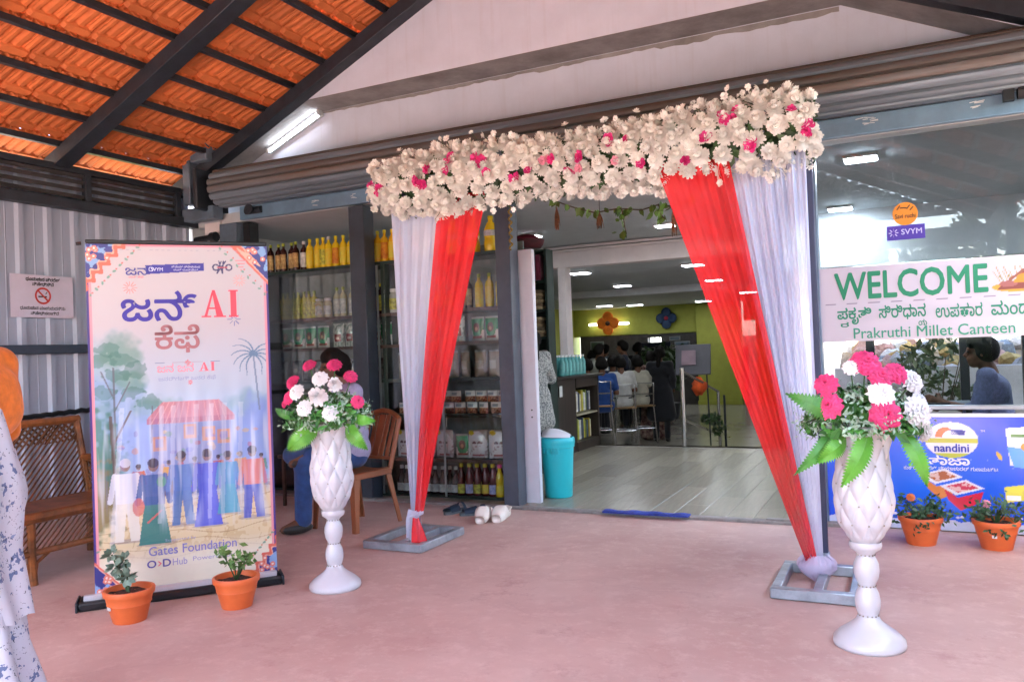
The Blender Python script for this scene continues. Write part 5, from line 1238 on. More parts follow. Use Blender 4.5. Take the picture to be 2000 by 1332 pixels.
lettering("ರ", .14, .100, .05, .034, G2, ws, -.002, .03); lettering("ಯ", .625, .092, .05, .04, G2, ws, -.002, .03)
lettering("Prakruthi Millet Canteen", .22, .018, .958, .072, ink2('#3f9f7c'), ws, -.002, .012)
st = thing('round_sticker', 'round orange sticker on the shop window above the purple one', 'sticker', (.035, 6.104, 2.137))
q = MB(); q.disc((0, 0, 0), .078, 32); q.disc((0, .003, 0), .078, 32); obj('sheet', q, mat('orange_vinyl', '#ef8f1c', .4, var=.05), st, smooth=False)
q = MB()
for k in range(5): q.bar((-.05 + .02 * k, -.002, .03 + .012 * math.sin(k)), (-.03 + .02 * k, -.002, .045 + .012 * math.cos(k * 2)), .001, .007)
obj('mark', q, ink2('#3a2a14'), st, smooth=False)
lettering("Savi ruchi", -.062, -.03, .124, .03, ink2('#3a2a14'), st, -.002, .02)
st = thing('purple_sticker', 'small purple rectangular sticker on the shop window', 'sticker', (-.083, 6.104, 1.962))
q = MB(); q.box((.117, .002, .049), (.234, .003, .098)); obj('sheet', q, mat('purple_vinyl', '#4a2fa0', .4, var=.05), st, smooth=False)
q = MB(); 
for k in range(8): a = k * PI / 4; q.bar((.042 + .012 * math.cos(a), -.001, .05 + .012 * math.sin(a)), (.042 + .03 * math.cos(a), -.001, .05 + .03 * math.sin(a)), .001, .006)
obj('emblem', q, ink2('#c8c0ea'), st, smooth=False)
lettering("SVYM", .09, .035, .125, .036, ink2('#c8c0ea'), st, -.002, .02)
# blue poster
po = thing('dairy_poster', 'blue dairy poster with dessert tubs filling the lower shop window', 'poster', (-.54, 6.082, .01))
R_ = Raster(1.52, .775, 290, 150, '#1c4edc'); x, z = R_.X, R_.Z
R_.put(np.clip(1.1 - np.hypot((x - .62) / .7, (z - .3) / .45), 0, 1), '#2f74f0', .9); R_.put(np.clip((z - .5) / .4, 0, 1) * (R_.noise(5, 4, 3)), '#1c34b0', .6)
R_.rect(0, .752, 1.52, .775, '#dfe4f2'); R_.put((z < .055 + .03 * np.abs(np.sin(x * 19)) * R_.noise(20, 3, 5)).astype(float), '#c8d4ee')
for k in range(30): R_.ell(1.52 * rng.random(), .05 + .06 * rng.random(), .012, .008, '#e6ecfa', .8)
for k in range(26): R_.ell(1.52 * rng.random(), .15 + .55 * rng.random(), .004, .004, '#9fb8f8', .6)
lx, lz = .79, .60
R_.ell(lx, lz, .155, .118, '#e6e6ee'); R_.put((np.hypot((x - lx) / .155, (z - lz) / .118) < 1) & (np.abs(z - lz + .005) < .016), '#c2c03a'); R_.put((np.hypot((x - lx) / .155, (z - lz) / .118) < 1) & (z < lz - .088), '#b8c040')
R_.put((np.hypot((x - lx + .035) / .06, (z - lz - .01) / .075) < 1) & (z > lz + .015), '#ef6a2a'); R_.put((np.hypot((x - lx - .0) / .05, (z - lz - .02) / .045) < 1) & (z > lz + .015), '#f0f0f4'); R_.poly([(lx - .02, lz + .07), (lx + .085, lz + .065), (lx + .08, lz + .03), (lx + .04, lz + .035), (lx + .03, lz + .05)], '#2a3aa8')
R_.ell(1.06, .50, .012, .03, '#d8b43a', rot=.5); R_.ell(.54, .43, .01, .01, '#6fd04a')
def tub(cx, cz, c, cl):
    R_.poly([(cx - .10, cz + .01), (cx - .02, cz - .045), (cx + .13, cz - .0), (cx + .105, cz - .075), (cx - .005, cz - .13), (cx - .075, cz - .06)], c); R_.poly([(cx - .125, cz + .03), (cx - .03, cz - .03), (cx + .135, cz + .02), (cx + .03, cz + .075)], '#e8e6ee'); R_.poly([(cx - .09, cz + .028), (cx - .02, cz - .012), (cx + .10, cz + .022), (cx + .025, cz + .06)], cl)
    R_.put(((R_.noise(60, 40, int(cx * 100)) > .56) & (np.hypot((x - cx) / .09, (z - cz - .025) / .03) < 1)).astype(float), '#f0d8d0', .7)
tub(.715, .335, '#e08a4a', '#b5653a'); tub(.835, .265, '#d8344e', '#d0405a')
R_.poly([(1.10, .68), (1.36, .70), (1.36, .46), (1.12, .44)], '#dfe6ee'); R_.poly([(1.105, .56), (1.36, .54), (1.35, .41), (1.14, .43)], '#4f9ae0'); R_.ell(1.24, .56, .06, .035, '#c08a3a'); R_.rect(1.13, .62, 1.22, .64, '#5a8a4a')
R_.poly([(1.08, .30), (1.2, .32), (1.2, .22), (1.09, .20)], '#e4dc58'); R_.poly([(1.18, .28), (1.34, .30), (1.34, .2), (1.2, .17)], '#d8ce60'); R_.rect(1.09, .215, 1.17, .245, '#eeeef0'); R_.rect(1.2, .2, 1.3, .225, '#f0c0a0')
q = MB(); q.box((.76, .006, .3875), (1.52, .006, .775)); obj('sheet', q, mat('poster_back', '#c8ccd6', .5), po, smooth=False)
put('printed_sheet', R_.mesh('printed_sheet', mat('poster_print', (1, 1, 1), .16, attr=True, var=0, coat=.3)), po)
lettering("nandini", lx - .10, lz - .078, .20, .052, ink2('#2a3aa8'), po, -.002, .035)
lettering("ನಂದಿನಿ", lx + .0, lz + .035, .08, .03, ink2('#2a3aa8'), po, -.003, .01)
lettering("ತಾಜಾ", .655, .435, .235, .062, ink2('#e8ecf6'), po, -.002, .03)
lettering("ಕುಕ್ಕರ್ ಫ್ರೆಶ್ ನ್ಯಾಚುರಲ್ ಗುಣಮಟ್ಟ", .50, .395, .55, .030, ink2('#dfe6f6'), po, -.002, .01)
lettering("TM", lx + .17, lz + .055, .025, .012, ink2('#e8ecf6'), po, -.002)
# no-smoking notice
ns = thing('no_smoking_sign', 'white no smoking notice on the ribbed metal side wall', 'sign', (-6.575, 4.165, 1.735), PI / 2)
q = MB(); q.box((.277, .004, .18), (.555, .004, .36)); obj('sheet', q, mat('notice_paper', '#cfc9dc', .6, var=.04), ns, smooth=False)
q = MB(); n = 32
for (r0_, r1_) in ((.056, .072),):
    q.add([(.277 + rr * math.cos(2 * PI * i / n), -.001, .185 + rr * math.sin(2 * PI * i / n)) for i in range(n) for rr in (r0_, r1_)], [(2 * i, 2 * i + 1, (2 * i + 3) % (2 * n), (2 * i + 2) % (2 * n)) for i in range(n)])
q.bar((.277 - .045, -.0015, .185 + .045), (.277 + .045, -.0015, .185 - .045), .001, .014); obj('emblem', q, ink2('#c43a34'), ns, smooth=False)
q = MB(); q.bar((.235, -.001, .178), (.31, -.001, .178), .001, .012); q.bar((.30, -.001, .20), (.315, -.001, .22), .001, .006); obj('emblem', q, ink2('#222028'), ns, smooth=False)
lettering("ಧೂಮಪಾನ ಪ್ರದೇಶ", .13, .305, .30, .036, ink2('#222028'), ns, -.001, .03); lettering("ನಿಷೇಧಿಸಿದೆ", .185, .265, .19, .034, ink2('#222028'), ns, -.001, .03)
lettering("ಧೂಮಪಾನ ಮಾಡುವುದನ್ನು", .075, .062, .40, .034, ink2('#222028'), ns, -.001, .015); lettering("ನಿಷೇಧಿಸಲಾಗಿದೆ", .165, .02, .25, .032, ink2('#222028'), ns, -.001, .015)

# ================================================================== pots
M_POT = mat('terracotta_plastic', (.72, .145, .035), .48, var=.08, vscale=5, dirt=.06)
M_SOIL = mat('potting_soil', '#4a2c20', .95, var=.4, vscale=40, bump=.6)
def pot(label, loc, s, plant, seed, sticker=False):
    t = thing('flower_pot', label, 'pot', loc, 0, 'orange plant pots'); r = np.random.default_rng(seed); h = .165 * s; R0, R1 = .078 * s, .122 * s
    q = MB(); q.lathe([(0, 0), (R0, 0), (R0 + .003, .006), (R0 + (R1 - R0) * .55, h * .55), (R0 + (R1 - R0) * .58 + .003, h * .56), (R0 + (R1 - R0) * .62, h * .6), (R1 - .008, h - .03), (R1, h - .028), (R1 + .003, h - .006), (R1, h), (R1 - .012, h), (R1 - .016, h - .03), (0, h - .03)], 36); obj('tub', q, M_POT, t)
    q = MB(); q.grid(lambda u, v: ((R1 - .014) * v * math.cos(2 * PI * u), (R1 - .014) * v * math.sin(2 * PI * u), h - .028 + .008 * math.sin(u * 31) * math.sin(v * 11) + .006 * (1 - v)), 24, 6); obj('soil', q, M_SOIL, t, smooth=True)
    if sticker:
        q = MB(); a = math.radians(-100); q.box(((R0 + (R1 - R0) * .5 + .006) * math.cos(a), (R0 + (R1 - R0) * .5 + .006) * math.sin(a), h * .52), (.026, .006, .016), Matrix.Rotation(a + PI / 2, 3, 'Z')); obj('price_label', q, CAPM['white'], t)
    g_ = MB(); lf = MB()
    if plant == 'succ':
        for k in range(5):
            a = 2.4 * k; top = Vector((-.05 + .035 * math.cos(a) - .02 * k * .4, .03 * math.sin(a), h + .05 + .028 * k)); g_.tube([(0, 0, h - .03), (top * .5 + Vector((0, 0, h * .4))), top], [.006, .005, .004], 5)
            for j in range(16):
                d = r.normal(size=3); d /= np.linalg.norm(d); p = top + Vector(d) * .012; tip = p + Vector(d) * (.035 + .015 * r.random()); w = Vector(d).orthogonal().normalized() * .013; lf.add([p - w * .5, p + w * .5, tip * .6 + p * .4 + w, tip, tip * .6 + p * .4 - w], [(0, 1, 2, 3, 4)])
        ml = mat('succulent_leaf', (.20, .30, .22), .5, var=.35, vscale=20)
    elif plant == 'herb':
        for k in range(9):
            a = r.random() * 6.28; top = Vector((.07 * math.cos(a), .06 * math.sin(a), h + .05 + .08 * r.random())); g_.tube([(0, 0, h - .03), top * .5 + Vector((0, 0, h * .45)), top], [.004, .003, .002], 5)
            for j in range(9):
                p = top + Vector(r.normal(size=3) * .022); a_ = Vector(r.normal(size=3)).normalized(); b_ = a_.orthogonal().normalized(); s_ = .015 + .012 * r.random(); lf.add([p - a_ * s_, p + b_ * s_ * .5, p + a_ * s_, p - b_ * s_ * .5], [(0, 1, 2, 3)])
        ml = mat('herb_leaf', (.13, .26, .06), .5, var=.4, vscale=20)
    else:
        for k in range(22):
            a = r.random() * 6.28; rr = .05 + .13 * r.random() * s; top = Vector((rr * math.cos(a), rr * .8 * math.sin(a), h + .02 + .10 * r.random() - rr * .25)); g_.tube([(0, 0, h - .03), (top.x * .45, top.y * .45, h + .05), top], [.004, .003, .002], 5)
            for j in range(11):
                p = top + Vector(r.normal(size=3) * .028); a_ = Vector(r.normal(size=3)).normalized(); b_ = a_.orthogonal().normalized(); s_ = .014 + .012 * r.random(); lf.add([p - a_ * s_, p + b_ * s_ * .5, p + a_ * s_, p - b_ * s_ * .5], [(0, 1, 2, 3)])
        for k in range(5):
            p = Vector((.03 * r.normal(), -R1 - .004, h - .03 - .05 * r.random()))
            for j in range(4):
                pp = p + Vector(r.normal(size=3) * .012); a_ = Vector(r.normal(size=3)).normalized(); b_ = a_.orthogonal().normalized(); lf.add([pp - a_ * .016, pp + b_ * .008, pp + a_ * .016, pp - b_ * .008], [(0, 1, 2, 3)])
        ml = mat('moss_rose_leaf', (.045, .12, .05), .5, var=.5, vscale=20)
    obj('stem', g_, M_GLEAF, t); obj('foliage', lf, ml, t, smooth=False)
    return t, h
pot('orange pot with a grey green succulent, at the foot of the banner', (-3.62, 2.86, 0), 1.0, 'succ', 1, True)
pot('orange pot with a sparse leafy herb, before the banner base', (-3.255, 3.23, 0), .98, 'herb', 2)
for lb, l, sd, m in (('orange pot with a trailing plant and orange bloom under the blue poster', (.045, 5.70, 0), 3, 'o'), ('orange pot with a bushy plant and pale pink bloom under the blue poster', (.455, 5.70, 0), 4, 'p'), ('orange pot with dark leaves at the far end of the row', (.80, 5.74, 0), 6, 'p')):
    t, h = pot(lb, l, 1.05, 'bush', sd, sd == 4)
    put('flower', carnation(9).mesh('flower', mat('orange_petals', (.75, .2, .04), .6) if m == 'o' else M_LPINK, True), t, (-.05, -.03, h + .12 if m == 'o' else h + .1), R=aim((-.1, -1, .6), 0, .026))

# ================================================================== footwear
def shoe(mb, L, w, h, openf, seed=0):
    """clog: lofted sole-to-top shell, toe towards -y, with an open back"""
    n = 22; k = 14
    for side in (0,):
        vs = []; fs = []
        for i in range(k + 1):
            t = i / k; y = -L / 2 + L * t; wd = w / 2 * (math.sin(PI * min(1, max(.0, .06 + .88 * t)) ** .8) ** .45) * (1 - .16 * math.exp(-((t - .62) / .18) ** 2)); top = h * (.42 + .58 * math.exp(-((t - .40) / .26) ** 2)) if t < .55 else h * (.75 - .30 * (t - .55) / .45 + .25 * max(0, (t - .8) / .2))
            for j in range(n):
                a = 2 * PI * j / n; c, s = math.cos(a), math.sin(a); zz = max(0, top * .5 + top * .5 * math.copysign(abs(s) ** .6, s)); vs.append((wd * math.copysign(abs(c) ** .75, c), y, zz))
        for i in range(k):
            for j in range(n):
                a = 2 * PI * (j + .5) / n; t = (i + .5) / k
                if openf[0] < t < openf[1] and math.sin(a) > .55: continue
                fs.append((i * n + j, i * n + (j + 1) % n, (i + 1) * n + (j + 1) % n, (i + 1) * n + j))
        fs += [tuple(range(n)), tuple(k * n + j for j in range(n))[::-1]]; mb.add(vs, fs)
M_CLOG = mat('white_rubber', '#ece6dc', .5, var=.05); M_INS = mat('insole_tan', '#b89a6e', .8, var=.2)
cl = thing('clogs', 'pair of white rubber clogs beside the doorway post', 'shoes', (-2.93, 5.58, 0), math.radians(12))
for i, (x, y, a) in enumerate(((-.07, -.02, .08), (.065, .03, -.06))):
    q = MB(); shoe(q, .28, .118, .115, (.44, .97)); o = obj('clog', q, M_CLOG, cl, (x, y, .001), a, smooth=True)
    q = MB(); q.ball((0, .035, .02), (.04, .085, .012), 12, 6); obj('insole', q, M_INS, o, smooth=True)
    q = MB(); q.tube([(-.05, .03, .06), (-.048, .10, .075), (0, .138, .08), (.048, .10, .075), (.05, .03, .06)], .007, 6, flat=.6); obj('strap', q, M_CLOG, o)
sd_ = thing('sandals', 'pair of navy sandals lying next to the white clogs', 'shoes', (-3.27, 5.72, 0), math.radians(-25))
for i, (x, y, a) in enumerate(((-.10, -.01, .2), (.09, .05, -.35))):
    q = MB(); pts = [(.045 * math.copysign(abs(math.cos(t)) ** .8, math.cos(t)) * (1 - .15 * (math.sin(t) > 0)), .13 * math.sin(t)) for t in np.linspace(0, 2 * PI, 22, endpoint=False)]; q.add([(p[0], p[1], 0) for p in pts] + [(p[0], p[1], .024) for p in pts], [tuple(range(22))[::-1], tuple(range(22, 44))] + [(j, (j + 1) % 22, 22 + (j + 1) % 22, 22 + j) for j in range(22)]); o = obj('sole', q, mat('sandal_sole', '#5a6468', .8, var=.2), sd_, (x, y, .001), a)
    q = MB(); q.grid(lambda u, v: (.05 * math.cos(PI * u), -.10 + .11 * v, .02 + .05 * math.sin(PI * u) ** .8 * (.6 + .4 * v)), 12, 6); q.grid(lambda u, v: (.046 * math.cos(PI * u), .05 + .03 * v, .022 + .055 * math.sin(PI * u)), 12, 3); obj('strap', q, mat('navy_strap', '#16283e', .7, var=.3), o, smooth=True)

# ================================================================== plastic chair, cane sofa, cane chair
M_BRN = mat('brown_plastic', (.30, .095, .035), .38, var=.15, vscale=3, stretch=(1, 1, .3), bump=.02)
def plastic_chair(label, loc, rz):
    """local: sitter faces -y; x across"""
    t = thing('plastic_chair', label, 'chair', loc, rz)
    q = MB(); q.grid(lambda u, v: ((u - .5) * (.43 - .03 * v), -.21 + .42 * v, .43 + .012 * math.cos((u - .5) * 5) * -1 - .02 * math.sin(PI * v) + .02 * max(0, .12 - v) * -6 * .3), 14, 12)
    q.grid(lambda u, v: ((u - .5) * (.43 - .03 * v), -.21 + .42 * v, .405 - .02 * math.sin(PI * v)), 6, 6); q.box((0, -.205, .41), (.42, .02, .05), bev=.008); q.box((-.205, 0, .41), (.02, .40, .05), bev=.008); q.box((.205, 0, .41), (.02, .40, .05), bev=.008); obj('seat', q, M_BRN, t)
    def leg(x, y, xo, yo, w):
        q = MB()
        for (dx, dy) in ((0, 0),):
            vs = []
            for z, k in ((0, .75), (.2, .9), (.41, 1.25)):
                f = 1 - z / .41; X, Y = x + xo * f, y + yo * f; sx, sy = math.copysign(1, x), math.copysign(1, y); a = w * k
                vs += [(X, Y, z), (X - sx * a, Y, z), (X - sx * a, Y - sy * .012, z), (X - sx * .012, Y - sy * .012, z), (X - sx * .012, Y - sy * a, z), (X, Y - sy * a, z)]
            fs = [(i * 6 + j, i * 6 + (j + 1) % 6, (i + 1) * 6 + (j + 1) % 6, (i + 1) * 6 + j) for i in range(2) for j in range(6)] + [(0, 1, 2, 3, 4, 5), (12, 13, 14, 15, 16, 17)[::-1]]
            q.add(vs, fs)
        return obj('leg', q, M_BRN, t, smooth=False)
    for sx in (-1, 1): leg(sx * .21, -.21, sx * .02, -.02, .05); leg(sx * .195, .2, sx * .025, .09, .045)
    bk = lambda u, z: Vector((u * (.205 + .02 * (z - .43) ) , .20 + (z - .43) * .30 + .035 * (1 - (u) ** 2) * ((z - .43) / .45), z))
    q = MB()
    for s in (-1, 1): q.tube([bk(s * .95, .42 + .042 * i) for i in range(10)], [.02] * 10, 8, flat=.7)
    q.tube([bk(-.95 + 1.9 * i / 12, .80 + .06 * math.sin(PI * i / 12)) for i in range(13)], .022, 8, flat=.8)
    q.tube([bk(-.95 + 1.9 * i / 8, .50) for i in range(9)], .014, 8)
    obj('backrest', q, M_BRN, t)
    q = MB()
    for i in range(5):
        u = -.62 + .31 * i; w = .036 if i != 2 else .07; q.add([bk(u - w / .21 / 2, .5), bk(u + w / .21 / 2, .5), bk(u + w / .21 / 2, .83), bk(u - w / .21 / 2, .83)] + [bk(u - w / .21 / 2, .5) + Vector((0, .01, 0)), bk(u + w / .21 / 2, .5) + Vector((0, .01, 0)), bk(u + w / .21 / 2, .83) + Vector((0, .01, 0)), bk(u - w / .21 / 2, .83) + Vector((0, .01, 0))], [(0, 1, 2, 3), (7, 6, 5, 4), (0, 3, 7, 4), (1, 5, 6, 2)])
        obj('splat', q, M_BRN, t, smooth=False); q = MB()
    for s in (-1, 1):
        q = MB(); q.tube([bk(s * .95, .66), (s * .225, .12, .64), (s * .235, -.08, .635), (s * .225, -.18, .60), (s * .215, -.2, .42)], .02, 8, flat=.7)
        if False: obj('arm', q, M_BRN, t)
    return t
plastic_chair('brown plastic chair the man sits on, behind the vase', (-3.88, 5.10, 0), math.radians(-8))

M_CANE = mat('cane', (.26, .085, .022), .4, var=.35, vscale=9, bump=.1, coat=.2)
M_CANE2 = mat('cane_weave', (.20, .07, .02), .5, var=.4, vscale=14)
def lattice(mb, o, ux, uy, W, H, step, r, both=True):
    """diagonal canes clipped to a W x H panel"""
    o, ux, uy = Vector(o), Vector(ux), Vector(uy)
    for d in ((1, 1), (1, -1)) if both else ((1, 1),):
        k = -int(H / step) - 1
        while k * step < W:
            a = k * step; t0 = max(0, -a if d[1] > 0 else -a); t1 = min(H, W - a); t0 = max(0, -a)
            if t1 - t0 > .02:
                y0, y1 = (t0, t1) if d[1] > 0 else (H - t0, H - t1); mb.tube([o + ux * (a + t0) + uy * y0, o + ux * (a + t1) + uy * y1], r, 5, flat=.6)
            k += 1
def cane_seat(name, label, loc, rz, L, cat):
    """local: length along y (0..L), sitter faces +x, back at x=-.55"""
    t = thing(name, label, cat, loc, rz); b0, b1 = Vector((-.50, 0, .40)), Vector((-.62, 0, .92)); up_ = (b1 - b0)
    q = MB()
    for y in (0, L): q.tube([(-.5, y, .0), (-.5, y, .4), (-.62, y, .93)], .026, 8)
    q.tube([(-.62, -.02, .93), (-.62, L + .02, .93)], .028, 8); q.tube([(-.5, 0, .40), (-.5, L, .40)], .022, 8)
    obj('back_frame', q, M_CANE, t)
    q = MB(); lattice(q, (-.5, .02, .42), (0, 1, 0), up_.normalized(), L - .04, .50, .042, .011, False); tag(obj('back_lattice', q, M_CANE2, t), kind='stuff')
    q = MB(); lattice(q, (-.605, .02, .78), (0, 1, 0), up_.normalized(), L - .04, .14, .05, .008); tag(obj('back_lattice', q, M_CANE2, t), kind='stuff')
    q = MB(); q.box((-.25, L / 2, .405), (.52, L, .03), bev=.008); q.tube([(0.01, -.02, .40), (.01, L + .02, .40)], .034, 8); q.tube([(0, 0, .19), (0, L, .19)], .02, 8); obj('seat', q, M_CANE, t)
    q = MB(); lattice(q, (0, .02, .20), (0, 1, 0), (0, 0, 1), L - .04, .19, .04, .008, False); tag(obj('apron_lattice', q, M_CANE2, t), kind='stuff')
    ys = (.03, L / 2, L - .03) if L > 1 else (.03, L - .03)
    for y in ys:
        q = MB(); q.tube([(0, y, .42), (0, y, .12), (.012, y, .0)], .026, 8); 
        for s in (-1, 1): q.tube([(0, y + s * .012, .03), (0, y + s * .03, .13), (0, y + s * .12, .185)], .012, 6)
        obj('leg', q, M_CANE, t)
    for y in (0, L):
        q = MB(); q.tube([(-.56, y, .66), (-.3, y, .66), (-.03, y, .64), (.015, y, .58), (0, y, .4)], .026, 8); 
        a = obj('arm', q, M_CANE, t); q = MB(); lattice(q, (-.5, y, .42), (1, 0, 0), (0, 0, 1), .48, .22, .05, .008); tag(obj('arm_lattice', q, M_CANE2, a), kind='stuff')
    return t
cane_seat('cane_sofa', 'brown cane sofa with diagonal lattice along the metal side wall', (-4.78, 2.35, 0), 0, 1.9 - .38, 'sofa')
cane_seat('cane_chair', 'brown cane chair partly hidden between sofa and banner', (-5.15, 4.25, 0), math.radians(-35), .62, 'chair')
st = thing('wooden_stool', 'thin legged wooden stool in the dark beside the seated man', 'stool', (-4.93, 5.72, 0))
q = MB(); q.box((0, 0, .44), (.3, .3, .03), bev=.006); obj('seat', q, M_EDGE, st)
for sx in (-1, 1):
    for sy in (-1, 1): q = MB(); q.box((sx * .11, sy * .11, .215), (.028, .028, .43), bev=.003); obj('leg', q, M_EDGE, st)
# ================================================================== inside the shop
M_COUNTER = mat('dark_walnut_laminate', '#3a302b', .4, var=.25, vscale=3, stretch=(6, 6, .6))
ct = thing('shop_counter', 'dark wooden service counter with a book recess facing the aisle', 'counter', (-4.05, 9.55, .014))
q = MB(); q.box((-.0, -.45, .46), (.6, .80, .92), bev=.004); obj('cabinet', q, M_COUNTER, ct)
q = MB(); q.box((-.0, .38, .055), (.6, .82, .11)); q.box((0, .38, .86), (.6, .82, .12)); q.box((-.2, .38, .46), (.2, .82, .72)); q.box((.0, .77, .46), (.6, .05, .92)); obj('recess_frame', q, M_COUNTER, ct)
q = MB(); q.box((0.02, 0, .94), (.68, 1.7, .035), bev=.006); obj('top', q, mat('counter_top', '#2b2523', .3, var=.2), ct)
q = MB(); q.box((.1, .38, .45), (.38, .78, .02)); obj('shelf_board', q, mat('recess_board', '#b0a890', .5), ct)
q = MB(); q.box((-.09, .38, .46), (.01, .78, .72)); obj('recess_back', q, mat('recess_back', '#c9c49a', .6), ct)
BK = [mat('book_%s' % n, c, .5, var=.2, vscale=15) for n, c in (('lemon', '#c8c43a'), ('cream', '#d8d4b0'), ('navy', '#3a4660'), ('olive', '#7f8a3a'), ('white', '#d8d8d4'), ('teal', '#4f7a80'), ('mustard', '#b8a030'))]
bkm = MB().box((0, 0, .13), (.16, .034, .26), bev=.003).mesh('book', BK[0])
for sh_, z0 in enumerate((.475, .485 - .37)):
    for k in range(15):
        o = put('book', bkm, None, (-3.92 + .005 * rng.normal(), 9.60 + .045 * k, .014 + z0 - .0 + .001)); o.material_slots[0].link = 'OBJECT'; o.material_slots[0].material = BK[int(rng.integers(7))]; o.scale = (1, .9 + .2 * rng.random(), .86 + .2 * rng.random())
        tag(o, f"{ORD[k]} book from the doorway, {'upper' if sh_ == 0 else 'lower'} row of the counter recess", 'book', 'books in the counter recess')
q = MB(); q.box((-3.735, 8.98, .80), (.004, .09, .13)); tag(obj('price_card', q, CAPM['white']), 'small white card hanging on the dark counter side', 'card')
M_WATER = mat('water_bottle_plastic', (.12, .42, .42), .12, var=.2, vscale=8, spec=.6)
wbm = MB(); wbm.lathe([(0, 0), (.036, 0), (.039, .01), (.036, .06), (.039, .08), (.036, .12), (.038, .15), (.03, .19), (.014, .22), (.014, .235)], 12)
wbme = wbm.mesh('body', M_WATER, True); wcm = MB().lathe([(0, .232), (.017, .232), (.017, .255), (0, .255)], 10).mesh('cap', CAPM['white'])
k = 0
for i in range(7):
    for j in range(3):
        t = thing('water_bottle', f"{ORD[i]} water bottle along the counter, {('aisle', 'middle', 'wall')[j]} row", 'bottle', (-3.80 - .085 * j, 9.2 + .12 * i, .976), 0, 'water bottles on the counter'); put('body', wbme, t); put('cap', wcm, t)
# cloth rack
rk = thing('cloth_rack', 'tall dark rack of folded cloth inside the doorway', 'rack', (-3.88, 8.5, .014))
q = MB(); q.box((0, .11, 1.22), (.5, .02, 2.44)); obj('back_panel', q, M_SHELF, rk)
for x in (-.25, .25): q = MB(); q.box((x, 0, 1.22), (.03, .2, 2.44), bev=.003); obj('side_panel', q, M_SHELF, rk)
RZ = (.5, 1.05, 1.43, 1.74, 2.07, 2.42)
for z_ in RZ: q = MB(); q.box((0, 0, z_), (.47, .2, .025)); obj('shelf_board', q, M_SHELF, rk)
hang = ['#1f4f8f', '#c87a2a', '#2f6f8a', '#b8622a', '#a02a6a', '#2a3a4a', '#3a6a9a', '#8a2a4a']
for i, c in enumerate(hang):
    q = MB(); q.grid(lambda u, v: (.03 * math.sin(u * 3) + (u - .5) * .05, .004 * math.sin(v * 20), .29 * v), 4, 6); q.box((0, .06, .145), (.05, .14, .28), bev=.012)
    tag(obj('folded_cloth', q, mat('cloth_' + c.strip('#'), c, .9, var=.2, sheen=.3), None, (-4.09 + .053 * i, 8.38, 2.1)), f"{['dark blue','orange','teal','rust','magenta','slate','light blue','maroon'][i]} folded cloth standing on the upper rack shelf", 'cloth', 'folded cloths on the rack')
for r_i, z_ in enumerate(RZ[1:4]):
    for k in range(6):
        c = ('#a08a68', '#8f7a5c', '#b09a78', '#7a6650')[(k + r_i) % 4]; q = MB(); q.box((0, 0, .018), (.40 - .03 * rng.random(), .19, .036), bev=.014)
        tag(obj('folded_fabric', q, mat('fabric_' + c.strip('#'), c, .95, var=.3, vscale=14, bump=.4), None, (-3.88 + .01 * rng.normal(), 8.47, .014 + z_ + .014 + .0375 * k), .06 * rng.normal()), f"{ORD[k]} tan fabric up in the {('lower', 'middle', 'upper')[r_i]} rack pile", 'fabric', 'tan fabric piles on the rack')
# ceiling lights
M_LED = mat('led_panel', '#ffffff', .5, var=0, emit='#f2f7ff', estr=3.6)
def led(x, y, z, w, d, label, m=None):
    t = thing('ceiling_light', label, 'light', (x, y, z), 0, 'ceiling lights')
    q = MB(); q.box((0, 0, -.014), (w + .03, d + .03, .026), bev=.004); obj('frame', q, CAPM['white'], t)
    q = MB(); q.box((0, 0, -.030), (w, d, .006)); obj('diffuser', q, m or M_LED, t)
M_LED2 = mat('led_panel_bright', '#ffffff', .5, var=0, emit='#e6f2ff', estr=20)
led(-.25, 6.75, 2.7, .22, .16, 'bright ceiling light seen high through the shop window', M_LED2); led(-.56, 9.2, 2.7, .22, .16, 'second ceiling light behind the shop window, deeper inside', M_LED2)
led(1.6, 7.6, 2.7, .3, .2, 'ceiling light beyond the seated man, out to the side', M_LED2)
led(-4.05, 8.85, 2.7, .32, .16, 'ceiling light above the cloth rack'); led(-2.42, 9.1, 2.7, .2, .16, 'ceiling light behind the vine by the red drape')
for i, (px, y, lb) in enumerate(((-4.19, 10.95, 'hall ceiling light nearest the white column'), (-4.48, 13.8, 'hall ceiling light in the middle of the aisle'), (-2.58, 11.1, 'hall ceiling light behind the red drape edge'), (-2.91, 14.0, 'hall ceiling light seen through the red drape'), (-7.0, 20.0, 'far hall ceiling light above the orange decoration'), (-6.3, 20.4, 'far hall ceiling light beside the orange decoration'), (-4.54, 20.5, 'far hall ceiling light above the lime pillar'), (-3.0, 18.0, 'far hall ceiling light behind the red drape'))): led(px, y, 2.42, .26 if y < 15 else .36, .2, lb)
# wall tube and paper decorations on the far wall
wt = thing('wall_tube_light', 'lit tube light on the lime band behind the orange decoration', 'light', (-7.52, 21.8, 1.98))
q = MB(); q.box((0, .02, 0), (1.2, .05, .06)); obj('batten', q, CAPM['white'], wt); q = MB(); q.tube([(-.58, -.03, 0), (.58, -.03, 0)], .035, 8); obj('tube', q, mat('tube_warm', '#ffffff', .5, var=0, emit='#fdfbe0', estr=.8), wt)
def paper_flower(label, x, z, c, cc, s, y=21.72):
    t = thing('paper_flower', label, 'decoration', (x, y, z), 0)
    for k in range(4): 
        a = k * PI / 2; q = MB(); q.ball((s * .55 * math.cos(a), 0, s * .55 * math.sin(a)), (s * .5, .03, s * .5), 10, 6); obj('petal', q, c, t, smooth=True)
    q = MB(); q.ball((0, -.03, 0), (s * .22, .03, s * .22), 8, 5); obj('centre', q, cc, t, smooth=True)
paper_flower('orange paper flower in front of the far tube light', -7.52, 2.0, mat('orange_paper', (.9, .2, .01), .7), M_EDGE, .32)
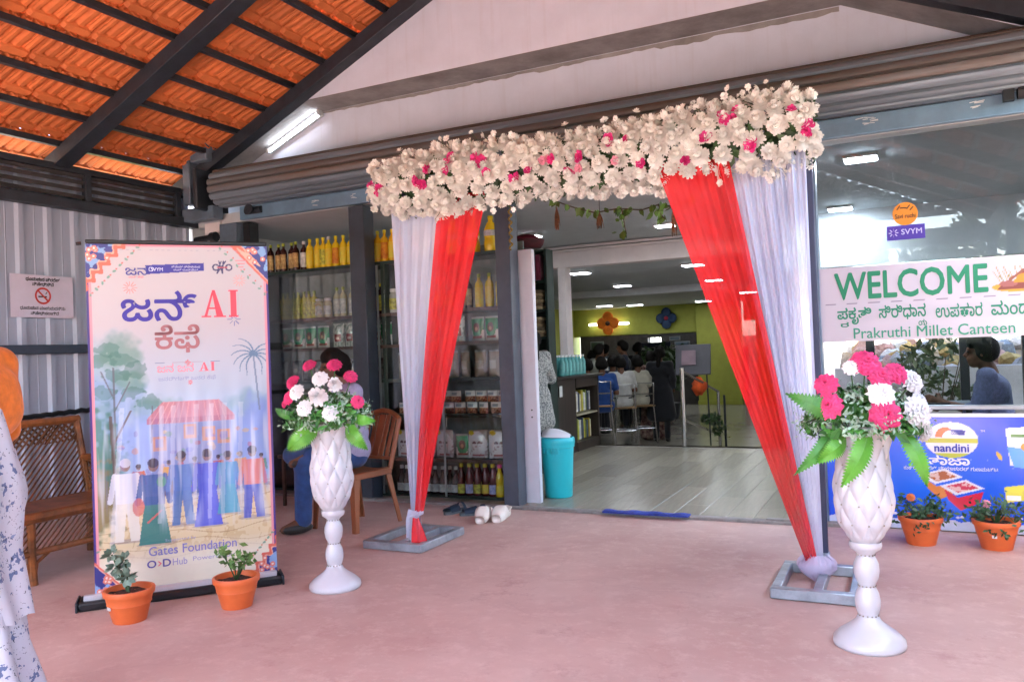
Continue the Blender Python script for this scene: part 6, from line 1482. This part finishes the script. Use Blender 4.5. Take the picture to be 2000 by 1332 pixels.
paper_flower('dark blue paper flower on the lime band of the far wall', -5.84, 2.06, mat('navy_paper', (.006, .03, .09), .7), mat('red_paper', (.3, .02, .05), .7), .28)
# framed pictures and window on the dark far wall
for i, (x, z_, w, h, c, lb) in enumerate(((-5.45, 1.25, .42, .34, '#5a6a78', 'dark framed picture on the far wall near the pillar'), (-5.65, 1.5, .3, .12, '#4a5a66', 'small framed strip above the far wall picture'), (-7.9, 1.35, .4, .3, '#3a4a44', 'dark framed picture at the far corner of the hall'))):
    t = thing('wall_picture', lb, 'picture', (x, 21.82, z_)); q = MB(); q.box((0, 0, 0), (w, .04, h), bev=.006); obj('frame', q, mat('frame_grey', '#6a6e72', .5), t); q = MB(); q.box((0, -.021, 0), (w - .06, .006, h - .06)); obj('print', q, mat('pic_' + str(i), c, .3, var=.3, vscale=8), t)
wp2 = thing('far_window', 'bright barred window in the dark far wall', 'window', (-6.23, 21.95, 1.13))
for x in (-.14, 0, .14): q = MB(); q.box((x, -.05, 0), (.02, .03, .86)); obj('bar', q, M_STEEL, wp2)
ds = thing('screen_stand', 'dark display stand with a pale heading in the hall', 'display', (-5.45, 19.0, -.3)); q = MB(); q.box((0, 0, .85), (.85, .06, 1.7), bev=.01); obj('panel', q, mat('display_navy', '#10182e', .4), ds); q = MB(); q.box((0, -.034, 1.55), (.6, .006, .05)); obj('heading', q, CAPM['white'], ds)
# steel handrail and board
hr = thing('ramp_handrail', 'stainless steel handrail running down the ramp', 'handrail', (-2.57, 10.2, .014))
M_CHR = mat('stainless_steel', '#b8b4b0', .22, metal=.9, var=.1)
q = MB(); q.cyl((0, 0, 0), (0, 0, 1.0), .028, n=12); obj('post', q, M_CHR, hr)
q = MB(); q.cyl((-.05, 2.4, -.3), (-.05, 2.4, .56), .022, n=12); obj('post', q, M_CHR, hr); q = MB(); q.cyl((.03, 2.45, -.3), (.03, 2.45, .5), .018, n=10); obj('post', q, M_STEEL, hr)
for a, b_ in (((0, 0, .96), (-.05, 2.4, .56)), ((0, 0, .35), (-.05, 2.4, -.12))): q = MB(); q.tube([a, b_], .02, 8); obj('rail', q, M_CHR, hr)
bd = thing('notice_stand', 'tilted grey notice board on a thin stand beside the handrail', 'stand', (-2.75, 11.6, -.15), .12)
q = MB(); q.box((0, 0, 1.24), (.50, .03, .46), Matrix.Rotation(-.35, 3, 'X'), bev=.006); obj('board', q, mat('notice_board', '#4a4a52', .35, var=.1), bd)
q = MB(); q.box((-.06, -.02, 1.27), (.2, .01, .22), Matrix.Rotation(-.35, 3, 'X')); obj('paper', q, mat('notice_pink', '#7f6a74', .6), bd)
for x in (-.18, .18): q = MB(); q.tube([(x, .02, 1.1), (x * 1.1, .06, 0)], .012, 6); obj('leg', q, M_STEEL, bd)
q = MB(); q.ball((.0, 0, 0), (.10, .09, .13), 10, 7); q.v = [tuple(np.array(p) * (1 + .15 * rng.normal())) for p in q.v]; tag(obj('orange_bunting', q, mat('orange_cloth', (.7, .09, .01), .8, var=.3), None, (-2.66, 11.5, .72), smooth=True), 'bright orange cloth bunch hanging by the handrail', 'decoration')
vp_ = thing('trailing_plant', 'green trailing plant wound on the handrail', 'plant', (-2.6, 12.1, .1)); r = np.random.default_rng(8); q = MB(); leaf_cloud(q, [((0, -.2, .12), (.12, .3, .08)), ((.02, .2, -.05), (.1, .25, .1))], 120, .05, r); obj('foliage', q, M_GLEAF, vp_, smooth=False); q = MB(); q.tube([(0, -.5, .2), (0, 0, .08), (0, .5, -.1)], .01, 5); obj('stem', q, M_GLEAF, vp_)
for i, (x, y) in enumerate(((-5.0, 17.5), (-4.9, 15.5))):
    t = thing('hall_plant', ('tall dark potted plant in the hall before the far pictures', 'dark leafy plant beside the standing woman in the hall')[i], 'plant', (x + .35, y, -.3)); q = MB(); q.lathe([(0, 0), (.14, 0), (.2, .35), (.18, .36), (0, .3)], 16); obj('tub', q, M_STEEL, t); q = MB(); q.tube([(0, 0, .3), (.03, 0, 1.2)], .02, 6); obj('stem', q, M_BARK, t); q = MB(); leaf_cloud(q, [((.05 * k, 0, .8 + .2 * k), (.3, .3, .22)) for k in range(4)], 200, .12, r); obj('foliage', q, M_GLEAF, t, smooth=False)

# bar stools along the counter
def stool(label, loc, rz):
    t = thing('bar_chair', label, 'chair', loc, rz, 'chrome chairs in the hall')
    q = MB(); q.box((0, 0, .62), (.36, .36, .03), bev=.012); obj('seat', q, mat('beech_seat', '#a8845a', .4, var=.2), t)
    for sx in (-1, 1):
        for sy in (-1, 1): q = MB(); q.tube([(sx * .15, sy * .15, .61), (sx * .19, sy * .19, 0)], .013, 7); obj('leg', q, M_CHR, t)
    q = MB(); q.tube([(-.17, -.15, .62), (-.21, -.15, 1.0), (-.21, .15, 1.0), (-.17, .15, .62)], .013, 7); q.tube([(-.19, -.15, .82), (-.19, .15, .82)], .011, 6); obj('back_frame', q, M_CHR, t)
    for z_ in (.25,): q = MB(); q.tube([(-.175, -.175, z_), (.175, -.175, z_), (.175, .175, z_), (-.175, .175, z_)], .01, 6, closed=True); obj('foot_ring', q, M_CHR, t)
for lb, l in (('chrome chair under the man in blue at the hall counter', (-4.33, 12.0, -.215)), ('chrome chair behind the man in a white shirt', (-4.18, 12.75, -.3)), ('chrome chair nearest the standing woman in black', (-4.0, 13.2, -.3))): stool(lb, l, math.radians(115))

# ================================================================== people
SK = mat('skin_brown', (.17, .078, .046), .55, var=.12, vscale=8, spec=.3); HAIR = mat('black_hair', (.010, .008, .007), .75, spec=.15, var=.4, vscale=40, bump=.3, bscale=120)
EYE = mat('eye_dark', (.02, .015, .012), .3, var=0); SHOE = mat('dark_shoe', (.03, .028, .026), .5, var=.2)
def joints(pose, H=1.68, sw=1.0):
    k = H / 1.70; J = {}
    z = lambda v: v * k
    if pose == 'stand': pel = .93; kn = lambda s: (.03, s * .10, .50); an = lambda s: (-.02, s * .10, .085); lean = .0
    else: pel = .53; kn = lambda s: (.43, s * .13, .53); an = lambda s: (.40, s * .13, .09); lean = .03
    off = pel - .93
    J['pel'] = np.array((0, 0, pel)); J['wst'] = np.array((.0, 0, 1.08 + off)); J['chs'] = np.array((lean, 0, 1.28 + off)); J['nck'] = np.array((lean + .0, 0, 1.44 + off)); J['hd'] = np.array((lean + .035, 0, 1.585 + off))
    for s, n in ((1, 'L'), (-1, 'R')):
        J['sh' + n] = np.array((lean, s * .175 * sw, 1.385 + off)); J['el' + n] = np.array((lean - .03, s * .235 * sw, 1.12 + off)); J['wr' + n] = np.array((lean + .08, s * .22 * sw, .90 + off)); J['hip' + n] = np.array((0, s * .09, pel - .02)); J['kn' + n] = np.array(kn(s)); J['an' + n] = np.array(an(s))
        if pose == 'sit': J['wr' + n] = np.array((lean + .22, s * .15, 1.10 + off))
    for a in J: J[a] = J[a] * k
    return J
def head_prims(J, k=1.):
    h = J['hd']; f = lambda x, y, z_: h + np.array((x, y, z_)) * k
    return [(f(-.02, 0, .02), f(.0, 0, .045), .088 * k, .085 * k), (f(.03, 0, -.05), f(.045, 0, -.075), .058 * k, .042 * k), (J['nck'] - np.array((.01, 0, .03)), h - np.array((.02, 0, .06)), .056 * k, .05 * k),
            (f(.088, 0, .005), f(.105, 0, -.022), .010 * k, .015 * k), (f(.075, .03, .02), f(.08, .015, .022), .014 * k, .012 * k), (f(.075, -.03, .02), f(.08, -.015, .022), .014 * k, .012 * k), (f(.082, .02, -.05), f(.082, -.02, -.05), .012 * k, .012 * k),
            (f(-.01, .086, -.02), f(-.015, .09, .02), .014 * k, .018 * k), (f(-.01, -.086, -.02), f(-.015, -.09, .02), .014 * k, .018 * k)]
def hand_prims(w, d, n, k=1., curl=.5):
    """palm plus four unequal fingers and a thumb; d points along the hand, n is the palm normal"""
    d = np.array(d, float); d /= np.linalg.norm(d); n = np.array(n, float); n -= d * (n @ d); n /= np.linalg.norm(n); s = np.cross(d, n); P = [(w, w + d * .075 * k, .026 * k, .032 * k, (n, .55))]
    for i, (off, L) in enumerate(((-.028, .06), (-.010, .072), (.009, .068), (.027, .052))):
        b = w + d * .085 * k + s * off * k; m = b + (d * math.cos(curl * .5) + n * math.sin(curl * .5)) * L * .55 * k; t = m + (d * math.cos(curl * 1.3) + n * math.sin(curl * 1.3)) * L * .5 * k; P += [(b, m, .0095 * k, .009 * k), (m, t, .009 * k, .0075 * k)]
    b = w + d * .025 * k - s * .026 * k; m = b + (d * .6 - s * .7 + n * .3) * .04 * k; P += [(b, m, .013 * k, .011 * k), (m, m + (d * .9 - s * .1 + n * .3) * .032 * k, .011 * k, .008 * k)]
    return P
def body_prims(J, k, sleeve=True, hands=True, curl=.6):
    P = head_prims(J, k)
    for n, s in (('L', 1), ('R', -1)):
        P += [(J['sh' + n], J['el' + n], .048 * k, .038 * k), (J['el' + n], J['wr' + n], .037 * k, .026 * k)]
        if hands: P += hand_prims(J['wr' + n], J['wr' + n] - J['el' + n], (.3, -s, -.1), k, curl)
        P += [(J['kn' + n], J['an' + n], .05 * k, .036 * k), (J['hip' + n], J['kn' + n], .075 * k, .052 * k), (J['an' + n], J['an' + n] + np.array((.14, 0, -.045)) * k, .036 * k, .028 * k)]
    P += [(J['pel'] + np.array((0, -.06, .03)) * k, J['pel'] + np.array((0, .06, .03)) * k, .10 * k, .10 * k), (J['wst'] - np.array((0, .05, 0)) * k, J['wst'] + np.array((0, .05, 0)) * k, .095 * k, .095 * k), (J['chs'] - np.array((0, .09, 0)) * k, J['chs'] + np.array((0, .09, 0)) * k, .10 * k, .10 * k), (J['chs'], J['nck'], .09 * k, .055 * k), (J['shL'], J['shR'], .05 * k, .05 * k), (J['pel'], J['chs'], .10 * k, .10 * k)]
    return P
def shirt_prims(J, k, sleeve=1., hem=.0, g=.014):
    P = [(J['pel'] + np.array((0, -.07, .05 - hem)) * k, J['pel'] + np.array((0, .07, .05 - hem)) * k, (.112 + g) * k, (.112 + g) * k), (J['wst'] - np.array((0, .065, 0)) * k, J['wst'] + np.array((0, .065, 0)) * k, (.10 + g) * k, (.10 + g) * k), (J['chs'] - np.array((0, .095, 0)) * k, J['chs'] + np.array((0, .095, 0)) * k, (.104 + g) * k, (.104 + g) * k), (J['chs'], J['nck'] - np.array((0, 0, .03)) * k, .1 * k, .062 * k), (J['shL'], J['shR'], (.052 + g) * k, (.052 + g) * k), (J['pel'], J['chs'], (.11 + g) * k, (.11 + g) * k)]
    for n in 'LR':
        e = J['sh' + n] + (J['el' + n] - J['sh' + n]) * min(1, sleeve); P.append((J['sh' + n], e, (.052 + g) * k, (.047 + g) * k))
        if sleeve > 1: P.append((J['el' + n], J['el' + n] + (J['wr' + n] - J['el' + n]) * (sleeve - 1), (.042 + g) * k, (.034 + g) * k))
    return P
def trouser_prims(J, k, g=.014):
    P = [(J['pel'] + np.array((0, -.07, .02)) * k, J['pel'] + np.array((0, .07, .02)) * k, (.10 + g) * k, (.10 + g) * k)]
    for n in 'LR': P += [(J['hip' + n], J['kn' + n], (.08 + g) * k, (.056 + g) * k), (J['kn' + n], J['an' + n] + np.array((0, 0, .01)) * k, (.054 + g) * k, (.046 + g) * k)]
    return P
def hair_prims(J, k, long=False):
    h = J['hd']; f = lambda x, y, z_: h + np.array((x, y, z_)) * k
    P = [(f(-.030, 0, .03), f(.005, 0, .066), .099 * k, .088 * k), (f(-.05, .035, .0), f(-.05, -.035, .0), .075 * k, .075 * k), (f(.045, -.04, .082), f(.045, .04, .082), .040 * k, .040 * k), (f(.0, .075, .045), f(-.02, .08, .01), .028 * k, .024 * k), (f(.0, -.075, .045), f(-.02, -.08, .01), .028 * k, .024 * k)]
    if long: P += [(f(-.09, 0, -.02), f(-.12, .01, -.2), .05 * k, .035 * k), (f(-.12, .01, -.2), f(-.13, .02, -.48), .032 * k, .016 * k), (f(-.02, .07, .03), f(-.04, .075, -.04), .03 * k, .02 * k), (f(-.02, -.07, .03), f(-.04, -.075, -.04), .03 * k, .02 * k)]
    return P
def person(label, loc, rz, pose, H, shirt, lower, sleeve=.6, long=False, dress=None, res=.02, mod=None, hem=.06, group='people in the hall', eyes=False, hands=True, curl=.6, scarf=None):
    t = thing('person', label, 'person', loc, rz, group); k = H / 1.70; J = joints(pose, H)
    if mod: mod(J)
    put('body', sdf_mesh('body', body_prims(J, k, hands=hands, curl=curl), SK, res), t)
    put('hair', sdf_mesh('hair', hair_prims(J, k, long), HAIR, max(res * .8, .009)), t)
    if dress is None:
        put('trousers', sdf_mesh('trousers', trouser_prims(J, k), lower, res), t); put('shirt', sdf_mesh('shirt', shirt_prims(J, k, sleeve, hem), shirt, res), t)
    else:
        P = shirt_prims(J, k, sleeve, hem)
        if pose == 'stand':
            zb = dress * k
            for a in range(5): y = (-.1 + .05 * a) * k; P.append((np.array((0, y * .8, J['pel'][2])), np.array((0, y * 1.5, zb + .06)), .125 * k, .12 * k))
        else:
            for n in 'LR': P += [(J['hip' + n], J['kn' + n], .11 * k, .09 * k), (J['kn' + n], J['an' + n], .09 * k, .1 * k)]
        put('dress', sdf_mesh('dress', P, shirt, res, .03), t)
        put('trousers', sdf_mesh('trousers', trouser_prims(J, k, .006), lower, res), t)
    for n in 'LR':
        q = MB(); a = J['an' + n]; q.ball((a[0] + .05 * k, a[1], a[2] - .045 * k), (.125 * k, .047 * k, .04 * k), 10, 6); obj('shoe', q, SHOE, t, smooth=True)
    if eyes:
        for s in (-1, 1): q = MB(); q.ball(tuple(J['hd'] + np.array((.083, s * .033, .008)) * k), .0105 * k, 8, 6); obj('eye', q, EYE, t, smooth=True)
    return t, J, k
def cloth(n, c, **kw): return mat(n, c, .9, var=kw.pop('var', .15), sheen=.2, **kw)
DENIM = cloth('denim', (.025, .075, .24), vscale=14, bump=.2, bscale=160)
LAV = mat('lavender_check_shirt', '#a9a6c8', .85, var=.1, vscale=60, bump=.1)

# seated man behind the vase, ankle on knee, looking down
def m_sit(J):
    J['knR'] = np.array((.40, -.22, .55)); J['anR'] = np.array((.36, .12, .57)); J['knL'] = np.array((.42, .12, .50)); J['anL'] = np.array((.44, .13, .09))
    J['hd'] += np.array((.05, 0, -.015)); J['wrL'] = np.array((.28, .06, .74)); J['wrR'] = np.array((.28, -.08, .74)); J['elL'] += np.array((.05, .02, .0)); J['elR'] += np.array((.05, -.02, 0))
person('man in lavender shirt and jeans sitting on the brown chair, head bent', (-3.98, 5.20, .0), math.radians(238), 'sit', 1.78, LAV, DENIM, sleeve=1.5, res=.011, mod=m_sit, hem=.02, group=None, eyes=True)

# man in a blue shirt inside the right-hand window, side on
def m_win(J):
    J['elR'] = J['shR'] + np.array((.08, -.04, -.26)); J['wrR'] = J['elR'] + np.array((.24, .08, .04)); J['elL'] = J['shL'] + np.array((.10, .04, -.25)); J['wrL'] = J['elL'] + np.array((.22, -.05, .06)); J['hd'] += np.array((.03, 0, -.02)); J['nck'] += np.array((.02, 0, 0)); J['shR'] += np.array((.03, 0, 0)); J['shL'] += np.array((.03, 0, 0))
BLUSH = mat('slate_blue_shirt', '#6a7194', .85, var=.2, vscale=40, bump=.1)
person('man in slate blue shirt sitting behind the shop window, facing the doorway', (.60, 6.98, .016), PI * .98, 'sit', 1.68, BLUSH, cloth('dark_trousers', (.03, .03, .035)), sleeve=1.25, res=.010, mod=m_win, hem=.02, group=None, eyes=True)
q = MB(); q.box((.62, 6.98, .42), (.42, .42, .03), bev=.01); 
t = thing('office_chair', 'dark chair under the man in slate blue behind the window', 'chair', (.62, 6.98, .016)); q = MB(); q.box((0, 0, .40), (.44, .42, .04), bev=.012); obj('seat', q, M_BLACKP, t)
for sx in (-1, 1):
    for sy in (-1, 1): q = MB(); q.cyl((sx * .18, sy * .18, 0), (sx * .18, sy * .18, .4), .014, n=8); obj('leg', q, M_BLACKP, t)
q = MB(); q.box((.24, 0, .68), (.03, .40, .36), bev=.012); q.box((.235, .15, .5), (.02, .03, .3)); q.box((.235, -.15, .5), (.02, .03, .3)); obj('backrest', q, M_BLACKP, t)
t = thing('cash_table', 'dark table with a raised screen in front of the seated man', 'table', (.02, 7.0, .016)); q = MB(); q.box((0, 0, .755), (.85, .6, .03), bev=.006); obj('table_top', q, M_BLACKP, t)
for sx in (-1, 1):
    for sy in (-1, 1): q = MB(); q.box((sx * .38, sy * .26, .37), (.04, .04, .74), bev=.003); obj('leg', q, M_BLACKP, t)
t = thing('laptop', 'open black laptop on the dark table behind the window', 'laptop', (.16, 6.95, .788), math.radians(8)); q = MB(); q.box((0, 0, .008), (.24, .33, .014), bev=.003); obj('keyboard', q, M_BLACKP, t); q = MB(); q.box((-.155, 0, .11), (.01, .33, .22), Matrix.Rotation(-.3, 3, 'Y'), bev=.003); obj('screen', q, M_BLACKP, t)

# woman at the picture edge: orange blouse, white printed sari
wm, J, k = None, joints('stand', 1.62), 1.62 / 1.70
wm = thing('person', 'woman in an orange blouse and white printed sari at the picture edge', 'person', (-2.945, 1.70, 0), math.radians(205))
J['elL'] = J['shL'] + np.array((-.03, .075, -.25)); J['wrL'] = J['elL'] + np.array((.17, -.04, -.13)); J['elR'] = J['shR'] + np.array((.02, -.06, -.26)); J['wrR'] = J['elR'] + np.array((.2, .08, -.02))
put('body', sdf_mesh('body', body_prims(J, k, curl=.7), SK, .010), wm); put('hair', sdf_mesh('hair', hair_prims(J, k), HAIR, .010), wm)
OR = cloth('orange_blouse', (.80, .20, .012), vscale=20, bump=.15)
P = [p for p in shirt_prims(J, k, .92, -.30, .012)]; P = [(J['chs'] - np.array((0, .1, .06)), J['chs'] + np.array((0, .1, -.06)), .118, .118), (J['chs'] - np.array((0, .09, 0)), J['chs'] + np.array((0, .09, 0)), .116, .116), (J['shL'], J['shR'], .064, .064), (J['chs'], J['nck'] - np.array((0, 0, .05)), .1, .06)]
for n in 'LR': P.append((J['sh' + n], J['sh' + n] + (J['el' + n] - J['sh' + n]) * .92, .066, .058))
put('blouse', sdf_mesh('blouse', P, OR, .010), wm)
def sari_mat():
    m = mat('printed_sari', '#c2c8d4', .75, var=.05, vscale=4, bump=.05); N = m.node_tree.nodes; L = m.node_tree.links; b = N['Principled BSDF']; src = b.inputs['Base Color'].links[0].from_socket; tc = N.new('ShaderNodeTexCoord')
    for sc, th, col, rr in ((17, .085, '#4a5f8c', .25), (27, .065, '#27324a', .4), (11, .06, '#6f86b0', .6)):
        v = N.new('ShaderNodeTexVoronoi'); v.inputs['Scale'].default_value = sc; v.inputs['Randomness'].default_value = 1; n = N.new('ShaderNodeTexNoise'); n.inputs['Scale'].default_value = sc * 2.2; L.new(tc.outputs['Object'], n.inputs[0]); mxv = N.new('ShaderNodeMixRGB'); mxv.inputs[0].default_value = .12; L.new(tc.outputs['Object'], mxv.inputs[1]); L.new(n.outputs['Color'], mxv.inputs[2]); L.new(mxv.outputs[0], v.inputs['Vector'])
        lt = N.new('ShaderNodeMath'); lt.operation = 'LESS_THAN'; lt.inputs[1].default_value = th * 3.2; L.new(v.outputs['Distance'], lt.inputs[0]); sp = N.new('ShaderNodeSeparateColor'); L.new(v.outputs['Color'], sp.inputs[0]); g2 = N.new('ShaderNodeMath'); g2.operation = 'GREATER_THAN'; g2.inputs[1].default_value = rr; L.new(sp.outputs[0], g2.inputs[0]); mu = N.new('ShaderNodeMath'); mu.operation = 'MULTIPLY'; L.new(lt.outputs[0], mu.inputs[0]); L.new(g2.outputs[0], mu.inputs[1]); m2 = N.new('ShaderNodeMath'); m2.operation = 'MULTIPLY'; m2.inputs[1].default_value = .9; L.new(mu.outputs[0], m2.inputs[0])
        x = N.new('ShaderNodeMixRGB'); x.inputs[2].default_value = (*lin(col), 1); L.new(m2.outputs[0], x.inputs[0]); L.new(src, x.inputs[1]); src = x.outputs[0]
    L.new(src, b.inputs['Base Color']); return m
M_SARI = sari_mat(); q = MB()
def skirt(u, v):
    a = 2 * PI * u; z_ = 1.02 - 1.0 * v; r_ = .128 + .05 * math.exp(-((z_ - .86) / .12) ** 2) + .16 * max(0, .62 - z_) ** 1.15
    pl = (.004 + .024 * v) * math.sin(a * 9 + 2 * math.sin(v * 4)) * v + .010 * math.sin(a * 4 + v * 6); return ((r_ + pl) * math.cos(a) * .92, (r_ + pl) * math.sin(a) * 1.12, z_)
q.grid(skirt, 160, 60); obj('sari_skirt', q, M_SARI, wm, smooth=True)
q = MB()
def pallu(u, v):   # cloth over the shoulder, across the back and down
    pts = [Vector((.13, -.10, .95)), Vector((.155, 0, 1.15)), Vector((.12, .12, 1.36)), Vector((.0, .165, 1.475)), Vector((-.13, .14, 1.34)), Vector((-.16, .10, 1.12)), Vector((-.19, .08, .90)), Vector((-.165, .07, .68)), Vector((-.20, .05, .45))]
    s = v * 7.999; i = int(s); p = pts[i].lerp(pts[i + 1], s - i); w = .05 + .07 * abs(v - .45) * 2 * (1 - max(0, v - .8) * 3.5); return (p.x + .007 * math.sin(u * 9 + v * 4), p.y + (u - .5) * 2 * w * (.6 if .3 < v < .6 else 1), p.z + .006 * math.sin(u * 7))
q.grid(pallu, 40, 60); obj('sari_drape', q, M_SARI, wm, smooth=True)

# people in the hall
W1 = cloth('white_shirt', (.62, .62, .60)); W2 = cloth('cream_shirt', (.58, .56, .46)); BL = cloth('royal_blue_shirt', (.012, .06, .25)); BLK = cloth('black_dress', (.008, .009, .014)); DK = cloth('charcoal_trousers', (.02, .02, .025)); PAT = mat('maroon_print_sari', '#5a2f34', .9, var=0, col2='#b59a8c', vscale=16); SPK = mat('speckled_kurta', '#cfcdc6', .9, var=0, col2='#4a4c56', vscale=55)
def m_ctr(J):
    for n in 'LR': J['wr' + n] = J['el' + n] + np.array((.2, .0, .0))
person('woman in a white speckled kurta at the counter by the dustbin', (-3.47, 7.62, .016), math.radians(150), 'stand', 1.5, SPK, DK, sleeve=1.4, long=True, dress=.55, res=.014, mod=m_ctr, group=None)
def m_st(J):
    for n in 'LR': J['kn' + n] += np.array((0, 0, .16)); J['an' + n] += np.array((-.02, 0, .2)); J['hip' + n][2] += .0
def seat(label, x, y, rz, shirt, H=1.6): person(label, (x, y, -.08), math.radians(rz), 'sit', H, shirt, DK, sleeve=.7, res=.02, hands=False)
seat('man in a royal blue shirt seated with his back to the aisle', -4.28, 12.0, 118, BL)
seat('man in a white shirt seated beside the man in blue', -4.20, 12.7, 118, W1)
seat('man in a cream shirt seated next to the patterned sari', -4.05, 13.15, 118, W2)
seat('man in a grey shirt seated farther along the counter row', -4.75, 12.6, 105, cloth('grey_shirt', (.12, .13, .14)), 1.55)
seat('man in a dark blue shirt seated at the far end of the row', -4.62, 13.5, 105, cloth('ink_blue_shirt', (.015, .03, .08)), 1.6)
person('man in a sky blue shirt standing deep in the hall by the far window', (-6.2, 17.6, -.3), math.radians(70), 'stand', 1.66, cloth('sky_shirt', (.16, .26, .36)), DK, sleeve=.8, res=.024, hands=False)
person('woman in a brown sari standing deep in the hall by the orange flower', (-6.0, 16.2, -.3), math.radians(110), 'stand', 1.54, mat('brown_sari', '#5a3f30', .9, var=0, col2='#8a6a50', vscale=18), DK, sleeve=.5, long=True, dress=.05, res=.024, hands=False)
person('woman in a maroon patterned sari standing in the hall queue', (-3.95, 13.6, -.3), math.radians(120), 'stand', 1.5, PAT, DK, sleeve=.5, long=True, dress=.05, res=.02, hands=False)
person('woman in black standing nearest the handrail with her back turned', (-3.72, 13.3, -.3), math.radians(95), 'stand', 1.58, BLK, BLK, sleeve=1.6, long=True, dress=.42, res=.02, hands=False)
person('man in a white shirt standing beyond the counter', (-5.2, 14.4, -.3), math.radians(60), 'stand', 1.66, W1, DK, sleeve=.8, res=.02, hands=False)
person('man in a dark shirt standing next to the far white shirt', (-4.95, 15.2, -.3), math.radians(200), 'stand', 1.72, cloth('navy_shirt', (.015, .02, .04)), DK, sleeve=.8, res=.022, hands=False)
person('man in a pale shirt bending among the far group', (-4.75, 15.8, -.3), math.radians(150), 'stand', 1.5, W1, DK, sleeve=.8, res=.022, hands=False)
person('woman in a floral sari far back in the hall group', (-4.55, 16.4, -.3), math.radians(110), 'stand', 1.55, mat('floral_sari', '#6a5a5c', .9, var=0, col2='#a89a98', vscale=18), DK, sleeve=.5, long=True, dress=.05, res=.024, hands=False)
person('man in charcoal standing before the far dark display', (-5.3, 17.2, -.3), math.radians(80), 'stand', 1.68, cloth('charcoal_shirt', (.02, .02, .022)), DK, sleeve=.9, res=.024, hands=False)
